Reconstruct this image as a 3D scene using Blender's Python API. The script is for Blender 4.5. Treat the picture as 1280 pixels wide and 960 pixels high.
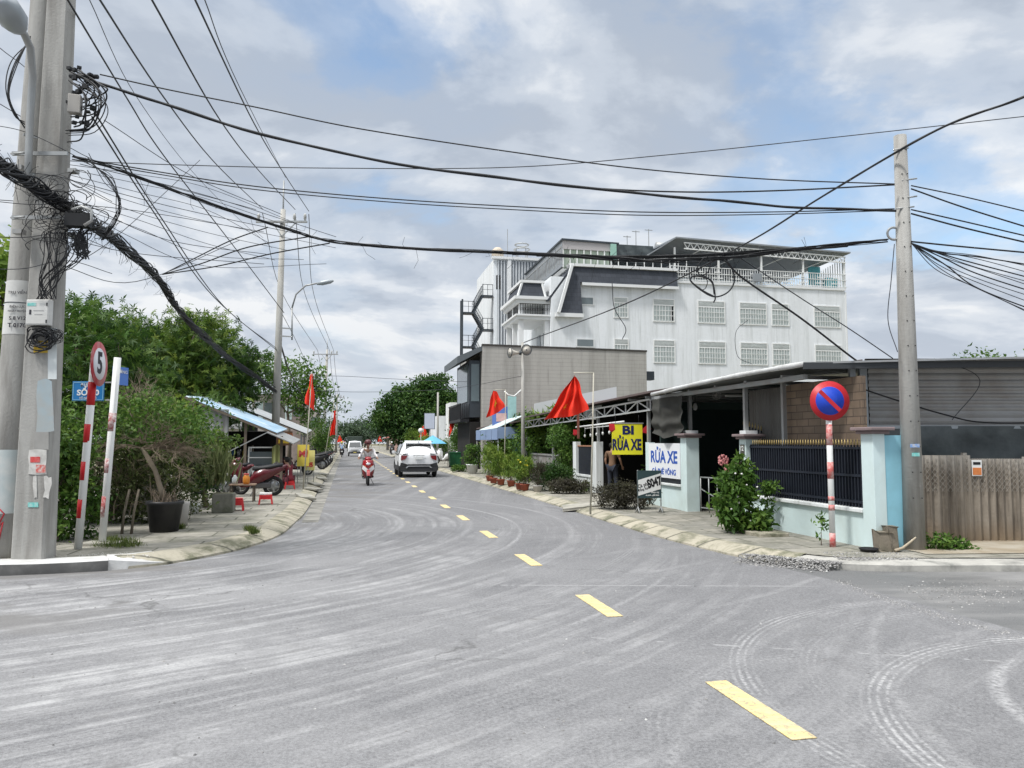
import bpy, math, random
import numpy as np
from mathutils import Vector, Matrix, noise as mnoise
from mathutils.geometry import tessellate_polygon

for o in list(bpy.data.objects): bpy.data.objects.remove(o)
SC = bpy.context.scene
C = SC.collection
rad = math.radians

# ---------------------------------------------------------------- camera
PITCH = math.atan(73/960)
cam = bpy.data.cameras.new('camera'); camo = bpy.data.objects.new('camera', cam); C.objects.link(camo)
cam.sensor_width = 36; cam.lens = 27.0; cam.clip_start = .05; cam.clip_end = 3000
camo.location = (0, 0, 1.6); camo.rotation_euler = (math.pi/2+PITCH, 0, 0)
SC.camera = camo
SC.render.resolution_x = 1024; SC.render.resolution_y = 768

# ---------------------------------------------------------------- world, sun, exposure
SUN_EL, SUN_AZ = rad(58), rad(232)      # azimuth clockwise from +Y: behind the camera on its left
w = bpy.data.worlds.new('World'); SC.world = w; w.use_nodes = True
nt = w.node_tree; N = nt.nodes; Lk = nt.links
bg = N['Background']; bg.inputs['Strength'].default_value = .092
def wn(t, **k):
    n = N.new(t)
    for a, b in k.items(): setattr(n, a, b)
    return n
sky = wn('ShaderNodeTexSky', sky_type='NISHITA', sun_disc=False, sun_elevation=SUN_EL, sun_rotation=SUN_AZ, air_density=1.0, dust_density=1.0, ozone_density=1.2)
tc = wn('ShaderNodeTexCoord')
sep = wn('ShaderNodeSeparateXYZ'); Lk.new(tc.outputs['Generated'], sep.inputs[0])
def wm(op, a, b=None, c=None, clamp=False):
    n = wn('ShaderNodeMath', operation=op); n.use_clamp = clamp
    for i, x in enumerate((a, b, c)):
        if x is None: continue
        if isinstance(x, (int, float)): n.inputs[i].default_value = x
        else: Lk.new(x, n.inputs[i])
    return n.outputs[0]
zz = wm('ADD', wm('MAXIMUM', sep.outputs[2], 0.0), .22)
cx = wm('DIVIDE', sep.outputs[0], zz); cy = wm('DIVIDE', sep.outputs[1], zz)
cmb = wn('ShaderNodeCombineXYZ'); Lk.new(cx, cmb.inputs[0]); Lk.new(cy, cmb.inputs[1]); cmb.inputs[2].default_value = 3.7
def wnoise(vec, scale, detail, dist=0, rough=.55, off=(0, 0, 0)):
    mp = wn('ShaderNodeMapping'); mp.inputs['Location'].default_value = off; Lk.new(vec, mp.inputs[0])
    n = wn('ShaderNodeTexNoise'); n.inputs['Scale'].default_value = scale; n.inputs['Detail'].default_value = detail
    n.inputs['Roughness'].default_value = rough; n.inputs['Distortion'].default_value = dist
    Lk.new(mp.outputs[0], n.inputs['Vector']); return n.outputs[0]
def wramp(fac, stops):
    r = wn('ShaderNodeValToRGB'); r.color_ramp.interpolation = 'EASE'
    while len(r.color_ramp.elements) > 1: r.color_ramp.elements.remove(r.color_ramp.elements[-1])
    for i, (p, c) in enumerate(stops):
        e = r.color_ramp.elements[0] if i == 0 else r.color_ramp.elements.new(p)
        e.position = p; e.color = (c, c, c, 1) if isinstance(c, (int, float)) else (*c, 1)
    Lk.new(fac, r.inputs[0]); return r.outputs[0]
CLOUD_OFF = (2.35, 1.1, 0)
big_n = wnoise(cmb.outputs[0], .55, 3, .3, .5, CLOUD_OFF)
def dens(off):
    a = wnoise(cmb.outputs[0], 1.35, 8, .25, .56, (CLOUD_OFF[0]+4+off[0], CLOUD_OFF[1]+2+off[1], 0))
    return a
d0 = dens((0, 0)); d1 = dens((-.055, .10))
gap = wn('ShaderNodeVectorMath', operation='DISTANCE'); Lk.new(tc.outputs['Generated'], gap.inputs[0]); gap.inputs[1].default_value = (-.17, .87, .46)
gapm = wm('SUBTRACT', 1.0, wm('DIVIDE', gap.outputs['Value'], .40), clamp=True)
cov = wm('SUBTRACT', wm('ADD', wm('MULTIPLY', big_n, .45), wm('MULTIPLY', d0, .55)), wm('MULTIPLY', gapm, .13))
mask = wramp(cov, [(.34, .12), (.385, .45), (.425, .9), (.48, 1)])
lit = wm('ADD', wm('MULTIPLY', wm('SUBTRACT', d0, d1), 4.2), wm('ADD', .42, wm('MULTIPLY', wm('SUBTRACT', wnoise(cmb.outputs[0], .8, 4, .2, .5, (9.3, 4.1, 0)), .5), 1.6)), clamp=True)
cl = wramp(lit, [(0, (4.3, 4.85, 5.7)), (.32, (5.3, 5.85, 6.65)), (.62, (6.8, 7.2, 7.75)), (.9, (8.4, 8.55, 8.7))])
hz = wm('SUBTRACT', 1.0, wm('MULTIPLY', sep.outputs[2], 5.0), clamp=True)
zen = wm('MULTIPLY', wm('SUBTRACT', sep.outputs[2], .60, clamp=True), 8.0)       # overcast vault brighter overhead, raised out of frame as added fill light
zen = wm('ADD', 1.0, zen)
clw = wn('ShaderNodeMix', data_type='RGBA'); Lk.new(wm('MULTIPLY', wm('SUBTRACT', sep.outputs[2], .56, clamp=True), 4.0, clamp=True), clw.inputs[0]); Lk.new(cl, clw.inputs[6]); clw.inputs[7].default_value = (6.2, 6.3, 6.3, 1)
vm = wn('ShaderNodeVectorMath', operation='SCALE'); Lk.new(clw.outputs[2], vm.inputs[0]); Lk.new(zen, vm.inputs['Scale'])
blue = wn('ShaderNodeVectorMath', operation='MULTIPLY'); Lk.new(sky.outputs[0], blue.inputs[0]); blue.inputs[1].default_value = (1.95, 2.0, 1.9)
mixw = wn('ShaderNodeMix', data_type='RGBA'); Lk.new(mask, mixw.inputs[0]); Lk.new(blue.outputs[0], mixw.inputs[6]); Lk.new(vm.outputs[0], mixw.inputs[7])
mixh = wn('ShaderNodeMix', data_type='RGBA'); Lk.new(wm('MULTIPLY', hz, .75), mixh.inputs[0]); Lk.new(mixw.outputs[2], mixh.inputs[6]); mixh.inputs[7].default_value = (5.6, 6.1, 6.8, 1)
Lk.new(mixh.outputs[2], bg.inputs['Color'])

sl = bpy.data.lights.new('sun', 'SUN'); so = bpy.data.objects.new('sun', sl); C.objects.link(so)
sl.energy = 2.8; sl.angle = rad(8); sl.color = (1, .975, .945)
sdir = Vector((math.sin(SUN_AZ)*math.cos(SUN_EL), math.cos(SUN_AZ)*math.cos(SUN_EL), math.sin(SUN_EL)))
so.rotation_euler = sdir.to_track_quat('Z', 'Y').to_euler(); so.location = sdir*60
SC.view_settings.view_transform = 'Standard'; SC.view_settings.look = 'None'
SC.view_settings.exposure = 0.28; SC.view_settings.gamma = 1; SC.view_settings.use_curve_mapping = False
SC.render.engine = 'CYCLES'
SC.cycles.use_denoising = True
SC.cycles.max_bounces = 6; SC.cycles.transparent_max_bounces = 12
SC.cycles.caustics_reflective = False; SC.cycles.caustics_refractive = False

# ---------------------------------------------------------------- coordinates
RZ = math.atan(.215); DX, DY = -math.sin(RZ), math.cos(RZ)
def R(u, v, z=0.0):                    # u metres along the road, v metres right of its centre line
    return Vector((2.49+u*DX+v*DY, u*DY-v*DX, z))
def ray(px, py):
    x, y = (px-640)/960, (480-py)/960
    return Vector((x, math.cos(PITCH)-y*math.sin(PITCH), math.sin(PITCH)+y*math.cos(PITCH)))
def P(px, py, Y):
    d = ray(px, py); t = Y/d.y
    return Vector((d.x*t, Y, 1.6+d.z*t))
def G(px, py, z=0.0):
    d = ray(px, py); t = (z-1.6)/d.z
    return Vector((d.x*t, d.y*t, z))
def uv_of(p):
    x, y = p[0]-2.49, p[1]
    return x*DX+y*DY, x*DY-y*DX
def S(px, v, py=553):                  # (u, z) where the sight line through a pixel meets the plane v = const
    d = ray(px, py); k = d.x*DY-d.y*DX
    t = (v+2.49*DY)/k
    p = Vector((d.x*t, d.y*t, 1.6+d.z*t)); return uv_of(p)[0], p.z
def SU(px, py, u):                     # (v, z) on the plane u = const
    d = ray(px, py); k = d.x*DX+d.y*DY
    t = (u+2.49*DX)/k
    p = Vector((d.x*t, d.y*t, 1.6+d.z*t)); return uv_of(p)[1], p.z

# ---------------------------------------------------------------- mesh builder
class MB:
    def __init__(s): s.v = []; s.f = []; s.sm = []; s.mi = []; s.m = 0; s.cuts = []
    def add(s, vs, fs, smooth=False):
        s.cuts.append((len(s.v), len(s.f))); o = len(s.v); s.v.extend([tuple(v) for v in vs])
        for f in fs: s.f.append([o+i for i in f]); s.sm.append(smooth); s.mi.append(s.m)
        return s
    def box(s, c, d, rz=0, M4=None):
        x, y, z = d[0]/2, d[1]/2, d[2]/2
        vs = [Vector((a*x, b*y, e*z)) for e in (-1, 1) for b in (-1, 1) for a in (-1, 1)]
        m = M4 if M4 is not None else Matrix.Rotation(rz, 3, 'Z')
        vs = [m@v+Vector(c) for v in vs]
        return s.add(vs, [(0, 2, 3, 1), (4, 5, 7, 6), (0, 1, 5, 4), (2, 6, 7, 3), (0, 4, 6, 2), (1, 3, 7, 5)])
    def bx(s, x0, x1, y0, y1, z0, z1):
        return s.box(((x0+x1)/2, (y0+y1)/2, (z0+z1)/2), (x1-x0, y1-y0, z1-z0))
    def bar(s, a, b, wd, h=None, up=(0, 0, 1)):
        a, b = Vector(a), Vector(b); h = h or wd
        y = (b-a); L = y.length; y.normalize()
        x = y.cross(Vector(up))
        if x.length < 1e-4: x = y.cross(Vector((1, 0, 0)))
        x.normalize(); z = x.cross(y)
        m = Matrix((x, y, z)).transposed()
        return s.box((a+b)/2, (wd, L, h), M4=m)
    def tube(s, pts, r, n=6, caps=True, smooth=True):
        pts = [Vector(p) for p in pts]; k = len(pts)
        rs = r if isinstance(r, (list, tuple)) else [r]*k
        vs = []; prev = None
        for i, p in enumerate(pts):
            t = (pts[min(i+1, k-1)]-pts[max(i-1, 0)])
            if t.length < 1e-9: t = Vector((0, 0, 1))
            t.normalize()
            if prev is None:
                a = t.orthogonal().normalized()
            else:
                a = prev-t*prev.dot(t)
                if a.length < 1e-6: a = t.orthogonal()
                a.normalize()
            prev = a; b = t.cross(a)
            for j in range(n):
                q = 2*math.pi*j/n
                vs.append(p+(a*math.cos(q)+b*math.sin(q))*rs[i])
        fs = [(i*n+j, i*n+(j+1) % n, (i+1)*n+(j+1) % n, (i+1)*n+j) for i in range(k-1) for j in range(n)]
        if caps: fs += [tuple(range(n-1, -1, -1)), tuple((k-1)*n+j for j in range(n))]
        return s.add(vs, fs, smooth)
    def cyl(s, a, b, r0, r1=None, n=12, smooth=True):
        return s.tube([a, b], [r0, r0 if r1 is None else r1], n, True, smooth)
    def lathe(s, prof, c=(0, 0, 0), n=16, smooth=True):
        vs = []; k = len(prof)
        for r, z in prof:
            for j in range(n):
                q = 2*math.pi*j/n; vs.append((c[0]+r*math.cos(q), c[1]+r*math.sin(q), c[2]+z))
        fs = [(i*n+j, i*n+(j+1) % n, (i+1)*n+(j+1) % n, (i+1)*n+j) for i in range(k-1) for j in range(n)]
        fs += [tuple(range(n-1, -1, -1)), tuple((k-1)*n+j for j in range(n))]
        return s.add(vs, fs, smooth)
    def ell(s, c, r, n=12, m=8, M4=None):
        vs = []; c = Vector(c); r = (r, r, r) if isinstance(r, (int, float)) else r
        for i in range(m+1):
            th = math.pi*i/m
            for j in range(n):
                q = 2*math.pi*j/n
                p = Vector((r[0]*math.sin(th)*math.cos(q), r[1]*math.sin(th)*math.sin(q), -r[2]*math.cos(th)))
                vs.append(c+(M4@p if M4 is not None else p))
        fs = [(i*n+j, i*n+(j+1) % n, (i+1)*n+(j+1) % n, (i+1)*n+j) for i in range(m) for j in range(n)]
        return s.add(vs, fs, True)
    def plate(s, pts, th):             # a polygon of 3-D points given a thickness vector
        th = Vector(th); pts = [Vector(p) for p in pts]; n = len(pts)
        tris = tessellate_polygon([pts])
        vs = pts+[p+th for p in pts]
        fs = [tuple(t) for t in tris]+[tuple(n+i for i in reversed(t)) for t in tris]
        fs += [(i, (i+1) % n, n+(i+1) % n, n+i) for i in range(n)]
        return s.add(vs, fs)
    def sheet(s, pts):
        pts = [Vector(p) for p in pts]
        tris = tessellate_polygon([pts]); vs = pts; out = []
        for t in tris:
            a, b, c = (vs[i] for i in t)
            out.append(tuple(t) if (b-a).cross(c-a).z >= 0 else tuple(reversed(t)))
        return s.add(vs, out)
    def torus(s, c, axis, Rr, r, n=20, m=8, sc=1.0):
        axis = Vector(axis).normalized(); a = axis.orthogonal().normalized(); b = axis.cross(a); c = Vector(c)
        vs = []
        for i in range(n):
            q = 2*math.pi*i/n; d = a*math.cos(q)+b*math.sin(q)
            for j in range(m):
                t = 2*math.pi*j/m; vs.append(c+d*(Rr+r*math.cos(t))+axis*(r*sc*math.sin(t)))
        fs = [(i*m+j, ((i+1) % n)*m+j, ((i+1) % n)*m+(j+1) % m, i*m+(j+1) % m) for i in range(n) for j in range(m)]
        return s.add(vs, fs, True)
    def corr(s, p0, ax, ay, pitch, amp, th=.004):   # corrugated sheet: origin, edge vector across the waves, edge vector along them
        p0, ax, ay = Vector(p0), Vector(ax), Vector(ay); L = ax.length; nrm = ax.cross(ay).normalized()
        k = max(4, int(L/pitch*4)); vs = []
        for i in range(k+1):
            q = p0+ax*(i/k)+nrm*(amp*math.sin(2*math.pi*L/pitch*i/k))
            vs += [q, q+ay, q+ay+nrm*th, q+nrm*th]
        fs = []
        for i in range(k):
            a, b = 4*i, 4*i+4
            fs += [(a, b, b+1, a+1), (a+3, a+2, b+2, b+3), (a, a+3, b+3, b), (a+1, b+1, b+2, a+2)]
        return s.add(vs, fs, False)
    def build(s, name, mats, parent=None, world=False, bevel=0, seg=2, attr=None):
        me = bpy.data.meshes.new(name)
        vs = s.v
        if world and parent is not None:
            inv = wmat(parent).inverted(); vs = [tuple(inv@Vector(v)) for v in vs]
        me.from_pydata(vs, [], s.f)
        me.polygons.foreach_set('use_smooth', s.sm)
        mats = mats if isinstance(mats, (list, tuple)) else [mats]
        for m in mats: me.materials.append(m)
        if len(mats) > 1: me.polygons.foreach_set('material_index', s.mi)
        me.update()
        o = bpy.data.objects.new(name, me); C.objects.link(o)
        if parent is not None: o.parent = parent
        if bevel:
            b = o.modifiers.new('bevel', 'BEVEL'); b.width = bevel; b.segments = seg; b.limit_method = 'ANGLE'; b.angle_limit = rad(40)
        return o
def build_each(mb, name, mats, parent=None, world=False, fn=None, **k):
    # every add() that landed in the builder becomes an object of its own
    out = []; ends = mb.cuts+[(len(mb.v), len(mb.f))]
    for (v0, f0), (v1, f1) in zip(ends, ends[1:]):
        q = MB(); q.v = mb.v[v0:v1]; q.f = [[i-v0 for i in f] for f in mb.f[f0:f1]]; q.sm = mb.sm[f0:f1]; q.mi = [0]*(f1-f0)
        out.append(fn(q, name, mats, parent, **k) if fn else q.build(name, mats, parent, world, **k))
    return out
def wmat(o):
    m = Matrix.LocRotScale(o.location, o.rotation_euler, o.scale)
    return wmat(o.parent)@m if o.parent else m
def tag(o, label, cat, group=None):
    o['label'] = label; o['category'] = cat
    if group: o['group'] = group
    return o
def thing(name, label, cat, loc=(0, 0, 0), rz=0, group=None):
    o = bpy.data.objects.new(name, None); C.objects.link(o); o.empty_display_size = .2
    o.location = loc; o.rotation_euler = (0, 0, rz)
    return tag(o, label, cat, group)
def struct(o, kind='structure'): o['kind'] = kind; return o
def dup(root, loc, rz=None, label=None, scale=None):
    def cp(o, par):
        c = o.copy(); C.objects.link(c); c.parent = par
        for ch in [x for x in bpy.data.objects if x.parent == o]: cp(ch, c)
        return c
    kids = [x for x in bpy.data.objects if x.parent == root]
    r = root.copy(); C.objects.link(r); r.location = loc
    if rz is not None: r.rotation_euler = (0, 0, rz)
    if scale: r.scale = (scale,)*3 if isinstance(scale, (int, float)) else scale
    if label: r['label'] = label
    for k in kids: cp(k, r)
    return r

# ---------------------------------------------------------------- materials
_mats = {}
class NT:
    def __init__(s, name):
        s.m = bpy.data.materials.new(name); s.m.use_nodes = True; s.t = s.m.node_tree
        s.p = s.t.nodes['Principled BSDF']
        s.tc = s.t.nodes.new('ShaderNodeTexCoord'); s.geo = s.t.nodes.new('ShaderNodeNewGeometry')
    def n(s, t, **k):
        n = s.t.nodes.new(t)
        for a, b in k.items(): setattr(n, a, b)
        return n
    def l(s, a, b): s.t.links.new(a, b)
    def math(s, op, a, b=None, c=None, clamp=False):
        n = s.n('ShaderNodeMath', operation=op); n.use_clamp = clamp
        for i, x in enumerate((a, b, c)):
            if x is None: continue
            if isinstance(x, (int, float)): n.inputs[i].default_value = x
            else: s.l(x, n.inputs[i])
        return n.outputs[0]
    def map(s, vec, scale=(1, 1, 1), rot=(0, 0, 0), loc=(0, 0, 0)):
        n = s.n('ShaderNodeMapping'); n.inputs['Scale'].default_value = scale; n.inputs['Rotation'].default_value = rot
        n.inputs['Location'].default_value = loc; s.l(vec, n.inputs[0]); return n.outputs[0]
    def noise(s, vec, scale, detail=4, rough=.55, dist=0):
        n = s.n('ShaderNodeTexNoise'); n.inputs['Scale'].default_value = scale; n.inputs['Detail'].default_value = detail
        n.inputs['Roughness'].default_value = rough; n.inputs['Distortion'].default_value = dist
        s.l(vec, n.inputs['Vector']); return n.outputs[0]
    def ramp(s, fac, stops, interp='LINEAR'):
        r = s.n('ShaderNodeValToRGB'); r.color_ramp.interpolation = interp
        while len(r.color_ramp.elements) > 1: r.color_ramp.elements.remove(r.color_ramp.elements[-1])
        for i, (p, c) in enumerate(stops):
            e = r.color_ramp.elements[0] if i == 0 else r.color_ramp.elements.new(p)
            e.position = p; e.color = (c, c, c, 1) if isinstance(c, (int, float)) else (*c, 1)
        s.l(fac, r.inputs[0]); return r.outputs[0]
    def mix(s, fac, a, b, mode='MIX'):
        n = s.n('ShaderNodeMix', data_type='RGBA', blend_type=mode); n.clamp_factor = True
        for i, x in ((0, fac), (6, a), (7, b)):
            if isinstance(x, (int, float)): n.inputs[i].default_value = x
            elif isinstance(x, tuple): n.inputs[i].default_value = (*x, 1)
            else: s.l(x, n.inputs[i])
        return n.outputs[2]
    def bump(s, h, strength=.3, dist=.01):
        b = s.n('ShaderNodeBump'); b.inputs['Strength'].default_value = strength; b.inputs['Distance'].default_value = dist
        s.l(h, b.inputs['Height']); s.l(b.outputs[0], s.p.inputs['Normal'])
def mat(name, col, rough=.75, var=.15, scale=2.5, metal=0, dirt=None, damt=.5, dscale=1.3, streak=False, bump=0, bscale=30, spec=.4, coord='Object', trans=0):
    if name in _mats: return _mats[name]
    s = NT(name); v = s.tc.outputs[coord] if coord != 'World' else s.geo.outputs['Position']
    n1 = s.noise(v, scale, 5)
    c = s.mix(n1, tuple(x*(1-var) for x in col), tuple(min(1, x*(1+var)) for x in col))
    if dirt:
        vv = s.map(v, (4, 4, .45)) if streak else v
        n2 = s.noise(vv, dscale, 7, .6, .3)
        f = s.ramp(n2, [(.42, 0), (.68, damt)])
        c = s.mix(f, c, dirt)
    s.l(c, s.p.inputs['Base Color'])
    s.p.inputs['Roughness'].default_value = rough; s.p.inputs['Metallic'].default_value = metal
    s.p.inputs['Specular IOR Level'].default_value = spec
    if bump: s.bump(s.noise(v, bscale, 4), bump, .01)
    _mats[name] = s.m; return s.m
def leafmat(name, c0, c1, c2, trans=.3):
    if name in _mats: return _mats[name]
    s = NT(name); a = s.n('ShaderNodeAttribute', attribute_name='tint')
    c = s.ramp(a.outputs['Fac'], [(0, c0), (.5, c1), (1, c2)])
    s.l(c, s.p.inputs['Base Color']); s.p.inputs['Roughness'].default_value = .55; s.p.inputs['Specular IOR Level'].default_value = .3
    tr = s.n('ShaderNodeBsdfTranslucent'); s.l(c, tr.inputs[0]); mx = s.n('ShaderNodeMixShader'); mx.inputs[0].default_value = trans
    s.l(s.p.outputs[0], mx.inputs[1]); s.l(tr.outputs[0], mx.inputs[2]); s.l(mx.outputs[0], s.t.nodes['Material Output'].inputs[0])
    _mats[name] = s.m; return s.m

# ---------------------------------------------------------------- foliage
def leaf_mesh(name, base, dirs, nrm, ln, wd, tint, material, parent=None, bend=.15):
    """one four-cornered leaf per row, two faces folded along the midrib"""
    n = len(base); side = np.cross(dirs, nrm); side /= np.linalg.norm(side, axis=1, keepdims=True)+1e-9
    ln = ln.reshape(-1, 1); wd = wd.reshape(-1, 1)
    tip = base+dirs*ln-nrm*ln*bend
    mid = base+dirs*ln*.45
    a = mid+side*wd*.5+nrm*wd*.12; b = mid-side*wd*.5+nrm*wd*.12
    V = np.stack([base, a, tip, b], 1).reshape(-1, 3)
    me = bpy.data.meshes.new(name)
    me.vertices.add(4*n); me.vertices.foreach_set('co', V.astype(np.float32).ravel())
    idx = (np.arange(n)*4)[:, None]+np.array([[0, 1, 2, 0, 2, 3]])
    me.loops.add(6*n); me.loops.foreach_set('vertex_index', idx.astype(np.int32).ravel())
    me.polygons.add(2*n); me.polygons.foreach_set('loop_start', (np.arange(2*n)*3).astype(np.int32))
    me.update(calc_edges=True)
    at = me.attributes.new('tint', 'FLOAT', 'FACE'); at.data.foreach_set('value', np.repeat(np.clip(tint, 0, 1), 2).astype(np.float32))
    me.materials.append(material)
    o = bpy.data.objects.new(name, me); C.objects.link(o)
    if parent is not None: o.parent = parent
    return o
def rnd_dirs(rg, n, up=0.0):
    d = rg.normal(size=(n, 3)); d[:, 2] += up; return d/np.linalg.norm(d, axis=1, keepdims=True)
def crown(name, blobs, clumps, per, leaf, material, parent, seed, sigma=.16, up=.35, droop=0, rosette=False, aspect=.45, shell=.55):
    rg = np.random.default_rng(seed)
    vol = np.array([b[1][0]*b[1][1]*b[1][2] for b in blobs])**.75; pick = rg.choice(len(blobs), clumps, p=vol/vol.sum())
    c = np.array([b[0] for b in blobs], float)[pick]; r = np.array([b[1] for b in blobs], float)[pick]
    d = rnd_dirs(rg, clumps, .25)
    rr = shell+(1.08-shell)*rg.random(clumps)**.6
    lump = np.array([mnoise.noise(Vector(x*2.2)+Vector((seed, 0, 0))) for x in d])
    cc = c+d*r*(rr*(1+.35*lump))[:, None]
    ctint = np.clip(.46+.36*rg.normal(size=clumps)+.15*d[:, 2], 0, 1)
    sig = sigma*(r.mean(axis=1)) if sigma < 1 else np.full(clumps, sigma)
    if rosette:
        stems = per//7 or 1
        n = clumps*stems*7; k = np.repeat(np.arange(clumps), stems*7)
        sd = rnd_dirs(rg, clumps*stems, .15); sc = cc[np.repeat(np.arange(clumps), stems)]+rg.normal(size=(clumps*stems, 3))*np.repeat(sig, stems)[:, None]
        q = np.tile(np.arange(7)*2*math.pi/7, clumps*stems)+np.repeat(rg.random(clumps*stems)*6, 7)
        sdr = np.repeat(sd, 7, axis=0); a = np.cross(sdr, np.array([.31, .2, .9])); a /= np.linalg.norm(a, axis=1, keepdims=True)+1e-9; b = np.cross(sdr, a)
        dirs = a*np.cos(q)[:, None]+b*np.sin(q)[:, None]+sdr*.25-np.array([0, 0, .25]); dirs /= np.linalg.norm(dirs, axis=1, keepdims=True)
        base = np.repeat(sc, 7, axis=0); nrm = sdr
        tint = .65*ctint[k]+.35*np.repeat(rg.random(clumps*stems), 7)
    else:
        n = clumps*per; k = np.repeat(np.arange(clumps), per)
        base = cc[k]+rg.normal(size=(n, 3))*sig[k][:, None]*np.array([1, 1, .75])
        dirs = rnd_dirs(rg, n, -droop); nrm = rnd_dirs(rg, n, up*3)
        nrm -= dirs*(nrm*dirs).sum(1, keepdims=True); nrm /= np.linalg.norm(nrm, axis=1, keepdims=True)+1e-9
        tint = .62*ctint[k]+.38*rg.random(n)
    ln = leaf*(.6+.8*rg.random(n)); wd = ln*aspect*(.8+.4*rg.random(n))
    return leaf_mesh(name, base, dirs, nrm, ln, wd, tint, material, parent), cc
def tree(name, label, cat, loc, blobs, clumps, per, leaf, lm, seed, trunk=.15, bark=None, group=None, twig=30, crown_name='crown', rz=0, **k):
    t = thing(name, label, cat, loc, rz, group)
    o, cc = crown(crown_name, blobs, clumps, per, leaf, lm, t, seed, **k)
    rg = random.Random(seed); mb = MB()
    zc = min(b[0][2]-b[1][2]*.6 for b in blobs); zc = max(zc, .15)
    top = Vector((sum(b[0][0] for b in blobs)/len(blobs)*.6, sum(b[0][1] for b in blobs)/len(blobs)*.6, zc))
    mb.tube([(0, 0, -.05), Vector((top.x*.3+rg.uniform(-.1, .1)*zc*.3, top.y*.3, zc*.5)), top], [trunk*1.25, trunk, trunk*.85], 9)
    for b in blobs:
        c = Vector(b[0]); m = (top+c)/2+Vector((rg.uniform(-.1, .1), rg.uniform(-.1, .1), .05))*b[1][0]
        mb.tube([top, m, c], [trunk*.6, trunk*.4, trunk*.2], 6)
    for i in range(min(twig, len(cc))):
        p = Vector(cc[rg.randrange(len(cc))]); b = min(blobs, key=lambda b: (Vector(b[0])-p).length); c = Vector(b[0])
        mb.tube([c, (c+p)/2+Vector((0, 0, .06)), p], [trunk*.2, trunk*.12, trunk*.04], 4)
    mb.build('trunk', bark or BARK, t)
    return t

BARK = mat('bark', (.16, .13, .10), .9, .3, 12, bump=.5, bscale=25)
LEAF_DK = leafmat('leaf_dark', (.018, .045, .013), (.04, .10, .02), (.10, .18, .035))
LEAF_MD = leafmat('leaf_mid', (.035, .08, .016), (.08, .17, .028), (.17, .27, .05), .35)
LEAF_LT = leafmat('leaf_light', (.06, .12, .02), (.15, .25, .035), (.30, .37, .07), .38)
LEAF_OL = leafmat('leaf_olive', (.045, .05, .025), (.08, .09, .04), (.13, .12, .06))
LEAF_PURP = leafmat('leaf_purple', (.03, .025, .022), (.065, .06, .04), (.10, .10, .05))
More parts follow.
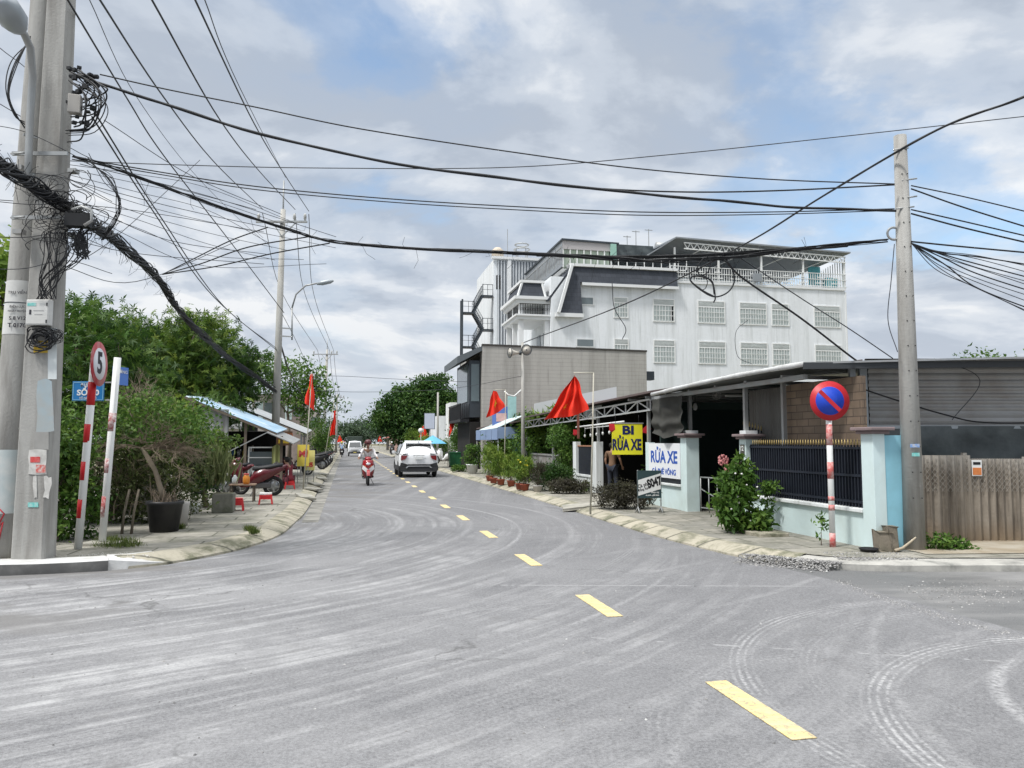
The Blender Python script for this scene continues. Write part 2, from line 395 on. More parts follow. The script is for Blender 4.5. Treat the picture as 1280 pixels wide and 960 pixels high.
# ================================================================ GROUND
def road_material():
    s = NT('road_asphalt'); v = s.geo.outputs['Position']
    xyz = s.n('ShaderNodeSeparateXYZ'); s.l(v, xyz.inputs[0]); X, Y = xyz.outputs[0], xyz.outputs[1]
    fine = s.math('ADD', s.math('MULTIPLY', s.noise(v, 150, 2, .7), .5), s.math('MULTIPLY', s.noise(v, 48, 3, .7), .5)); mid = s.noise(v, 1.1, 5); blot = s.noise(v, .45, 6, .6)
    base = s.mix(s.ramp(fine, [(.38, 0), (.60, 1)]), (.062, .062, .065), (.225, .225, .232))
    base = s.mix(s.math('MULTIPLY', mid, .5), base, (.155, .155, .16))
    def polar(cx, cy):
        d = s.n('ShaderNodeVectorMath', operation='DISTANCE'); s.l(v, d.inputs[0]); d.inputs[1].default_value = (cx, cy, 0)
        a = s.math('ARCTAN2', s.math('SUBTRACT', Y, cy), s.math('SUBTRACT', X, cx)); return d.outputs['Value'], a
    def streaks(cx, cy, fr, fa, seed, lo, hi):
        fr *= 1.7
        r, a = polar(cx, cy); c = s.n('ShaderNodeCombineXYZ')
        wob = s.math('MULTIPLY', s.noise(v, .35, 2), .35)
        s.l(s.math('ADD', r, wob), c.inputs[0]); s.l(a, c.inputs[1]); c.inputs[2].default_value = seed
        vv = s.map(c.outputs[0], (fr*1.25, fa, 1)); n = s.noise(vv, 1, 6, .66); vw = s.map(c.outputs[0], (fr*.3, fa*1.6, 1), loc=(7, 3, 0)); n2 = s.noise(vw, 1, 5, .6)
        n = s.math('ADD', s.math('MULTIPLY', n, .7), s.math('MULTIPLY', n2, .3))
        return s.math('MULTIPLY', s.ramp(n, [(lo-.03, 0), (hi-.04, 1)]), s.ramp(s.noise(v, 2.3, 6, .7), [(.32, .25), (.6, 1)]))
    # sweeping dust left by turning traffic round the near left corner, and along the main road
    st = streaks(-9.5, 14.3, 3.0, 1.3, 2, .46, .62)
    st2 = streaks(-26, 40, 2.6, 2.0, 9, .5, .68)
    st3 = streaks(7.5, 1.0, 3.0, 1.4, 5, .52, .70)
    rot = s.map(v, (2.4, .10, 1), (0, 0, -RZ)); lane = s.ramp(s.noise(rot, 1, 5, .6), [(.46, 0), (.66, 1)])
    near = s.math('MULTIPLY', s.math('SUBTRACT', 26, Y), 1/16, clamp=True)
    leftness = s.math('MULTIPLY_ADD', X, -.13, .62, clamp=True)
    rightness = s.math('MULTIPLY_ADD', X, .25, -.1, clamp=True)
    d = s.math('MULTIPLY', s.math('MULTIPLY', st, near), leftness)
    d = s.math('MAXIMUM', d, s.math('MULTIPLY', s.math('MULTIPLY', st2, near), .45))
    d = s.math('MAXIMUM', d, s.math('MULTIPLY', s.math('MULTIPLY', st3, rightness), .38))
    d = s.math('MAXIMUM', d, s.math('MULTIPLY', lane, s.math('MULTIPLY_ADD', near, -.18, .34)))
    d = s.math('MULTIPLY', d, s.ramp(blot, [(.30, .25), (.55, 1)]))
    broad = s.math('MULTIPLY', s.ramp(s.noise(s.map(v, (.9, 1.5, 1)), .32, 5, .6, .5), [(.42, 0), (.66, .5)]), near)
    # a dust-free lap along the near edge, pale where the trucks have pulled out
    d = s.math('MAXIMUM', d, s.math('MULTIPLY', broad, s.math('MULTIPLY_ADD', leftness, .75, .18)))
    # tyre arcs
    arcs = None
    tread = s.ramp(s.noise(v, 26, 2), [(.36, .25), (.56, 1)])
    for cx, cy, r0, wd, amt, xm in ((4.6, 3.9, 2.52, .16, .95, 5.2), (4.6, 4.9, 3.06, .15, .7, 5), (4.7, 4.75, 2.72, .20, .42, 5), (4.95, 4.2, 2.02, .07, .7, 5.3), (5.0, 4.3, 1.68, .12, .8, 5.4), (2.65, 4.1, 1.85, .13, .42, 2.9), (5.4, 3.2, 3.75, .07, .3, 5.6), (4.2, 5.6, 2.05, .06, .25, 4.3), (1.2, 1.2, 3.6, .08, .16, 2.2), (-9.5, 14.3, 7.4, .09, .6, 1.5), (-9.7, 14.6, 8.9, .10, .5, 2.2), (-9.2, 14.0, 9.35, .05, .6, 2.5), (-9.5, 14.6, 10.6, .08, .5, 2.0), (-10.5, 15.5, 12.9, .12, .42, 2.6), (-9, 13.5, 11.6, .05, .5, 2.6), (9.5, 3.2, 7.3, .08, .40, 4.2), (8.3, 1.5, 7.9, .07, .34, 4.0)):
        r, a = polar(cx, cy)
        off = s.math('SUBTRACT', r, r0)
        if wd > .1 and amt > .4:      # ribbed tread: several thin parallel lines that twist into notches
            rib = s.math('SINE', s.math('MULTIPLY', off, 2*math.pi/.052)); notch = s.math('SINE', s.math('MULTIPLY', a, r0*2*math.pi/.055))
            pat = s.math('ADD', s.math('MULTIPLY', s.math('MULTIPLY', rib, .6), s.math('MULTIPLY_ADD', notch, .35, .8)), .45, clamp=True)
        else: pat = None
        b = s.math('SUBTRACT', 1, s.math('DIVIDE', s.math('ABSOLUTE', off), wd), clamp=True)
        b = s.math('POWER', b, .6)
        if pat: b = s.math('MULTIPLY', b, pat)
        b = s.math('MULTIPLY', s.math('MULTIPLY', b, amt), s.math('MULTIPLY', s.math('SUBTRACT', xm, X), 1.5, clamp=True))
        b = s.math('MULTIPLY', b, s.ramp(s.noise(v, 1.3+cx*.1, 3), [(.3, .35), (.6, 1)]))
        arcs = b if arcs is None else s.math('MAXIMUM', arcs, b)
    arcs = s.math('MULTIPLY', arcs, tread)
    # thin scratched lines across the mouth of the junction
    def line(sl, y0, x0, x1, wd, lo):
        q = s.math('ABSOLUTE', s.math('SUBTRACT', Y, s.math('MULTIPLY_ADD', X, sl, y0)))
        b = s.math('SUBTRACT', 1, s.math('DIVIDE', q, wd), clamp=True)
        b = s.math('MULTIPLY', b, s.math('MULTIPLY', s.math('SUBTRACT', X, x0), 2, clamp=True)); b = s.math('MULTIPLY', b, s.math('MULTIPLY', s.math('SUBTRACT', x1, X), 2, clamp=True))
        return s.math('MULTIPLY', b, s.ramp(s.noise(s.map(v, (5, .5, 1)), 1, 2), [(lo, 0), (lo+.08, 1)]))
    d = s.math('MAXIMUM', d, s.math('MULTIPLY', line(-.02, 8.75, -.6, 3.6, .035, .38), .75))
    d = s.math('MAXIMUM', d, s.math('MULTIPLY', line(-.233, 6.58, .3, 6, .03, .5), .8))
    d = s.math('MAXIMUM', d, s.math('MULTIPLY', line(.42, 7.6, -6, 1.2, .05, .4), .4))
    d = s.math('MAXIMUM', s.math('MULTIPLY', d, .78), arcs)
    grit = s.ramp(s.noise(v, 60, 3), [(.3, .65), (.6, 1)])
    d = s.math('MULTIPLY', d, grit)
    d = s.math('MULTIPLY', d, .95)
    c = s.mix(d, base, (.48, .478, .478))
    # bare dark patches at the left
    p = s.ramp(s.noise(s.map(v, (.55, 1.5, 1)), .55, 4, .5, .4), [(.52, 0), (.58, 1)])
    lm = s.math('MULTIPLY_ADD', X, -.7, -2.3, clamp=True); p = s.math('MULTIPLY', s.math('MULTIPLY', p, lm), .8)
    c = s.mix(p, c, (.15, .145, .14))
    st0 = s.ramp(s.noise(v, 2.2, 6, .7), [(.60, 0), (.72, .35)]); c = s.mix(st0, c, (.12, .115, .11))
    vor = s.n('ShaderNodeTexVoronoi', feature='DISTANCE_TO_EDGE'); vor.inputs['Scale'].default_value = .28; wv = s.n('ShaderNodeVectorMath', operation='ADD'); s.l(v, wv.inputs[0]); nz = s.n('ShaderNodeTexNoise'); nz.inputs['Scale'].default_value = 1.6; nz.inputs['Detail'].default_value = 5; s.l(v, nz.inputs['Vector']); s.l(nz.outputs['Color'], wv.inputs[1]); s.l(wv.outputs[0], vor.inputs['Vector'])
    ck = s.math('MULTIPLY', s.ramp(vor.outputs[0], [(0, 1), (.006, 0)]), s.ramp(s.noise(v, .3, 2), [(.5, 0), (.6, .55)])); c = s.mix(ck, c, (.05, .05, .048))
    oil = s.ramp(s.noise(v, 1.1, 3, .5), [(.68, 0), (.74, .45)]); c = s.mix(oil, c, (.07, .068, .065))
    s.l(c, s.p.inputs['Base Color']); s.p.inputs['Roughness'].default_value = .85; s.p.inputs['Specular IOR Level'].default_value = .25
    s.bump(s.noise(v, 120, 3, .7), .35, .006)
    return s.m
def dark_asphalt():
    s = NT('side_asphalt'); v = s.geo.outputs['Position']
    c = s.mix(s.ramp(s.noise(v, 90, 3, .7), [(.35, 0), (.65, 1)]), (.085, .088, .09), (.17, .17, .17))
    n = s.ramp(s.noise(s.map(v, (.35, 1.4, 1)), 1.1, 6, .6), [(.45, 0), (.68, .7)])
    c = s.mix(n, c, (.27, .265, .26)); s.l(c, s.p.inputs['Base Color'])
    s.l(s.ramp(s.noise(v, .6, 4), [(.4, .45), (.6, .85)]), s.p.inputs['Roughness'])
    s.bump(s.noise(v, 90, 3, .7), .4, .008); return s.m
def paver_material(name, seed):
    s = NT(name); v = s.geo.outputs['Position']; q = s.map(v, (1, 1, 1), (0, 0, -RZ), (seed, 0, 0))
    qq = s.n('ShaderNodeVectorMath', operation='ADD'); s.l(q, qq.inputs[0])
    wob = s.n('ShaderNodeTexNoise'); wob.inputs['Scale'].default_value = 1.2; s.l(v, wob.inputs['Vector'])
    sc = s.n('ShaderNodeVectorMath', operation='SCALE'); s.l(wob.outputs['Color'], sc.inputs[0]); sc.inputs['Scale'].default_value = .10; s.l(sc.outputs[0], qq.inputs[1])
    b = s.n('ShaderNodeTexBrick'); s.l(qq.outputs[0], b.inputs['Vector']); b.inputs['Scale'].default_value = 1
    b.inputs['Brick Width'].default_value = 1.0; b.inputs['Row Height'].default_value = .62; b.inputs['Mortar Size'].default_value = .018
    b.inputs['Mortar Smooth'].default_value = .3; b.inputs['Color1'].default_value = (.33, .31, .265, 1); b.inputs['Color2'].default_value = (.22, .212, .185, 1)
    b.inputs['Mortar'].default_value = (.075, .075, .055, 1); b.inputs['Bias'].default_value = .1
    c = s.mix(s.ramp(s.noise(v, 1.6, 7, .65, .4), [(.44, 0), (.66, .85)]), b.outputs['Color'], (.12, .12, .09))
    c = s.mix(s.ramp(s.noise(v, 5, 5, .6), [(.5, 0), (.7, .5)]), c, (.40, .375, .32))
    s.l(c, s.p.inputs['Base Color']); s.p.inputs['Roughness'].default_value = .9
    s.bump(s.math('SUBTRACT', s.noise(v, 30, 4), s.math('MULTIPLY', b.outputs['Fac'], 1.5)), .5, .012); return s.m
def kerb_material():
    s = NT('kerb_concrete'); v = s.geo.outputs['Position']
    c = s.mix(s.noise(v, 1.0, 5), (.30, .28, .225), (.45, .41, .32))
    c = s.mix(s.ramp(s.noise(v, 2.0, 8, .68, .5), [(.47, 0), (.62, .85)]), c, (.10, .105, .06))
    c = s.mix(s.ramp(s.noise(v, 22, 4, .7), [(.5, 0), (.75, .4)]), c, (.17, .16, .13))
    sp = s.n('ShaderNodeSeparateXYZ'); s.l(s.map(v, (1, 1, 1), (0, 0, -RZ)), sp.inputs[0]); j = s.math('PINGPONG', s.math('ADD', sp.outputs[1], s.math('MULTIPLY', s.noise(v, 3, 2), .05)), .5)
    c = s.mix(s.ramp(j, [(0, .85), (.022, .6), (.034, 0)]), c, (.06, .06, .045))
    s.l(c, s.p.inputs['Base Color']); s.p.inputs['Roughness'].default_value = .92; s.bump(s.math('ADD', s.noise(v, 25, 5), s.math('MULTIPLY', s.ramp(j, [(0, 0), (.03, 1)]), 1.2)), .6, .012); return s.m
M_ROAD = road_material(); M_SIDE = dark_asphalt(); M_PAVE = paver_material('pavers', 0); M_KERB = kerb_material()
M_EARTH = mat('earth', (.17, .145, .10), .95, .3, .7, dirt=(.08, .10, .04), damt=.9, dscale=.35, bump=.5, bscale=8, coord='World')
M_CEMENT = mat('fresh_cement', (.58, .58, .57), .85, .1, 3, dirt=(.33, .32, .30), damt=.8, dscale=2.5, bump=.4, coord='World')
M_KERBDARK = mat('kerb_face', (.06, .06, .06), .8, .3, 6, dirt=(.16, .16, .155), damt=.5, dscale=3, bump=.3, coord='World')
M_YELLOW = None
def yellow_paint():
    s = NT('yellow_road_paint'); v = s.geo.outputs['Position']
    c = s.mix(s.noise(v, 12, 4), (.72, .53, .20), (.82, .64, .28))
    c = s.mix(s.ramp(s.noise(v, 38, 5, .75), [(.47, 0), (.58, .8)]), c, (.24, .225, .19))
    c = s.mix(s.ramp(s.noise(s.map(v, (1, 4, 1)), 3, 4, .7), [(.45, 0), (.7, .45)]), c, (.60, .55, .42))
    s.l(c, s.p.inputs['Base Color']); s.p.inputs['Roughness'].default_value = .7; s.bump(s.noise(v, 120, 2), .3, .004); return s.m
M_YELLOW = yellow_paint()

struct(MB().bx(-700, 700, -60, 900, -.4, -.03).build('ground', M_EARTH))
struct(MB().sheet([(-80, -40, 0), (80, -40, 0), (80, 11.2, 0), (-80, 11.2, 0)]).build('side_street', M_SIDE))

def smoothpath(pts, step=.35, rnd=2):
    pts = [Vector((p[0], p[1], 0)) for p in pts]
    for _ in range(rnd):
        q = [pts[0]]
        for a, b in zip(pts, pts[1:]):
            if (b-a).length > .3: q += [a*.75+b*.25, a*.25+b*.75]
            else: q += [(a+b)/2]
        q.append(pts[-1]); pts = q
    return pts
LK = smoothpath([(-60, 9.1), (-12, 9.2), (-6.2, 9.3), (-5.08, 9.66), (-4.5, 10.15), (-4.09, 11.2), (-3.93, 12.3), (-3.97, 13.6), (-4.3, 15.4), R(18, -3.3), R(26, -3.3), R(60, -3.3), R(200, -3.25), R(330, -2.9)])
RK = smoothpath([R(330, 2.6), R(200, 2.4), R(60, 2.6), R(30, 2.75), (1.05, 19.9), (2.28, 13.7), (2.78, 11.9), (3.1, 11.0), (3.55, 10.2), (4.2, 9.72), (5.2, 9.66), (12, 9.75), (60, 9.9)])
def offset(path, d):
    out = []
    for i, p in enumerate(path):
        t = (path[min(i+1, len(path)-1)]-path[max(i-1, 0)]).normalized(); out.append(p+Vector((-t.y, t.x, 0))*d)
    return out
def sweep(path, prof, mb, wob=0, seed=0):
    rg = random.Random(seed); rows = []
    for d, z in prof: rows.append([Vector((p.x, p.y, z+(rg.uniform(-wob, wob) if z > .02 else 0))) for p in offset(path, d)])
    k = len(path); vs = [p for r in rows for p in r]; fs = []
    for j in range(len(rows)-1):
        for i in range(k-1): fs.append((j*k+i, j*k+i+1, (j+1)*k+i+1, (j+1)*k+i))
    mb.add(vs, fs, wob == 0)
# main carriageway laid 6 mm over the older side street
roadpoly = [R(330, 2.7), R(200, 2.5), R(60, 2.7), R(30, 2.85), (1.15, 19.9), (2.33, 13.75), (2.83, 11.9), (3.1, 10.9), (3.55, 9.6), (3.72, 9.1), (3.80, 8.7), (3.90, 8.35), (3.95, 8.1), (4.06, 7.7), (4.10, 7.35), (4.24, 6.9), (4.34, 6.45), (4.52, 6.0), (4.63, 5.55), (4.86, 5.05), (5.0, 4.6), (6.4, 2.0), (8, -3), (8.5, -36), (-70, -36), (-70, 9.1), (-12, 9.2), (-6.2, 9.3), (-5.08, 9.68), (-4.5, 10.2), (-4.12, 11.2), (-3.97, 12.3), (-4.0, 13.6), (-4.33, 15.4), R(18, -3.35), R(60, -3.35), R(200, -3.3), R(330, -2.95)]
struct(MB().sheet([(p[0], p[1], .006) for p in roadpoly]).build('main_road', M_ROAD))

def long_kerb(name, path, mt, prof, seed):
    mb = MB(); sweep(path, prof, mb, .006, seed); o = mb.build(name, mt); return struct(o)
# resample so the wobble has somewhere to go
def resample(path, step, far=70):
    out = [path[0]]
    for a, b in zip(path, path[1:]):
        L = (b-a).length; st = step if min(a.length, b.length) < far else 8
        k = max(1, int(L/st)); out += [a+(b-a)*(i/k) for i in range(1, k+1)]
    return out
LKR, RKR = resample(LK, .4), resample(RK, .4)
# the stretch of kerb at the left corner is a fresh pale cement ramp with a dark upright face
iL = min(range(len(LKR)), key=lambda i: (LKR[i]-Vector((-4.95, 9.75, 0))).length)
struct((lambda mb: (sweep(LKR[:iL+1], [(0, -.02), (.012, .13), (.05, .145), (.5, .13)], mb, .002, 3), mb)[1])(MB()).build('kerb_left_corner', M_CEMENT))
struct((lambda mb: (sweep(LKR[:iL+1], [(-.008, -.02), (.004, .122), (.016, .13)], mb, 0, 3), mb)[1])(MB()).build('kerb_face_left', M_KERBDARK))
long_kerb('kerb_left', LKR[iL:], M_KERB, [(0, -.02), (.01, .035), (.10, .075), (.26, .125), (.42, .135)], 1)
rmp = MB(); rows_ = []
for k in range(5):
    p = LKR[iL+k]; q_ = offset(LKR, .5)[iL+k]; z = .145-.028*k; rows_ += [(p.x, p.y, -.02), (p.x+(q_.x-p.x)*.04, p.y+(q_.y-p.y)*.04, z-.012), (q_.x, q_.y, max(z, .134)-.001)]
rmp.add(rows_, [(3*k+a, 3*k+3+a, 3*k+4+a, 3*k+1+a) for k in range(4) for a in (0, 1)]); struct(rmp.build('kerb_ramp', M_CEMENT))
iR = min(range(len(RKR)), key=lambda i: (RKR[i]-Vector((3.6, 10.1, 0))).length)
long_kerb('kerb_right', RKR[:iR+1], M_KERB, [(0, -.02), (.01, .03), (.14, .075), (.30, .118), (.4, .12)], 2)
struct((lambda mb: (sweep(RKR[iR:], [(0, -.02), (.008, .075), (.03, .088), (.28, .10), (.5, .105)], mb, .003, 5), mb)[1])(MB()).build('kerb_right_corner', mat('old_kerb', (.40, .39, .36), .9, .2, 5, dirt=(.16, .16, .15), damt=.9, dscale=3, bump=.4, coord='World')))
LI, RI = offset(LK, .40), offset(RK, .38)
struct(MB().sheet([(p.x, p.y, .128) for p in LI]+[R(330, -12).to_tuple()[:2]+(.128,), R(26, -10.5).to_tuple()[:2]+(.128,), (-11.5, 22, .128), (-60, 15, .128)]).build('sidewalk_left', M_PAVE))
struct(MB().sheet([(p.x, p.y, .114) for p in RI]+[(60, 13.4, .114), (9, 13.2, .114), R(20, 12).to_tuple()[:2]+(.114,), R(330, 10).to_tuple()[:2]+(.114,)]).build('sidewalk_right', M_PAVE))
# bare earth strip at the foot of the fibre-cement fence
struct(MB().sheet([(5.5, 10.35, .122), (8, 10.5, .122), (60, 10.7, .122), (60, 12.6, .122), (5.35, 12.3, .122)]).build('earth_verge', mat('verge_earth', (.28, .235, .17), .95, .25, 2.5, dirt=(.40, .37, .31), damt=.8, dscale=2, bump=.6, bscale=14, coord='World')))
# concrete gutter strip along the left side
gut = MB(); sweep([p for p in resample([R(11+i, -3.3) for i in range(0, 90)], .5) if p.y > 15.2], [(-.34, .010), (-.02, .012)], gut, 0); struct(gut.build('gutter', mat('gutter_concrete', (.26, .25, .225), .9, .2, 3, dirt=(.07, .07, .06), damt=.9, dscale=1.6, bump=.4, coord='World')))

# centre-line dashes: 1 m paint, 2 m gap
for i in range(48):
    u0 = 4.38+2.98*i
    if u0 > 140: break
    wd = .15
    o = MB().bx(-wd/2, wd/2, 0, 1.02, .0, .004).build('road_dash', M_YELLOW)
    o.location = R(u0-.02, 0, .0085); o.rotation_euler = (0, 0, RZ); o['kind'] = 'structure'
# loose concrete slabs over the left-hand drain
M_SLAB = mat('slab', (.37, .355, .31), .9, .25, 3, dirt=(.12, .12, .10), damt=.7, dscale=2.5, bump=.4)
for i, (u, v, a, l, wdt, tx, ty) in enumerate(((22.3, -3.5, .25, .85, .42, .06, .12), (25.8, -3.42, -.2, .95, .4, -.05, .14), (28.6, -3.45, .3, .8, .4, .05, .1), (33.2, -3.4, .1, .9, .4, .02, .12), (37.5, -3.45, -.1, .8, .4, 0, .1))):
    o = MB().box((0, 0, 0), (wdt, l, .06)).build('drain_slab', M_SLAB, bevel=.01)
    o.location = R(u, v, .135); o.rotation_euler = (tx, ty, RZ+a)
    tag(o, ['tilted concrete drain slab nearest the red stools on the left kerb', 'loose slab over the left gutter beside the first flag pole', 'third loose drain slab along the left kerb, beyond the first flag pole', 'drain slab on the left kerb just before the second flag pole', 'farthest loose drain slab on the left kerb by the second flag pole'][i], 'slab', 'loose slabs over the left drain')
o = MB().plate([(-.55, -.35, 0), (.5, -.42, 0), (.62, .3, 0), (-.35, .42, 0)], (0, 0, .05)).build('kerb_slab', M_SLAB, bevel=.01)
o.location = R(18.0, 3.0, .085); o.rotation_euler = (.02, -.1, RZ); tag(o, 'broken pale slab lying on the right kerb in front of the narrow white wall', 'slab')

# gravel spilled at the right corner, and stray chips on the tarmac
def pebbles(name, n, fn, size, material, seed, label, cat='gravel'):
    rg = random.Random(seed); mb = MB()
    for _ in range(n):
        x, y, z = fn(rg); r = size*rg.uniform(.5, 1.5); a = rg.uniform(0, 6)
        k = 5; vs = [(x+r*math.cos(a+j*2*math.pi/k)*rg.uniform(.7, 1.2), y+r*math.sin(a+j*2*math.pi/k)*rg.uniform(.6, 1), z) for j in range(k)]
        vs.append((x+rg.uniform(-.3, .3)*r, y, z+r*rg.uniform(.5, 1.0)))
        mb.add(vs, [(j, (j+1) % k, k) for j in range(k)])
    o = mb.build(name, material); tag(o, label, cat); o['kind'] = 'stuff'; return o
def stone_mat():
    s = NT('stone_chips'); g = s.geo.outputs['Random Per Island']
    s.l(s.ramp(g, [(0, (.12, .12, .12)), (.5, (.21, .205, .20)), (.9, (.33, .32, .31)), (1, (.5, .5, .48))]), s.p.inputs['Base Color']); s.p.inputs['Roughness'].default_value = .8; return s.m
M_STONE = stone_mat()
def gv(rg):
    t = rg.random(); p = G(940+125*t, 0, 0) if False else Vector((3.15+.95*t, 10.55-.75*t, 0))
    q = rg.gauss(0, .17); x, y = p.x+q*.6+rg.gauss(0, .05), p.y+q*.5
    return x, y, max(.008, .035+.06*(1-abs(q)*3)-(.4*max(0, p.y-y)))
pebbles('gravel', 2400, gv, .014, M_STONE, 4, 'heap of grey gravel spilled over the kerb at the right corner')
pebbles('loose_gravel', 700, lambda r: (r.uniform(4.2, 5.2), r.uniform(9.95, 10.6), .108), .014, M_STONE, 5, 'scatter of small stones round the no-parking post')
pebbles('road_grit', 1500, lambda r: (r.uniform(4.2, 8), r.gauss(8.3, .35), .0015), .009, M_STONE, 6, 'grit strewn on the dark side street at the right')
pebbles('edge_grit', 1600, lambda r: (lambda t: (3.75+1.3*t*t+r.gauss(0, .05), 9.0-4.6*t+r.gauss(0, .08), .004))(r.random()), .008, M_STONE, 17, 'grit along the ragged edge between new and old asphalt')
pebbles('road_chips', 420, lambda r: (r.uniform(-7, 3), r.uniform(2.6, 9.3), .007), .008, M_STONE, 7, 'stray stone chips lying on the dusty junction')
pebbles('corner_rubble', 260, lambda r: (r.gauss(-5.35, .25), r.gauss(10.25, .12), .12), .014, mat('cement_crumbs', (.5, .49, .47), .9, .2), 8, 'crumbled cement round the foot of the 5 tonne sign post', 'rubble')
# ================================================================ RIGHT SIDE
def B(mb, name, material, parent, **k):
    """build a mesh written in (v, u, z) road coordinates under a thing that is aligned with the road"""
    r = parent
    while r.parent: r = r.parent
    u0, v0 = uv_of(r.location); z0 = r.location.z
    mb.v = [(a-v0, b-u0, c-z0) for a, b, c in mb.v]
    return mb.build(name, material, parent, **k)
def BE(mb, name, material, parent, **k): return build_each(mb, name, material, parent, fn=B, **k)
def WE(mb, name, material, parent, **k): return build_each(mb, name, material, parent, world=True, **k)
def RT(name, label, cat, u, v, group=None, z=0): return thing(name, label, cat, R(u, v, z), RZ, group)
def text(s, size, loc, rot, material, parent, bold=0, align='CENTER', name='lettering', sx=1, sy=1, shear=0):
    cu = bpy.data.curves.new(name, 'FONT'); cu.body = s; cu.size = size; cu.align_x = align; cu.align_y = 'CENTER'
    cu.offset = bold; cu.extrude = .002; cu.shear = shear; cu.materials.append(material); cu.resolution_u = 3
    o = bpy.data.objects.new(name+'_curve', cu); C.objects.link(o); bpy.context.view_layer.update()
    me = bpy.data.meshes.new_from_object(o.evaluated_get(bpy.context.evaluated_depsgraph_get())); bpy.data.objects.remove(o); bpy.data.curves.remove(cu)
    me.name = name; o = bpy.data.objects.new(name, me); C.objects.link(o); o.location = loc; o.rotation_euler = rot; o.scale = (sx, sy, 1)
    if parent is not None: o.parent = parent
    return o
M_BLUEWALL = mat('pale_blue_wall', (.64, .77, .77), .7, .05, 3, dirt=(.42, .48, .44), damt=.5, dscale=1.0, bump=.1)
M_BLUESIDE = mat('sky_blue_side', (.27, .55, .66), .7, .08, 3, dirt=(.2, .4, .46), damt=.5, dscale=2)
M_WHITEWALL = mat('white_wall', (.74, .77, .77), .75, .06, 2, dirt=(.42, .43, .40), damt=.55, dscale=1.6, streak=True)
M_CAP = mat('pillar_cap', (.25, .19, .19), .8, .15, 6, dirt=(.12, .1, .1), damt=.6)
M_RAIL = mat('dark_rail', (.022, .027, .04), .45, .3, 6, metal=.3)
M_GOLD = mat('gold_spikes', (.45, .34, .14), .45, .2, 8, metal=.5)
M_BLACK = mat('black', (.012, .012, .014), .5, .2)
M_STEEL = mat('painted_steel', (.36, .375, .375), .45, .15, 8, metal=.3, dirt=(.25, .2, .16), damt=.4)
M_WHITE = mat('white_paint', (.78, .79, .78), .5, .04, 6, dirt=(.5, .49, .45), damt=.3)
M_CORR = mat('grey_corrugated', (.40, .40, .40), .55, .1, 2, metal=.2, dirt=(.24, .21, .18), damt=.6, dscale=1.2)
M_ROOFMETAL = mat('roof_metal', (.42, .44, .45), .5, .12, 1.5, metal=.4, dirt=(.25, .2, .17), damt=.4)
M_ROOFBROWN = mat('roof_brown', (.13, .095, .09), .7, .25, 2, dirt=(.06, .05, .05), damt=.5)
M_FIBRO = mat('fibre_cement', (.27, .235, .195), .95, .3, 3, dirt=(.075, .06, .045), damt=.9, dscale=1.0, streak=True, bump=.6, bscale=20)
def fibro():
    s = NT('fibre_cement_sheet'); v = s.geo.outputs['Position']; sp = s.n('ShaderNodeSeparateXYZ'); s.l(v, sp.inputs[0])
    c = s.mix(s.noise(v, 3, 5), (.20, .17, .135), (.33, .29, .24))
    c = s.mix(s.ramp(s.noise(s.map(v, (5, 5, .5)), 1.0, 7, .65), [(.42, 0), (.64, .92)]), c, (.075, .06, .045))
    zt = s.math('ADD', sp.outputs[2], s.math('MULTIPLY', s.noise(s.map(v, (2, 2, .2)), 1, 3), .5)); c = s.mix(s.math('MULTIPLY', s.math('SUBTRACT', zt, 1.33, clamp=True), 5, clamp=True), c, (.36, .33, .29))
    low = s.math('MULTIPLY', s.math('SUBTRACT', .62, zt, clamp=True), 3, clamp=True); c = s.mix(low, c, (.20, .15, .10))
    s.l(c, s.p.inputs['Base Color']); s.p.inputs['Roughness'].default_value = .95; s.bump(s.noise(v, 22, 4), .6, .012); return s.m
M_FIBRO = fibro()
M_TARP = mat('dark_tarp', (.030, .040, .043), .42, .5, 4, dirt=(.13, .15, .15), damt=.6, dscale=1.5, bump=.9, bscale=5, spec=.6)
M_NET = mat('green_net', (.018, .035, .033), .9, .3, 4)
M_PLY = mat('grey_boards', (.13, .125, .115), .85, .2, 3, dirt=(.07, .06, .05), damt=.6, streak=True)
M_DKINT = mat('interior_shade', (.014, .013, .012), .9, .4, 2)  # near-black wall colour, painted to stand in for indoor shade
M_REDPAINT = mat('red_paint', (.55, .03, .03), .5, .15, 8, dirt=(.6, .45, .42), damt=.35, dscale=7)
M_BLUETARP = mat('blue_tarp', (.03, .14, .42), .5, .3, 4)

# ---- boundary wall along the pavement --------------------------------
V0 = 4.76
def Us(px): return S(px, V0)[0]
uc = Us(1091); up2 = Us(932); up1 = Us(857.6)
t = RT('garden_wall', 'pale blue plastered wall with brown capped pillars, dark railing and gold spikes', 'wall', uc, V0)
def pillar(mb, u, v, w, l, z1): mb.bx(v, v+w, u, u+l, .08, z1)
for (u, w, l, z1, kind) in ((uc, .19, .26, 1.72, 'corner'), (up2, .26, .24, 1.66, 'mid'), (up1, .30, .30, 1.70, 'gate'), (Us(811), .16, .22, 1.60, 'thin')):
    m = MB(); pillar(m, u, V0, w, l, z1); p = B(m, 'pillar', M_BLUEWALL, t, bevel=.006)
    if kind != 'thin':
        c = MB(); c.bx(V0-.05, V0+w+.05, u-.05, u+l+.05, z1, z1+.045); c.bx(V0-.10, V0+w+.10, u-.10, u+l+.10, z1+.045, z1+.095)
        B(c, 'cap', M_CAP, p, bevel=.012)
        if kind != 'corner': c = MB(); c.bx(V0+.01, V0+w-.01, u+.01, u+l-.01, z1+.095, z1+.16); B(c, 'cap_block', M_WHITEWALL, p)
m = MB(); m.bx(V0+.192, V0+.56, uc+.01, uc+.2, .08, 1.70); B(m, 'return_wall', M_BLUESIDE, t)
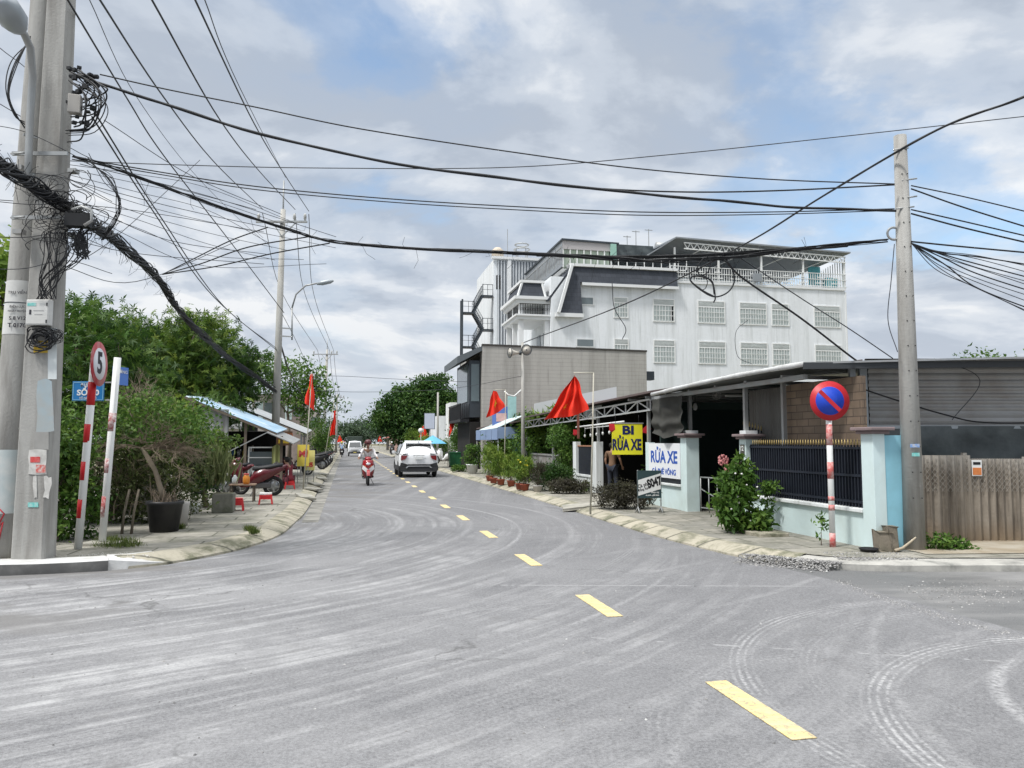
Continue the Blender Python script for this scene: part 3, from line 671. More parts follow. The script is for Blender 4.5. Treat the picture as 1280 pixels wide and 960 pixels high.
m = MB(); m.bx(V0+.03, V0+.17, uc+.26, up2, .08, .60); m.bx(V0+.03, V0+.17, up1+.3, Us(811), .08, .62); BE(m, 'low_wall', M_BLUEWALL, t)
m = MB(); m.bx(V0-.02, V0+.21, uc+.262, up2-.002, .60, .655); m.bx(V0-.02, V0+.21, up1+.302, Us(811)-.002, .62, .67); BE(m, 'coping', M_WHITEWALL, t, bevel=.008)
m = MB(); u = uc+.31
while u < up2-.03: m.bx(V0+.085, V0+.11, u, u+.022, .66, 1.56); u += .072
for z in (.72, 1.1, 1.5): m.bx(V0+.075, V0+.12, uc+.27, up2-.002, z, z+.035)
m.bx(V0+.125, V0+.13, uc+.27, up2-.005, .68, 1.50)
rl = B(m, 'railing', M_RAIL, t)
m = MB(); u = uc+.321
while u < up2-.03: m.tube([(V0+.097, u, 1.56), (V0+.097, u, 1.60), (V0+.097, u, 1.655)], [.011, .013, .001], 5); u += .072
B(m, 'spikes', M_GOLD, rl)
m = MB(); m.bx(V0+.08, V0+.1, up1+.3, Us(811), .67, 1.05); B(m, 'dark_panel', M_RAIL, t)
m = MB(); m.bx(V0-.012, V0, up2+.04, up2+.19, 1.36, 1.56); pl = B(m, 'house_number', mat('bronze_plate', (.10, .10, .08), .4, .2, metal=.4), t)
tx = text('12', .125, (-.016, up2+.115-uc, 1.485), (math.pi/2, 0, -math.pi/2), M_WHITE, pl, bold=.002)
# white panel between gate pillar and thin pillar: the car wash sign
ua, ub = up1+.31, Us(811)-.01
sg = RT('car_wash_sign', 'white signboard with blue letters fixed on the pale blue wall beside the gate', 'signboard', ua, V0, z=.0)
m = MB(); m.bx(V0-.012, V0+.02, ua, ub, .79, 1.58); B(m, 'board', mat('sign_white', (.80, .82, .84), .45, .03), sg)
M_BLUETXT = mat('blue_letters', (.02, .09, .42), .5, .1)
L_ = ub-ua
text('RỬA XE', .36, (-.015, L_*.5, 1.25), (math.pi/2, 0, -math.pi/2), M_BLUETXT, sg, bold=.010, sx=1.22, sy=1.05)
text('CÀ PHÊ VÕNG', .165, (-.015, L_*.5, .92), (math.pi/2, 0, -math.pi/2), M_BLUETXT, sg, bold=.004, sx=1.25, sy=1.05)
# narrow wall panel past the entrance
u1, u2 = S(745, V0)[0], S(716, V0)[0]
t = RT('narrow_wall', 'narrow white wall panel with two posts and a dark slatted insert, left of the entrance', 'wall', u1, V0)
m = MB(); m.bx(V0, V0+.22, u1, u1+.42, .08, 1.62); m.bx(V0, V0+.16, u2-.35, u2, .08, 1.62); BE(m, 'post', M_WHITEWALL, t, bevel=.006)
m = MB(); m.bx(V0+.02, V0+.16, u1+.42, u2-.35, .08, .55); m.bx(V0-.01, V0+.18, u1+.421, u2-.351, .55, .61); B(m, 'low_wall', M_WHITEWALL, t)
m = MB(); u = u1+.43
while u < u2-.38: m.bx(V0+.07, V0+.10, u, u+.05, .61, 1.47); u += .075
B(m, 'slats', M_RAIL, t)
m = MB(); m.bx(V0+.05, V0+.12, u1+.421, u2-.351, 1.472, 1.51); B(m, 'rail', mat('wood_rail', (.4, .2, .12), .7), t)

# ---- the corner house: metal roof, walls of board, shutter -----------
rc = S(1004, 4.45, 455); zr = rc[1]
ucr = rc[0]
# side-street frame: the front wall runs along world +X at Y about 12.2
hs = thing('corner_house', 'low corner house with grey corrugated side wall, metal roof and dark open front', 'house', (5.6, 12.35, .11), 0)
def W(mb, name, material, parent, **k): return mb.build(name, material, parent, world=True, **k)
YW = 12.35
z_at = lambda px, py, Y: P(px, py, Y).z
m = MB(); m.corr((5.75, YW, 1.86), (0, 0, 1.02), (22, 0, 0), .105, .014); W(m, 'side_wall', M_CORR, hs)
m = MB(); m.bx(5.6, 5.72, YW-.03, YW+.05, .1, 2.9); m.bx(5.45, 5.54, YW-.02, YW+.05, .1, 2.9); m.bx(5.6, 28, YW-.05, YW-.018, 1.82, 1.87); WE(m, 'wall_post', mat('galvanised', (.36, .39, .41), .5, .15, 4, metal=.5), hs)
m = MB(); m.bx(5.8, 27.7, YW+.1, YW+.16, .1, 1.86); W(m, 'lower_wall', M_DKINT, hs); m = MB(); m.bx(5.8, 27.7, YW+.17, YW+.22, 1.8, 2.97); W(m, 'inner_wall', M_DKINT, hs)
# hanging tarpaulin strip under the shutter
g = MB(); nx, nz = 90, 8; vs = []
for i in range(nx+1):
    for j in range(nz+1):
        x = 5.62+i*22/nx; z = 1.86-j*(.62+.03*math.sin(x*3))/nz
        vs.append((x, YW-.06-.03*mnoise.noise(Vector((x*2.2, z*3, 0)))-.07*mnoise.noise(Vector((x*7, z*1.5, 4))), z))
g.add(vs, [(i*(nz+1)+j, (i+1)*(nz+1)+j, (i+1)*(nz+1)+j+1, i*(nz+1)+j+1) for i in range(nx) for j in range(nz)], True)
W(g, 'tarpaulin', M_TARP, hs)
# roof: eaves over the side street, and a long pale rolled edge along the road
e0 = R(ucr, 4.45, zr)
far = R(S(815, 4.45, 493)[0], 4.45, S(815, 4.45, 493)[1])
eR = Vector((28, 11.6, 3.02)); back = 9.0
rp = [e0, Vector((8, 11.62, 2.93)), eR, Vector((28, 26, 4.2)), far+Vector((DY*6, -DX*6, .9)), far]
m = MB()
mid = (e0+far)/2+Vector((0, 0, .03))
m.plate([e0, Vector((7.5, 11.62, zr+.06)), eR, Vector((28, 24, 3.6)), Vector((9.5, 24, 3.6))], (0, 0, .03))
m.plate([far, e0, Vector((9.5, 24, 3.6)), far+Vector((DY*5, -DX*5, .75))], (0, 0, .03))
W(m, 'roof', M_ROOFMETAL, hs)
m = MB(); pts = [e0+(far-e0)*i/12+Vector((0, 0, .035*math.sin(i/12*math.pi))) for i in range(13)]
m.tube(pts, [.042+.006*math.sin(i*2.1) for i in range(13)], 10); W(m, 'rolled_edge', mat('dull_white_edge', (.58, .59, .59), .6, .08, 2, dirt=(.36, .35, .33), damt=.7, dscale=3), hs)
m = MB(); m.bar(e0+Vector((0, 0, -.03)), eR+Vector((0, 0, -.03)), .05, .10); W(m, 'eave_trim', mat('dark_trim', (.05, .055, .06), .6), hs)
# inner structures in the road frame
hi = RT('open_workshop', 'dark open car wash interior under the metal roof with steel posts and board walls', 'workshop', ucr+.5, 5.2)
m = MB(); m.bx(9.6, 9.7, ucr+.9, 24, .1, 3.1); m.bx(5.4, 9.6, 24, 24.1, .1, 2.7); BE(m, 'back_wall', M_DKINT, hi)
def brick_mat(name, c1, c2, mo, bw, rh, dirt=.6):
    if name in _mats: return _mats[name]
    s = NT(name); v = s.tc.outputs['Object']
    cmb2 = s.n('ShaderNodeCombineXYZ'); sp = s.n('ShaderNodeSeparateXYZ'); s.l(v, sp.inputs[0])
    s.l(s.math('ADD', sp.outputs[0], sp.outputs[1]), cmb2.inputs[0]); s.l(sp.outputs[2], cmb2.inputs[1])
    b = s.n('ShaderNodeTexBrick'); s.l(cmb2.outputs[0], b.inputs['Vector']); b.inputs['Scale'].default_value = 1; b.inputs['Brick Width'].default_value = bw; b.inputs['Row Height'].default_value = rh
    b.inputs['Mortar Size'].default_value = .008; b.inputs['Color1'].default_value = (*c1, 1); b.inputs['Color2'].default_value = (*c2, 1); b.inputs['Mortar'].default_value = (*mo, 1)
    c = s.mix(s.ramp(s.noise(v, 2, 6), [(.45, 0), (.7, dirt)]), b.outputs['Color'], tuple(x*.5 for x in c1)); s.l(c, s.p.inputs['Base Color']); s.p.inputs['Roughness'].default_value = .8
    s.bump(s.math('MULTIPLY', b.outputs['Fac'], -1), .4, .01); _mats[name] = s.m; return s.m
M_BROWNTILE = brick_mat('brown_tile', (.27, .195, .135), (.20, .15, .11), (.10, .075, .06), .34, .125, .7)
vb = 5.25; ue0, ue1 = S(1079, vb)[0], S(984, vb)[0]; ue2 = S(938, vb)[0]
m = MB(); m.bx(vb, vb+.08, ue0, ue1, .6, 2.62); B(m, 'tiled_wall', M_BROWNTILE, hi)
m = MB(); m.corr((vb, ue1+.12, .6), (0, ue2-ue1-.1, 0), (0, 0, 2.0), .09, .010); B(m, 'board_wall', M_PLY, hi)
m = MB()
for px, v in ((932, 4.85), (980, 5.1), (862, 4.9), (810, 4.95)): u = S(px, v)[0]; m.bx(v, v+.07, u, u+.07, .1, 2.75)
BE(m, 'steel_post', M_STEEL, hi)
m = MB(); zc = zr-.12; m.bx(4.7, 4.78, ucr+.4, S(815, 4.7)[0], zc-.08, zc); 
for k in range(7): u = ucr+1+k*1.2; m.bx(4.7, 9.5, u, u+.06, zc-.02, zc+.04)
BE(m, 'roof_beam', M_STEEL, hi)
# draped cloth under the eave above the sign
ga, gb = S(853, 4.66)[0], S(815, 4.66)[0]; g = MB(); nx, nz = 30, 20; vs = []
for i in range(nx+1):
    for j in range(nz+1):
        a, b = i/nx, j/nz; u = ga+(gb-ga)*a; sag = .93-.25*abs(a-.5)*1.1
        z = 2.62-b*sag; vs.append((4.66+.05*math.sin(b*16+2*mnoise.noise(Vector((a*4, b*3, 0))))*b+.04*math.sin(a*9), u, z))
g.add(vs, [(i*(nz+1)+j, (i+1)*(nz+1)+j, (i+1)*(nz+1)+j+1, i*(nz+1)+j+1) for i in range(nx) for j in range(nz)], True)
B(g, 'draped_cloth', mat('dark_cloth', (.045, .045, .04), .9, .3, 3, dirt=(.08, .08, .07), damt=.5), hi)
g.__init__()
# things hung or standing inside
p = R(S(869, 5.3)[0], 5.3, 0); uu, zz_ = S(869, 5.3, 508)
t = RT('hanging_bulb', 'white bulb lamp hanging under the dark roof beside the fan', 'lamp', uu, 5.3)
m = MB(); m.tube([(5.3, uu, zr-.1), (5.3, uu, zz_+.08)], .006, 5); B(m, 'cord', M_BLACK, t)
m = MB(); m.lathe([(.015, .08), (.03, .06), (.05, 0), (.05, -.05), (.03, -.08), (.005, -.09)], (5.3, uu, zz_), 10); B(m, 'bulb', M_WHITE, t)
uu, zz_ = S(896, 5.4, 494)
t = RT('ceiling_fan', 'small white fan hanging in the dark workshop above the gate', 'fan', uu, 5.4)
m = MB(); m.torus((5.4, uu, zz_), (.3, 1, 0), .09, .008, 20, 6); m.torus((5.4, uu-.03, zz_), (.3, 1, 0), .05, .006, 16, 6)
for k in range(8): q = k*math.pi/4; m.bar((5.4, uu, zz_), (5.4+.09*math.cos(q), uu-.03*math.cos(q), zz_+.09*math.sin(q)), .005)
B(m, 'cage', M_STEEL, t); m = MB(); m.cyl((5.4, uu, zz_), (5.4, uu, zr-.1), .012); m.ell((5.4, uu+.04, zz_), .04); B(m, 'motor', M_STEEL, t)
t = RT('tube_lamp', 'thin white fluorescent tube mounted beside the fan under the roof', 'lamp', uu+.3, 5.7); u3, z3 = S(915, 5.7, 495)
m = MB(); m.bx(5.55, 6.0, u3, u3+.03, z3-.015, z3+.015); B(m, 'tube', M_WHITE, t)
uu, zz_ = S(893, 6.3, 575)
g = MB(); vs = []; nx, nz = 20, 10
for i in range(nx+1):
    for j in range(nz+1):
        a, b = i/nx, j/nz; vs.append((5.6+a*2.2, uu+.3*math.sin(a*3), 1.55-.45*b-.18*math.sin(a*math.pi)+.03*math.sin(b*14)))
g.add(vs, [(i*(nz+1)+j, (i+1)*(nz+1)+j, (i+1)*(nz+1)+j+1, i*(nz+1)+j+1) for i in range(nx) for j in range(nz)], True)
r = RT('blue_tarpaulin', 'crumpled blue tarpaulin hung behind the black gate leaf', 'tarpaulin', uu, 6.3); B(g, 'sheet', M_BLUETARP, r)
# gate
t = RT('gate_leaf', 'open black metal gate leaf with gold spikes beside the numbered pillar', 'gate', up2+.3, V0+.2)
ug = up2+.28; m = MB()
for k in range(17): x = V0+.12+k*.06; m.bx(x, x+.02, ug, ug+.02, .2, 1.93-.011*k*0-(k*.018))
for z in (.25, 1.0, 1.55): m.bx(V0+.1, V0+1.12, ug-.005, ug+.025, z, z+.04)
B(m, 'bars', M_RAIL, t); m = MB()
for k in range(17): x = V0+.13+k*.06; m.tube([(x, ug+.01, 1.93-k*.018), (x, ug+.01, 1.97-k*.018), (x, ug+.01, 2.04-k*.018)], [.011, .014, .001], 5)
B(m, 'spikes', M_GOLD, t)
t = RT('low_gate', 'low grey tube gate standing ajar at the foot of the gate pillar', 'gate', up1-.1, V0+.35)
m = MB(); a = Vector((V0+.30, up1-.05, 0)); b = Vector((V0+.42, up1-.95, 0))
for z in (.2, .85): m.tube([a+Vector((0, 0, z)), b+Vector((0, 0, z))], .016, 6)
for k in range(4): q = a+(b-a)*k/3; m.tube([q+Vector((0, 0, .12)), q+Vector((0, 0, .86))], .013, 6)
m.tube([a+Vector((0, 0, .6)), b+Vector((0, 0, .35))], .012, 6); B(m, 'frame', M_STEEL, t)

# ---- fibre-cement fence, wire netting, blocks at the foot ------------
fy = 11.75
t = thing('fibre_cement_fence', 'weathered brown corrugated fibre-cement fence along the side street', 'fence', (5.3, fy, .1))
x = 5.22; rg = random.Random(5); mb1 = None
while x < 20:
    wd = rg.choice((.86, .92, .9)); top = 1.38+rg.uniform(-.03, .03); z0 = .1
    m = MB(); m.corr((x, fy+rg.uniform(-.015, .015), z0), (wd, 0, rg.uniform(-.01, .01)), (rg.uniform(-.01, .01), 0, top-z0), .118, .026, .006); W(m, 'fence_sheet', M_FIBRO, t)
    x += wd-.05
m = MB(); m.corr((5.1, 11.05, .1), (.0, .55, 0), (.02, 0, 1.25), .12, .03, .008); W(m, 'end_sheet', M_FIBRO, t)
m = MB()
for k in range(9): m.bx(5.2+k*1.7, 5.26+k*1.7, fy+.05, fy+.11, .1, 1.42+.02*(k % 3))
WE(m, 'fence_post', M_FIBRO, t)
m = MB(); p = .075
for k in range(60):
    x0 = 5.6+k*p
    if x0 > 8.2: break
    m.tube([(x0, fy-.035, 1.36), (x0+.42, fy-.035, 1.36-.42*1.2)], .0034, 3, False); m.tube([(x0+.42, fy-.037, 1.36), (x0, fy-.037, 1.36-.42*1.2)], .0034, 3, False)
W(m, 'wire_netting', mat('rusty_wire', (.34, .32, .29), .7, .3, 10, metal=.5), t)
# notice stuck on the fence
c0 = P(1221, 585, fy-.05)
t = thing('fence_notice', 'small orange and white printed notice stuck on the fibre-cement fence', 'notice', c0)
m = MB(); m.box((0, 0, 0), (.15, .008, .24)); o = m.build('sheet', M_WHITE, t); m = MB(); m.box((0, -.006, -.05), (.13, .004, .11)); m.build('orange_panel', mat('orange_print', (.6, .2, .06), .6, .3, 20), t); m = MB(); m.box((.0, -.006, .07), (.11, .004, .04)); m.build('print_band', M_BLACK, t)
c0 = G(1107, 688, .12)
t = thing('concrete_stump', 'broken mossy concrete stump at the foot of the blue wall corner', 'concrete block', c0)
m = MB(); m.plate([(-.13, -.1, 0), (.02, -.13, 0), (.03, .13, 0), (-.12, .12, 0)], (.01, 0, .26)); m.plate([(.0, -.12, 0), (.15, -.1, 0), (.16, .1, 0), (.03, .12, 0)], (-.02, 0, .33)); m.build('block', mat('old_concrete', (.22, .19, .15), .95, .3, 8, dirt=(.08, .08, .05), damt=.8, bump=.8), t, bevel=.02)
t = thing('black_bowl', 'black rubber bowl lying on the kerb by the concrete stump', 'bowl', G(1086, 690, .11))
MB().lathe([(.05, 0), (.10, .01), (.13, .05), (.125, .055), (.10, .03), (.02, .02)], n=16).build('bowl', M_BLACK, t)
t = thing('dry_branch', 'pale bent dry branch lying at the foot of the concrete utility pole', 'branch', G(1130, 690, .12))
MB().tube([(-.12, 0, .02), (0, .03, .05), (.1, 0, .14), (.16, -.02, .2)], [.022, .02, .016, .01], 6).build('stick', mat('dry_wood', (.42, .36, .27), .9, .2), t)

# ---- no parking sign --------------------------------------------------
M_SIGNRED = mat('sign_red', (.50, .02, .03), .45, .08, 6); M_SIGNBLUE = mat('sign_blue', (.015, .06, .50), .4, .1, 6)
b0 = G(1041, 684, .11); zt = P(1042, 501, b0.y-.06).z
t = thing('no_parking_sign', 'round red and blue no parking sign on a red and white banded post', 'road sign', b0)
z = 0; k = 0; top = zt-b0.z+.25
segs = [(.0, .20, 'r'), (.20, .52, 'w'), (.52, .60, 'r'), (.60, .66, 'w'), (.66, .72, 'r'), (.72, .97, 'w'), (.97, 1.21, 'r'), (1.21, 1.45, 'w'), (1.45, 1.75, 'r')]
M_FADEDRED = mat('faded_red', (.52, .12, .11), .6, .15, 10, dirt=(.72, .66, .62), damt=.75, dscale=12)
m = MB(); m.cyl((0, 0, -.1), (0, 0, top), .042, n=14); m.build('post', M_WHITE, t)
m = MB()
for a, b, c in segs:
    if c == 'r': m.cyl((0, 0, a), (0, 0, b), .0435, n=14)
build_each(m, 'red_band', M_FADEDRED, t)
zc = zt-b0.z; m = MB(); m.cyl((0, -.055, zc), (0, -.045, zc), .285, n=40); f = m.build('sign_face', M_SIGNRED, t)
m = MB(); m.cyl((0, -.060, zc), (0, -.056, zc), .205, n=40); m.build('blue_disc', M_SIGNBLUE, f)
m = MB(); q = .205; m.plate([(-q*.70-.02, -.0612, zc+q*.70-.02), (-q*.70+.02, -.0612, zc+q*.70+.02), (q*.70+.02, -.0612, zc-q*.70+.02), (q*.70-.02, -.0612, zc-q*.70-.02)], (0, -.003, 0)); m.build('red_bar', M_SIGNRED, f)
m = MB(); m.box((0, -.044, zc+.1), (.12, .01, .03)); m.box((0, -.044, zc-.1), (.12, .01, .03)); build_each(m, 'bracket', M_STEEL, t)

# ---- plants by the wall ----------------------------------------------
pb = G(927, 666, .12)
t = tree('flowering_shrub', 'leafy green shrub with small white flowers against the gate pillar', 'shrub', pb, [((-.04, .1, .42), (.25, .25, .33)), ((-.02, .1, .85), (.20, .22, .28)), ((.0, .1, 1.12), (.11, .12, .17)), ((.24, .0, .18), (.26, .22, .15))], 90, 32, .115, LEAF_MD, 11, trunk=.03, sigma=.24, aspect=.5, droop=.4)
m = MB(); rg = random.Random(3)
for _ in range(9): m.ell((rg.uniform(-.2, .3), rg.uniform(-.25, -.1), rg.uniform(.15, 1.1)), (.018, .018, .015), 6, 4)
m.build('blossom', mat('white_petals', (.8, .78, .76), .7), t)
e = thing('stone_edging', 'low mossy concrete plinth under the flowering shrub', 'plinth', pb+Vector((.25, 0, -.02)), RZ); MB().box((0, 0, .035), (.5, 1.1, .07)).build('slab', M_KERB, e, bevel=.01)
t = tree('flowering_plant', 'pink hydrangea like blooms rising behind the leafy shrub at the gate', 'plant', R(up1-1.1, V0+.35, .12), [((0, 0, .6), (.2, .2, .25))], 25, 20, .09, LEAF_MD, 12, trunk=.02, sigma=.3)
m = MB(); rg = random.Random(4)
for cx_, cz_, rr_ in ((-.08, 1.12, .10), (.06, .93, .11)):
    for _ in range(60):
        d = Vector((rg.gauss(0, 1), rg.gauss(0, 1), rg.gauss(0, 1))).normalized()*rr_; m.ell(Vector((cx_, -.1, cz_))+d, .022, 5, 3)
m.build('bloom', mat('pink_petals', (.62, .26, .26), .7, .25, 20), t)
t = tree('climbing_plant', 'small dark leafed plant hanging over the wall coping right of the shrub', 'plant', R(S(958, 4.6)[0], 4.6, .12), [((0, 0, .55), (.10, .12, .28))], 16, 16, .09, LEAF_MD, 13, trunk=.012, sigma=.3)
t = tree('seedling', 'thin seedling sprouting beside the no parking post', 'plant', G(1027, 682, .11), [((0, 0, .28), (.08, .08, .16))], 8, 7, .07, LEAF_MD, 14, trunk=.006, sigma=.3, twig=6)
t = tree('weed_clump', 'creeping green weeds at the foot of the concrete utility pole', 'weeds', G(1173, 686, .12), [((0, 0, .07), (.28, .15, .08)), ((.2, 0, .05), (.25, .12, .05))], 40, 16, .07, LEAF_MD, 15, trunk=.008, sigma=.3, twig=6)
t['kind'] = 'stuff'
# ---- yellow hanging sign, pennants, standing board -------------------
ys = P(784, 549, 19.6); M_YSIGN = mat('sign_yellow', (.80, .76, .03), .45, .06, 3); M_NAVY = mat('navy_letters', (.012, .018, .10), .5)
t = thing('yellow_sign', 'yellow hanging signboard with navy letters BI RỬA XE above the entrance', 'signboard', (ys.x, ys.y, ys.z), rad(4))
MB().box((0, 0, 0), (.78, .04, .78)).build('board', M_YSIGN, t)
MB().box((0, 0, .405), (.84, .06, .03)).build('top_rail', M_STEEL, t)
text('BI', .30, (0.02, -.024, .22), (math.pi/2, 0, 0), M_NAVY, t, bold=.012, sx=1.3)
text('RỬA XE', .25, (-.02, -.024, -.15), (math.pi/2, 0, 0), M_NAVY, t, bold=.010, sx=.86, sy=1.5)
build_each(MB().tube([(-.3, 0, .42), (-.3, 0, .62)], .006, 5).tube([(.3, 0, .42), (.3, 0, .62)], .006, 5), 'hanger', M_BLACK, t)
sb = G(812, 641, .115)
t = thing('standing_board', 'dark green standing board with a white diagonal band reading Cà phê S047', 'signboard', (sb.x, sb.y, .115), rad(6))
MB().box((0, 0, .60), (.52, .03, .58)).build('board', mat('board_green', (.03, .06, .065), .5, .1), t)
m = MB(); m.tube([(-.25, 0, 0), (-.25, 0, .9)], .012, 6).tube([(.25, 0, 0), (.25, 0, .9)], .012, 6)
for s in (-.25, .25): m.tube([(s, -.12, 0), (s, 0, .14), (s, .12, 0)], .011, 6).tube([(s-.07, 0, 0), (s, 0, .13), (s+.07, 0, 0)], .009, 6)
m.build('frame', M_STEEL, t)
m = MB(); m.plate([(-.245, -.018, .36), (.245, -.018, .50), (.245, -.018, .83), (-.245, -.018, .69)], (0, -.003, 0)); m.build('white_band', M_WHITE, t)
text('S047', .21, (.105, -.023, .635), (math.pi/2, -.27, 0), M_BLACK, t, bold=.009, sx=.75, sy=1.15)
text('Cà phê', .10, (-.13, -.023, .585), (math.pi/2, -.27, 0), M_BLACK, t, bold=.002, sx=.9)
text('Đồng Xanh', .07, (-.12, -.023, .50), (math.pi/2, -.27, 0), M_BLACK, t, bold=.001, sx=.8)
text('Phục vụ', .05, (.12, -.018, .43), (math.pi/2, 0, 0), M_WHITE, t, bold=.001)
text('cà phê - giải khát', .042, (.06, -.018, .37), (math.pi/2, 0, 0), M_WHITE, t, bold=.001)
def pennant(px, py, Y, h, label, tilt=.3):
    c = P(px, py, Y); t = thing('pennant', label, 'pennant', c, 0, 'small red pennants round the entrance')
    m = MB(); m.plate([(-h*.35, 0, h*.5), (h*.3, .02, h*.5), (h*.38, .0, -h*.2), (0, .02, -h*.5), (-h*.3, 0, -h*.3)], (0, .012, 0)); o = m.build('cloth', M_SIGNRED, t); t.rotation_euler = (0, tilt, 0)
pennant(765, 535, 19.4, .22, 'small red pennant at the upper left corner of the yellow sign', 0)
pennant(808, 537, 19.4, .24, 'small red pennant at the upper right of the yellow sign, before the draped cloth', .9)
pennant(719, 541, 24, .20, 'small red pennant on the left post of the narrow white wall', .1)

# ---- truss canopy beyond ---------------------------------------------
vt = 4.85
(ua, za), (ub, zb) = S(813, vt, 494), S(655, vt, 524)
zb = max(zb, 2.3)
t = RT('truss_canopy', 'long brown roofed canopy on white lattice trusses beside the corner house', 'canopy', ua, vt)
m = MB(); m.plate([(vt-.25, ua-.6, za+.02), (vt-.25, ub, zb), (vt+5.5, ub, zb+1.0), (vt+5.5, ua-.6, za+.9)], (0, 0, .05)); B(m, 'roof', M_ROOFBROWN, t)
m = MB(); n = 16; Za = lambda k: za-.10+(zb-za)*k/n
for k in range(n):
    a, b = ua+(ub-ua)*k/n, ua+(ub-ua)*(k+1)/n
    m.bar((vt, a, Za(k)), (vt, b, Za(k+1)), .04); m.bar((vt, a, Za(k)-.26), (vt, b, Za(k+1)-.26), .04)
    m.bar((vt, a, Za(k)), (vt, b, Za(k+1)-.26), .025) if k % 2 else m.bar((vt, a, Za(k)-.26), (vt, b, Za(k+1)), .025)
    m.bar((vt, a, Za(k)), (vt, a, Za(k)-.26), .025)
B(m, 'lattice_truss', M_WHITE, t)
m = MB(); m.bx(vt+.05, vt+.12, ua+.3, ua+.37, .1, za-.1)
for k in (5, 11, 16): u = ua+(ub-ua)*k/n; m.bx(vt+.05, vt+.12, u-.07, u, .1, Za(k)-.1)
BE(m, 'post', M_STEEL, t)
m = MB(); m.bx(vt+3.4, vt+3.45, ua-.3, ub-.1, .1, za+.5); m.bx(vt+.3, vt+3.4, ub-.15, ub-.1, .1, zb); m.bx(vt+.1, vt+3.4, ua-.36, ua-.3, .1, 2.4); BE(m, 'net_screen', M_NET, t)
# string of small lamps and a white pipe over the narrow wall
(p1, zp1), (p2, zp2) = S(780, 4.6, 527), S(720, 4.6, 534)
t = RT('white_awning_bar', 'white pipe with a row of small drop lamps over the narrow wall', 'pipe', p1, 4.6)
m = MB(); m.tube([(4.6, p1, zp1), (4.6, p2, zp2)], .025, 6); m.tube([(4.9, p1, zp1-.04), (4.9, p2, zp2-.04)], .015, 6); BE(m, 'pipe', M_WHITE, t)
for k in range(8): u = p1+(p2-p1)*k/7.5; B(MB().ell((4.8, u, zp1-.20-.02*k), (.035, .035, .05), 8, 6).tube([(4.8, u, zp1-.03), (4.8, u, zp1-.18-.02*k)], .004, 4), 'drop_lamp', M_WHITE, t)

# ---- plants along the right pavement ---------------------------------
def bush(label, px, py, rx, rz_, lm, seed, n=110, per=36, leaf=.055, name='bush', Yoff=0, group=None, cat='bush', up=.35, blobs=None, asp=.45, trunk=.02):
    p = G(px, py, .115); s = p.y/960
    rx *= s; rz_ *= s
    bl = blobs or [((-rx*.45, 0, rz_*.9), (rx*.55, rx*.5, rz_*.85)), ((rx*.4, .1, rz_*.8), (rx*.6, rx*.5, rz_*.8)), ((0, 0, rz_*1.2), (rx*.55, rx*.45, rz_*.75))]
    return tree(name, label, cat, p, bl, n, per, leaf, lm, seed, trunk=trunk, sigma=.22, up=up, group=group, aspect=asp, twig=20)
bush('low dark bush on the pavement in front of the standing board', 781, 636, 37, 16, LEAF_PURP, 21, 170, 40, .05)
bush('low spreading purple-green bush at the foot of the narrow white wall', 712, 617, 27, 9, LEAF_PURP, 22, 120, 36, .055)
bush('rounded dark clipped bush left of the narrow wall, in front of the grey gate', 692, 613, 28, 17, LEAF_DK, 23, 190, 40, .06)
bush('small plant with yellow flowers behind the bamboo pole', 733, 615, 8, 7, LEAF_LT, 24, 25, 20, .05, name='small_plant', cat='plant')
# climbing vine mass over the fence
p = R(S(716, 5.2)[0], 5.2, .11)
tree('vine_bush', 'bright green climbing vine bush between the grey gate and the narrow wall', 'bush', p, [((0, 0, .8), (.5, .7, .8)), ((-.1, .4, 1.6), (.6, 1.0, .5)), ((0, 1.3, 1.9), (.6, .9, .4))], 240, 44, .10, LEAF_MD, 25, trunk=.04, sigma=.2, droop=.4)
p = R(S(690, 6.2)[0], 6.2, .11)
tree('fan_leaf_plant', 'tall plant with long pointed leaves under the truss canopy', 'plant', p, [((0, 0, 1.9), (1.2, 1.6, .6))], 70, 42, .42, LEAF_LT, 26, trunk=.06, sigma=.22, rosette=True, aspect=.14)
for i, (px, py, rx, rz_, v, lm, lab) in enumerate(((672, 552, 1.1, 1.1, 5.6, LEAF_MD, 'full leafy shrub behind the yellow flower pots'), (640, 562, 1.1, 1.1, 5.2, LEAF_LT, 'light green bushy shrub behind the left end of the flower pots'), (662, 528, .7, .5, 5.9, LEAF_DK, 'tall green shrub right of the loudspeaker pole'))):
    u, z = S(px, v, py); tree('shrub', lab, 'shrub', R(u, v, .11), [((0, 0, z-.3), (rx, rx*1.3, rz_)), ((.2, -.6, (z-.3)*.6), (rx*.9, rx, rz_*.8))], 170, 44, .13, lm, 27+i, trunk=.05, sigma=.2)
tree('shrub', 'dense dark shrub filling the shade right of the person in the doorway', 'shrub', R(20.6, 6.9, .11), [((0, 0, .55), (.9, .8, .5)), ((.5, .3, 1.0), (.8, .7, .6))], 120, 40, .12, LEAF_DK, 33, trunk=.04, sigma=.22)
tree('shrub', 'light green shrub just left of the person in the doorway', 'shrub', R(S(760, 6.2)[0], 6.2, .11), [((0, 0, .9), (.4, .5, .5))], 50, 36, .11, LEAF_LT, 34, trunk=.03, sigma=.22)

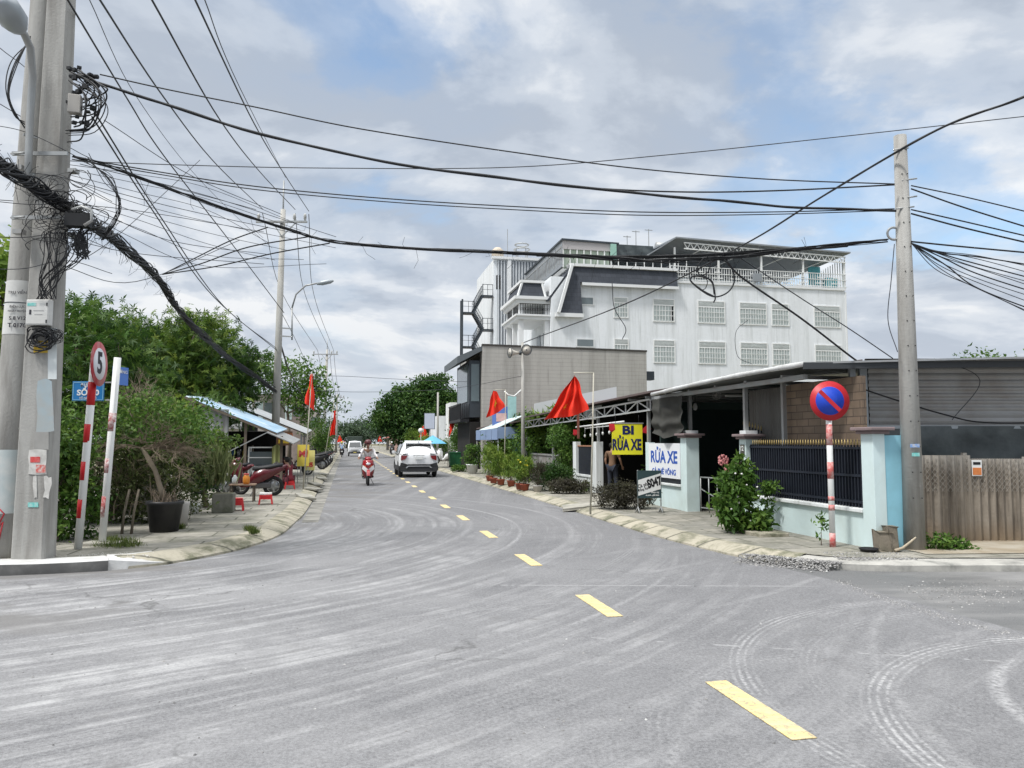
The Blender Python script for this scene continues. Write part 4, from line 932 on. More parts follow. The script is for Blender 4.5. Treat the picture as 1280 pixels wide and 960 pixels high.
M_TERRA = mat('terracotta', (.36, .10, .06), .8, .2, 8, dirt=(.2, .08, .06), damt=.5)
def potted(label, px, py, hp, rp, blobs, lm, seed, n=30, per=24, leaf=.08, pm=None, flowers=None, group='potted plants on the right pavement', rosette=False, asp=.3, up=.35, droop=0, base=None):
    p = base if base is not None else G(px, py, .115)
    t = thing('potted_plant', label, 'potted plant', p, 0, group)
    MB().lathe([(rp*.72, 0), (rp*.95, hp*.85), (rp*1.05, hp*.86), (rp*1.05, hp), (rp*.9, hp), (rp*.85, hp*.9), (.01, hp*.9)], n=16).build('pot', pm or M_TERRA, t)
    o, cc = crown('foliage', [((b[0][0], b[0][1], b[0][2]+hp), b[1]) for b in blobs], n, per, leaf, lm, t, seed, sigma=.25, aspect=asp, up=up, droop=droop, rosette=rosette)
    m = MB(); rg = random.Random(seed)
    for _ in range(10):
        q = cc[rg.randrange(len(cc))]; m.tube([(rg.uniform(-.3, .3)*rp, rg.uniform(-.3, .3)*rp, hp*.85), ((q[0])*.6, q[1]*.6, (q[2]+hp)*.55), tuple(q)], [.008, .006, .003], 4)
    m.build('stem', BARK, t)
    if flowers:
        fm, nf, z0, z1, rr = flowers; m = MB()
        for _ in range(nf): a = rg.uniform(0, 6.3); q = rr*rg.random()**.5; m.ell((q*math.cos(a), q*math.sin(a), rg.uniform(z0, z1)), (.035, .035, .03), 6, 4)
        m.build('blossom', fm, t)
    return t
M_YFLOWER = mat('yellow_petals', (.80, .62, .03), .7); M_OFLOWER = mat('orange_petals', (.7, .3, .12), .7)
for i, (px, py, h, fl, lab) in enumerate(((656, 613, .62, (M_YFLOWER, 7, .75, .95, .2), 'terracotta pot of tall grassy leaves with yellow flowers, right-hand of the pair'), (650, 612, .6, (M_OFLOWER, 5, .7, .9, .2), 'terracotta pot with orange blooms, left-hand of the pair by the white wall'), (639, 608, .62, None, 'terracotta pot of upright green leaves beside the orange blooms'),
        (626, 606, .7, (M_YFLOWER, 3, .6, .8, .2), 'brick-red pot with a few yellow flowers beside the white post'), (617, 604, .85, None, 'small red pot of tall light green stems, second from the left end'), (612, 601, .95, None, 'leftmost red pot of tall light green stems on the right pavement'), (672, 615, .45, None, 'whitish round pot holding a thin brown plant beside the dark clipped bush'))):
    p = G(px, py, .115); potted(lab, px, py, .2, .15, [((0, 0, h*.55), (.24, .24, h*.5)), ((0, 0, h*1.0), (.2, .2, h*.3))], LEAF_LT if i < 6 else LEAF_PURP, 40+i, 34 if i < 6 else 12, 26, .16, flowers=fl, asp=.12, up=0, droop=-.9, pm=(mat('grey_pot', (.5, .48, .45), .8, .15) if i == 6 else None))
potted('white pot of green leaves beside the dark storefront on the right pavement', 590, 592, .45, .28, [((0, 0, .4), (.35, .35, .45))], LEAF_MD, 50, 36, 26, .14, pm=M_WHITE)
# grey metal gate behind the hedge
(g1, _), (g2, _) = S(699, 5.1), S(664, 5.1)
t = RT('grey_gate', 'weathered grey sheet metal gate behind the dark clipped bush', 'gate', g1, 5.1)
m = MB(); m.corr((5.1, g1, .15), (0, g2-g1, 0), (0, 0, .95), .16, .012); B(m, 'panel', mat('weathered_zinc', (.26, .26, .25), .7, .2, 3, dirt=(.15, .12, .10), damt=.7, streak=True), t)
m = MB(); m.bx(5.06, 5.14, g1, g2, 1.1, 1.16); m.bx(5.06, 5.14, g1-.05, g1+.01, .1, 1.2); m.bx(5.06, 5.14, g2-.01, g2+.06, .1, 1.2); m.bx(5.05, 5.07, g1, g2, .6, .64); B(m, 'frame', M_STEEL, t)
# ================================================================ BUILDINGS BEYOND, RIGHT
M_BIGWHITE = mat('facade_white', (.76, .79, .81), .8, .04, .6, dirt=(.56, .57, .55), damt=.75, dscale=.22, streak=True)
def stained_wall(name, c0, c1, drip, dark, course=False):
    s = NT(name); v = s.tc.outputs['Object']
    c = s.mix(s.noise(v, .5, 5), c0, c1)
    c = s.mix(s.ramp(s.noise(s.map(v, (1.3, 1.3, .10)), 1.0, 8, .68), [(.46, 0), (.68, .75)]), c, drip)
    c = s.mix(s.ramp(s.noise(s.map(v, (3.6, 3.6, .22)), 1.0, 6, .7), [(.54, 0), (.70, .6)]), c, dark)
    c = s.mix(s.ramp(s.noise(v, 2.6, 6, .7), [(.5, 0), (.75, .35)]), c, drip)
    if course:
        sp = s.n('ShaderNodeSeparateXYZ'); s.l(v, sp.inputs[0]); j = s.math('PINGPONG', s.math('ADD', sp.outputs[2], s.math('MULTIPLY', s.noise(v, 1.5, 3), .06)), .11)
        c = s.mix(s.ramp(j, [(0, .45), (.018, 0)]), c, dark)
    s.l(c, s.p.inputs['Base Color']); s.p.inputs['Roughness'].default_value = .88; s.bump(s.noise(v, 9, 5), .35, .02); return s.m
M_BIGWHITE = stained_wall('facade_white_stained', (.72, .75, .77), (.80, .82, .84), (.58, .60, .60), (.44, .46, .45))
M_TRIM = mat('facade_trim', (.72, .73, .73), .7, .05, 1)
M_MANSARD = brick_mat('mansard_tiles', (.06, .068, .085), (.045, .052, .066), (.02, .022, .03), .45, .34, .2)
M_GLASS = mat('window_glass', (.16, .19, .20), .15, .3, .8, spec=.6)
M_GLASSG = mat('curtained_glass', (.42, .47, .46), .3, .25, 2.5, spec=.6)
M_SLATWHITE = mat('slat_white', (.60, .62, .64), .6, .1, 1)
M_SLATGREY = mat('slat_grey', (.25, .27, .29), .6, .15, 1)
M_DARKSTEEL = mat('dark_steel', (.055, .065, .075), .5, .2, 3, metal=.4)
UB = 59.3; VB = 13.4
big = RT('white_building', 'long white multi-storey building with grilled windows, dark mansard band and roofed terrace', 'building', UB, VB)
vR = SU(1057, 400, UB)[0]; zT = 14.9
vB1 = SU(845, 350, UB)[0]
m = MB(); m.bx(VB, vR, UB, UB+16, 0, zT); B(m, 'wall', M_BIGWHITE, big)
m = MB(); m.bx(vB1, vR+.05, UB-.10, UB, zT-.08, zT+.12); m.bx(vR, vR+.12, UB-.05, UB+.3, 3, zT-.2); BE(m, 'coping', M_TRIM, big)
# mansard
a, b = SU(712, 333, UB), SU(845, 343, UB); zM = 15.75; zm0 = 14.45
v712 = SU(714, 333, UB)[0]; v733 = SU(727, 400, UB)[0]; v697 = SU(697, 392, UB)[0]
z392 = SU(700, 392, UB)[1]
m = MB(); m.plate([(v712, UB-.15, zM), (vB1, UB-.15, zM), (vB1, UB-.35, zm0), (v733-.2, UB-.35, zm0), (v733, UB-.35, z392), (v697, UB-.35, z392)], (0, .3, 0)); mp = B(m, 'mansard_roof', M_MANSARD, big)
m = MB(); m.bx(v712-.1, vB1, UB-.35, UB+.1, zM, zM+.22); m.bar((v712-.05, UB-.42, zM+.05), (v697-.05, UB-.5, z392), .22); m.bx(v733-.05, vB1+.05, UB-.45, UB-.36, zm0-.25, zm0-.02); m.bx(v697-.25, v733+.05, UB-.45, UB-.02, z392-.3, z392); BE(m, 'roof_trim', M_TRIM, mp)
m = MB(); m.plate([(v712, UB, zM), (v712, UB+15, zM), (v697-.9, UB+15, z392+1), (v697-.9, UB, z392+1)], (.2, 0, 0)); B(m, 'mansard_side', M_MANSARD, big)
m = MB(); m.plate([(v712-.1, UB-.2, zM+.02), (v712-.1, UB+15, zM+.02), (v712-.3, UB+15, zM+.2), (v712-.3, UB-.2, zM+.2)], (.2, 0, 0)); B(m, 'ridge_trim', M_TRIM, big)
# windows
def grille_window(v0, v1, z0, z1, dark=False, cols=None):
    m = MB(); u = UB; m.bx(v0-.09, v1+.09, u-.06, u-.003, z0-.09, z0); m.bx(v0-.09, v1+.09, u-.06, u-.003, z1, z1+.09); m.bx(v0-.09, v0, u-.06, u-.003, z0, z1); m.bx(v1, v1+.09, u-.06, u-.003, z0, z1)
    zs = z0+(z1-z0)*.74; m.bx(v0, v1, u-.055, u-.004, zs-.04, zs+.06)
    f = B(m, 'window', M_WHITE, big)
    m = MB(); m.bx(v0, v1, u-.02, u-.005, z0, z1); B(m, 'pane', M_GLASSG, f)
    m = MB(); k = cols or max(4, round((v1-v0)/.24))
    for i in range(1, k): x = v0+(v1-v0)*i/k; w_ = .035 if i % 2 else .06; m.bx(x-w_/2, x+w_/2, u-.075, u-.06, z0, zs)
    for z in (z0+(zs-z0)*.33, z0+(zs-z0)*.66): m.bx(v0, v1, u-.085, u-.076, z-.02, z+.02)
    for i in range(1, 5): z = zs+.06+(z1-zs-.06)*i/5; m.bx(v0, v1, u-.07, u-.055, z-.012, z+.012)
    B(m, 'grille', M_WHITE, f)
    if dark: m = MB(); m.bx(v1-.30, v1-.03, u-.0215, u-.02, z0+.03, zs-.05); B(m, 'dark_gap', M_BLACK, f)
    return f
wins = [(768, 784), (817, 842), (873, 905), (925, 957), (965, 985), (1018, 1049)]
for row in (0, 1, 2):
    for i, (xa, xb) in enumerate(wins):
        va, vb_ = SU(xa, 390, UB)[0], SU(xb, 390, UB)[0]; z1 = 13.35-3.42*row; z0 = z1-(1.75 if i else 1.55)
        if row == 2 and i < 2: continue
        grille_window(va, vb_, z0, z1, dark=(row == 0 and i == 1))
for row in (0, 1):
    va, vb_ = SU(721, 376, UB)[0], SU(741, 376, UB)[0]; z1 = SU(731, 372, UB)[1]-3.42*row
    m = MB(); m.bx(va-.1, vb_+.1, UB-.05, UB-.003, z1-.62, z1+.08); f = B(m, 'slit_window', M_TRIM, big); m = MB(); m.bx(va, vb_, UB-.06, UB-.052, z1-.54, z1); B(m, 'pane', M_GLASS, f)
# street facade with balconies (plane v = VB, running away from the camera)
m = MB(); zf = z392+.1
m.bx(VB-2.3, VB-.02, UB+.8, UB+5.6, 0, 8.0); B(m, 'porch_block', M_BIGWHITE, big)
for k, zb_ in enumerate((8.0, 11.6)):
    m = MB(); m.bx(VB-2.7, VB+.0, UB+.3, UB+5.9, zb_-.2, zb_+.06); m.bx(VB-2.85, VB+.0, UB+.15, UB+6.05, zb_+.062, zb_+.2); B(m, 'balcony_slab', M_TRIM, big)
for k, z0 in enumerate((8.2, 11.8)):
    if k == 1: z0 = 11.8; h = 1.0
    m = MB()
    for uu in (UB+.5, UB+2.9, UB+5.3):
        m.bx(VB-2.5, VB-2.15, uu, uu+.35, z0, z0+(3.2 if k == 0 else 1.2))
    m.bx(VB-.4, VB-.02, UB+.5, UB+.85, z0, z0+(3.2 if k == 0 else 1.2))
    BE(m, 'column', M_TRIM, big)
m = MB(); m.bx(VB-2.75, VB-.02, UB+.3, UB+5.8, 12.7, 13.0); m.bx(VB-2.95, VB-.02, UB+.1, UB+6, 13.002, 13.25); BE(m, 'cornice', M_TRIM, big)
m = MB(); m.plate([(VB-2.6, UB+.4, 13.25), (VB-.3, UB+.4, 13.25), (VB-.6, UB+.6, 14.4), (VB-2.2, UB+.6, 14.4)], (0, 5, 0)); B(m, 'porch_roof', M_MANSARD, big)
m = MB(); m.bar((VB-2.65, UB+.35, 13.25), (VB-2.25, UB+.55, 14.4), .15); m.bar((VB-.35, UB+.35, 13.25), (VB-.6, UB+.55, 14.4), .15); m.bx(VB-2.4, VB-.4, UB+.45, UB+5.7, 14.4, 14.6); BE(m, 'porch_trim', M_TRIM, big)
for z0 in (8.2, 9.6+2.15):
    m = MB()
    for i in range(12): x = VB-2.4+i*.2; m.bar((x, UB+.45, z0), (x, UB+.45, z0+.95), .03); m.torus((x+.1, UB+.45, z0+.5), (0, 1, 0), .09, .012, 8, 4)
    m.bx(VB-2.45, VB, UB+.42, UB+.47, z0+.92, z0+.98)
    for i in range(20): x = UB+.6+i*.25; m.bar((VB-2.45, x, z0), (VB-2.45, x, z0+.95), .03)
    m.bx(VB-2.47, VB-2.42, UB+.42, UB+5.8, z0+.92, z0+.98); B(m, 'balustrade', M_BLACK, big)
m = MB(); m.bx(VB-.06, VB-.02, UB+1.2, UB+2.4, 8.2, 10.6); m.bx(VB-.06, VB-.02, UB+3.4, UB+4.6, 8.2, 10.6); m.bx(VB-.06, VB-.02, UB+1.2, UB+2.4, 11.85, 12.68); BE(m, 'balcony_door', M_GLASS, big)
# rooftop hall on the left with sloping gutter
vh0, vh1 = SU(706, 315, UB)[0], SU(768, 315, UB)[0]
zh = SU(706, 298, UB)[1]
m = MB(); m.bx(vh0, vh1, UB+.6, UB+.7, zM+1.6, zh); B(m, 'penthouse_panel', mat('dusty_panel', (.42, .40, .40), .8, .08, .6), big)
m = MB(); m.plate([(vh0-.1, UB+.5, zh), (vh1+.6, UB+.5, zh-.1), (vh1+.6, UB+14, zh-.1), (vh0-.1, UB+14, zh)], (0, 0, .15)); B(m, 'penthouse_roof', M_DARKSTEEL, big)
m = MB(); m.bx(vh0, vh0+.06, UB+.62, UB+14, zM+.2, zh); B(m, 'penthouse_side', M_SLATGREY, big)
m = MB(); m.bx(vh0+.1, vh1-.2, UB+.72, UB+.75, zM, zM+1.6); gp = B(m, 'penthouse_glass', mat('pale_glass', (.36, .42, .34), .3, .2, 1), big); m = MB()
for i in range(8): x = vh0+(vh1-vh0-.1)*i/7; m.bx(x, x+.1, UB+.62, UB+.70, zM+.1, zM+1.6)
B(m, 'mullion', M_WHITE, gp)
m = MB(); m.bx(vh1-.15, vh1+.35, UB+.45, UB+.62, zh-1.4, zh-.1); B(m, 'green_panel', mat('green_panel', (.30, .50, .42), .7, .1), big)
m = MB(); m.bx(vh1+.35, SU(824, 330, UB)[0], UB+1.2, UB+9, zM+.9, zM+2.4); B(m, 'dark_canopy', M_TARP, big)
m = MB(); zz0 = zM+.2
for i in range(9): x = vh1+.3+i*.75; m.bx(x, x+.06, UB-.05, UB+.0, zz0, zz0+.85)
m.bx(vh1+.3, vh1+6.4, UB-.05, UB+.02, zz0+.82, zz0+.9); B(m, 'terrace_rail', M_WHITE, big)
m = MB()
for i in range(26): m.bx(vh0-.35, vh0-.30, UB+i*.5, UB+i*.5+.05, zM+.2, zM+1.5)
m.bx(vh0-.37, vh0-.28, UB-.1, UB+13, zM+1.5, zM+1.58); B(m, 'side_rail', M_STEEL, big)
# roofed terrace on the right: sloping dark sheet on white trusses, white railings
v0, v1 = SU(838, 330, UB)[0], SU(1056, 330, UB)[0]
zL, zR_ = SU(880, 303, UB)[1]+.35, SU(1056, 318, UB)[1]
vTop = SU(845, 303, UB)[0]
m = MB(); m.plate([(vTop-.1, UB-.3, zL-.2), (v1+.4, UB-.3, zR_+.05), (v1-1.5, UB+8, zR_-1.0), (v0-3.2, UB+8, zL-1.6)], (0, 0, .12)); 
B(m, 'terrace_roof', M_SLATGREY, big)
m = MB(); m.plate([(vTop-.1, UB-.32, zL-.2), (vTop-.1, UB+6, zL-.2), (vTop-2.6, UB+6, zL-1.8), (vTop-2.6, UB-.32, zL-1.8)], (0, 0, .12)); B(m, 'terrace_roof_flap', M_SLATGREY, big)
m = MB(); n = 26; Za = lambda k: zL-.5+(zR_-.28-zL+.5)*k/n
for k in range(n):
    a, b = v0+1.2+(v1-v0-1.2)*k/n, v0+1.2+(v1-v0-1.2)*(k+1)/n
    m.bar((a, UB-.1, Za(k)), (b, UB-.1, Za(k+1)), .09); m.bar((a, UB-.1, Za(k)-.5), (b, UB-.1, Za(k+1)-.5), .09)
    m.bar((a, UB-.1, Za(k)), ((a+b)/2, UB-.1, Za(k+.5)-.5), .05); m.bar(((a+b)/2, UB-.1, Za(k+.5)-.5), (b, UB-.1, Za(k+1)), .05)
B(m, 'front_truss', M_WHITE, big)
m = MB(); 
for k in range(n):
    a, b = v0-.5+(v1-v0)*k/n, v0-.5+(v1-v0)*(k+1)/n; zq = zT+2.25
    m.bar((a, UB+7, zq), (b, UB+7, zq), .07); m.bar((a, UB+7, zq-.4), (b, UB+7, zq-.4), .07); m.bar((a, UB+7, zq), ((a+b)/2, UB+7, zq-.4), .05); m.bar(((a+b)/2, UB+7, zq-.4), (b, UB+7, zq), .05)
B(m, 'rear_truss', M_WHITE, big)
m = MB()
for i in range(5):
    x = v0+.4+(v1-v0-.5)*i/4; m.bx(x-.07, x+.07, UB-.02, UB+.12, zT+.1, Za(i*n/4)-.4)
    if i < 4: m.bar((x+.1, UB+3, zT+1.7), (x+3.2, UB-.1, Za(i*n/4+4)), .07)
BE(m, 'terrace_post', M_WHITE, big)
m = MB(); i = 0; x = v0
while x < v1+.1: m.bx(x, x+.045, UB-.02, UB+.03, zT+.12, zT+1.35); x += .22
for z in (zT+.2, zT+.8, zT+1.33): m.bx(v0, v1+.1, UB-.04, UB+.05, z, z+.05)
for k in range(10): x = v0+.6+k*1.6; m.bx(x, x+.9, UB-.06, UB-.04, zT+.45, zT+.52); m.bx(x+.2, x+.7, UB-.06, UB-.04, zT+.95, zT+1.03)
B(m, 'terrace_railing', M_WHITE, big)
m = MB(); x = 0
while x < 8: m.bx(v1-.03+.02, v1+.03, UB+x, UB+x+.09, zT+.1, zR_-.3-.12*x); x += .34
B(m, 'end_screen', M_WHITE, big)
m = MB(); m.bx(v1-1.6, v1-.4, UB+3, UB+3.1, zT+1.0, zT+2.7); m.bx(v1-1.6, v1-.6, UB+.3, UB+1, zT+.2, zT+1.1); BE(m, 'turquoise_panel', mat('turquoise', (.12, .45, .50), .6, .1), big)
m = MB(); m.bx(SU(940, 348, UB)[0], SU(950, 348, UB)[0], UB-.35, UB-.1, zT+.3, zT+1.0); B(m, 'condenser_unit', M_SLATGREY, big)
m = MB(); m.bx(VB+7.5, v1-4, UB+8.2, UB+8.3, zT+.1, zT+2.4); B(m, 'terrace_back', mat('far_panel', (.45, .52, .54), .7, .1, .4), big)
# rooftop bits
for i, (px, h) in enumerate(((784, 1.1), (795, 1.6), (811, 1.8))):
    v = SU(px, 305, UB+3)[0]; m = MB(); m.bar((v, UB+3, zM+2.3), (v, UB+3, zM+2.6+h), .05); m.bar((v-.35, UB+3, zM+2.5+h), (v+.35, UB+3, zM+2.5+h), .05); B(m, 'antenna', M_STEEL, big)
v = SU(820, 305, UB+3)[0]; m = MB(); m.tube([(v, UB+3, zM+2.9), (v+1.3, UB+3, zM+2.9)], .38, 10); B(m, 'water_tank', M_STEEL, big)

# tower with slatted faces
ut = 74.0
vt0, vt1 = SU(617, 400, ut)[0], SU(668, 400, ut+.0)[0]; zt_ = SU(640, 325, ut)[1]; vm_ = SU(636, 400, ut)[0]
tw = RT('slatted_tower', 'tall pale tower clad in vertical slats behind the white building', 'building', ut, vt0)
m = MB(); m.bx(vt0, vt1+3, ut, ut+10, 0, zt_); B(m, 'wall', M_BIGWHITE, tw)
m = MB(); x = SU(622, 400, ut)[0]
while x < vt1+1.5: m.bx(x, x+.10, ut-.14, ut-.01, 6, zt_-.15); x += .30
B(m, 'slats', M_SLATWHITE, tw)
m = MB(); m.bx(SU(622, 400, ut)[0]-.03, vt1+1.6, ut-.02, ut-.005, 6, zt_-.1); B(m, 'slat_backing', M_SLATGREY, tw)
m = MB(); m.bx(vm_-.15, vm_+.2, ut-.25, ut-.02, 5.8, zt_); m.bx(vt0-.2, vt1+1.7, ut-.3, ut+.1, zt_, zt_+.25); BE(m, 'trim', M_TRIM, tw)
m = MB(); m.bx(vt0+.25, vt0+.75, ut-.03, ut-.005, zt_-3, zt_-1.6); B(m, 'vent_window', M_BLACK, tw)
m = MB(); m.lathe([(.5, 0), (.62, .15), (.6, .8), (.3, 1.1), (.01, 1.15)], (vt0+.55, ut+.8, zt_+.25), 16); B(m, 'water_tank', mat('tan_tank', (.52, .45, .36), .6, .1), tw)
m = MB()
for k in range(4): q = k*math.pi/2+.4; m.bar((vt0+3.3+math.cos(q)*.7, ut+2+math.sin(q)*.7, zt_), (vt0+3.3+math.cos(q)*.7, ut+2+math.sin(q)*.7, zt_+1.6), .08)
m.torus((vt0+3.3, ut+2, zt_+1.6), (0, 0, 1), .8, .07, 16, 5); m.torus((vt0+3.3, ut+2, zt_+2.1), (0, 0, 1), .7, .07, 16, 5); m.bar((vt0+1.6, ut+1, zt_+.2), (vt0+1.6, ut+1, zt_+3.4), .05); B(m, 'roof_stand', M_STEEL, tw)
# external zigzag stair
st = RT('fire_escape', 'dark steel zigzag fire escape on the side of the slatted tower', 'staircase', ut, vt0-3)
va = SU(578, 400, ut)[0]; vbb = vt0-.05; zs_ = [SU(600, y, ut)[1] for y in (369, 391, 411.5, 433.5, 455, 476)]
sid = [1, 0, 1, 0, 1, 0]
m = MB()
for k in (0, .9): m.bx(va-.08, va+.08, ut+k, ut+k+.14, 0, zs_[1]+1.3)
for k in range(9): z = 2+k*1.9; 
BE(m, 'mast', M_DARKSTEEL, st)
for k in range(5):
    xa, xb = (vbb-1.0, va+1.1) if sid[k] else (va+1.1, vbb-1.0)
    m = MB(); m.bar((xa, ut, zs_[k]), (xb, ut, zs_[k+1]), .06, .17); m.bar((xa, ut+.95, zs_[k]), (xb, ut+.95, zs_[k+1]), .06, .17)
    for j in range(11): f = (j+.5)/11; m.box((xa+(xb-xa)*f, ut+.48, zs_[k]+(zs_[k+1]-zs_[k])*f+.1), (.32, .95, .05))
    B(m, 'stair_flight', M_DARKSTEEL, st)
    m = MB()
    for uu in (ut, ut+.95):
        m.bar((xa, uu, zs_[k]+1.1), (xb, uu, zs_[k+1]+1.1), .035); m.bar((xa, uu, zs_[k]+.6), (xb, uu, zs_[k+1]+.6), .03)
        for j in range(9): f = j/8; p = (xa+(xb-xa)*f, uu, zs_[k]+(zs_[k+1]-zs_[k])*f); m.bar(p, (p[0], p[1], p[2]+1.1), .025)
    B(m, 'hand_rail', M_DARKSTEEL, st)
for k in range(6):
    x0, x1 = (vbb-1.1, vbb) if sid[k] else (va, va+1.2)
    m = MB(); m.bx(x0, x1, ut-.05, ut+1.0, zs_[k]-.10, zs_[k]+.04); B(m, 'landing', M_DARKSTEEL, st)
    m = MB()
    for x in (x0+.05, (x0+x1)/2, x1-.05): m.bar((x, ut, zs_[k]), (x, ut, zs_[k]+1.1), .04)
    m.bar((x0, ut, zs_[k]+1.1), (x1, ut, zs_[k]+1.1), .05); m.bar((x0, ut, zs_[k]+.6), (x1, ut, zs_[k]+.6), .03); B(m, 'landing_rail', M_DARKSTEEL, st)

# ---- unfinished grey building ----------------------------------------
M_RENDER = mat('raw_render', (.43, .41, .375), .95, .18, 1.4, dirt=(.24, .228, .205), damt=.85, dscale=.28, streak=True, bump=.4, bscale=8)
M_RENDER = stained_wall('raw_blockwork', (.38, .365, .335), (.46, .445, .41), (.27, .26, .235), (.17, .165, .15), True)
ug = S(603, 4.9)[0]; vg = 4.9
vg2 = SU(808, 445, ug)[0]; zg, zg2 = SU(603, 432, ug)[1], SU(808, 440, ug)[1]
gb = RT('grey_building', 'raw grey cement rendered building with a blank side wall', 'building', ug, vg)
m = MB(); m.plate([(vg, ug, 0), (vg2, ug, 0), (vg2, ug, zg2), (vg, ug, zg)], (0, 8.5, 0)); B(m, 'wall', M_RENDER, gb)
m = MB(); m.plate([(vg-.03, ug-.04, zg), (vg2+.03, ug-.04, zg2), (vg2+.03, ug-.04, zg2+.10), (vg-.03, ug-.04, zg+.10)], (0, .3, 0)); B(m, 'parapet_edge', mat('black_mould', (.06, .055, .05), .95, .3, 4), gb)
m = MB(); m.bx(vg2, vg2+.6, ug+.3, ug+.9, zg2-1.6, zg2-1.1); B(m, 'wall_lamp', M_DARKSTEEL, gb)
ub_ = S(588, 4.4)[0]
fb = RT('balcony_building', 'narrow dark glass fronted building with a black balcony and tilted slab roof', 'building', ug+1, 4.3)
u0, u1 = ug+.6, S(574, 4.4)[0]
m = MB(); m.bx(4.25, 4.88, u0, u1, 3.0, 6.2); B(m, 'bay', M_DARKSTEEL, fb)
m = MB(); m.bx(4.21, 4.25, u0+.5, u1-.5, 3.9, 6.0); m.bx(4.35, 4.8, u0-.04, u0, 3.9, 6.0); BE(m, 'glass', mat('bay_glass', (.12, .16, .17), .1, .3, 1, spec=.7), fb)
m = MB(); m.plate([(3.5, u0-.5, 5.95), (4.95, u0-.5, 6.75), (4.95, u0-.5, 7.0), (3.5, u0-.5, 6.35)], (0, u1-u0+1, 0)); B(m, 'slab_roof', mat('slate_grey', (.11, .125, .135), .6, .15), fb)
m = MB(); m.bx(3.75, 4.25, u0, u1, 2.75, 2.9); 
for k in range(14): m.bar((3.76, u0+(u1-u0)*k/13, 2.9), (3.76, u0+(u1-u0)*k/13, 3.75), .03)
for k in range(5): m.bar((3.76+k*.12, u0, 2.9), (3.76+k*.12, u0, 3.75), .03)
m.bx(3.72, 3.78, u0, u1, 3.72, 3.78); m.bx(3.77, 3.79, u0+.02, u1, 2.9, 3.7); B(m, 'balcony', M_BLACK, fb)
m = MB(); m.bx(4.3, 4.88, u0, u1, 0, 2.75); B(m, 'ground_floor', M_DKINT, fb)

# ---- storefronts between the canopy and the grey building ------------
M_AWN = mat('awning_pale', (.52, .62, .62), .6, .08, 3, dirt=(.35, .4, .4), damt=.4)
u0, u1 = S(656, 5.0)[0]+.5, S(602, 5.0)[0]-1.2
sh = RT('storefront', 'low white-pillared storefront with a brown roof at the foot of the grey building', 'shop', u0, 5.0)
m = MB(); m.bx(5.9, 9.5, u0, u1, .1, 2.3); B(m, 'wall', M_DKINT, sh)
m = MB()
for k in range(4): u = u0+2.5+(u1-u0-3)*k/3; m.bx(5.0, 5.25, u, u+.35, .1, 2.25)
BE(m, 'pillar', M_WHITE, sh)
m = MB(); m.plate([(4.5, u0-.3, 2.42), (4.5, u1, 2.32), (9.5, u1, 3.3), (9.5, u0-.3, 3.5)], (0, 0, .06)); B(m, 'roof', M_ROOFBROWN, sh)
m = MB(); m.corr((5.02, u0+.1, .1), (0, 2.1, 0), (0, 0, 2.1), .2, .02); B(m, 'blue_shutter', mat('blue_sheet', (.03, .20, .42), .5, .15, 4, dirt=(.2, .35, .45), damt=.6, streak=True), sh)
m = MB(); m.plate([(5.6, u0+.2, 2.5), (9.4, u0+.2, 2.9), (9.4, u0+.2, 4.1), (5.6, u0+.2, 3.3)], (0, .05, 0)); B(m, 'white_gable_sheet', mat('gable_white', (.62, .64, .65), .7, .05, 1), sh)
# banners on the roof of it
def boardthing(name, label, cat, c, w_, h_, mt, rz=0, th=.06): 
    t = thing(name, label, cat, c, rz); MB().box((0, 0, 0), (w_, th, h_)).build('board', mt, t); return t
c0 = P(629, 521, 37.5)
t = boardthing('blue_banner', 'faded blue shop banner with a pinkish panel behind the second flag', 'banner', P(628, 523, 37.5), 1.0, 1.15, mat('banner_blue', (.10, .17, .42), .6, .1, 3))
MB().box((-.05, -.035, .05), (.5, .01, .4)).build('picture_panel', mat('banner_pink', (.55, .35, .33), .6, .3, 8), t); MB().box((0, -.035, -.4), (.8, .01, .1)).build('caption_strip', M_WHITE, t)
t = boardthing('green_banner', 'tall pale green banner standing beside the blue shop banner', 'banner', P(640, 512, 37), .42, 1.3, mat('banner_green', (.30, .48, .47), .6, .3, 5))
t = RT('striped_awning', 'pale blue awning with hanging flaps over the storefront entrance', 'awning', S(597, 4.2)[0], 4.2)
ua_, ub2 = S(629, 4.2)[0], S(596, 4.0)[0]; z_ = S(612, 4.2, 538)[1]
m = MB(); m.plate([(3.95, ua_, z_+.05), (3.95, ub2, z_-.05), (5.2, ub2, z_+.5), (5.2, ua_, z_+.62)], (0, 0, .03)); B(m, 'canopy', M_AWN, t)
m = MB(); k = 4
for i in range(k): a = ua_+(ub2-ua_)*i/k; b = ua_+(ub2-ua_)*(i+.93)/k; m.bx(3.94, 3.96, a, b, z_-.45, z_+.03)
m.bx(3.97, 5.1, ua_-.02, ua_, z_-.4, z_+.1); BE(m, 'flap', mat('flap_blue', (.22, .30, .46), .7, .1), t)
m = MB(); m.tube([(4.0, ua_+.1, .1), (4.0, ua_+.1, z_)], .03, 6); m.tube([(4.0, ub2-.1, .1), (4.0, ub2-.1, z_)], .03, 6); BE(m, 'pole', M_STEEL, t)
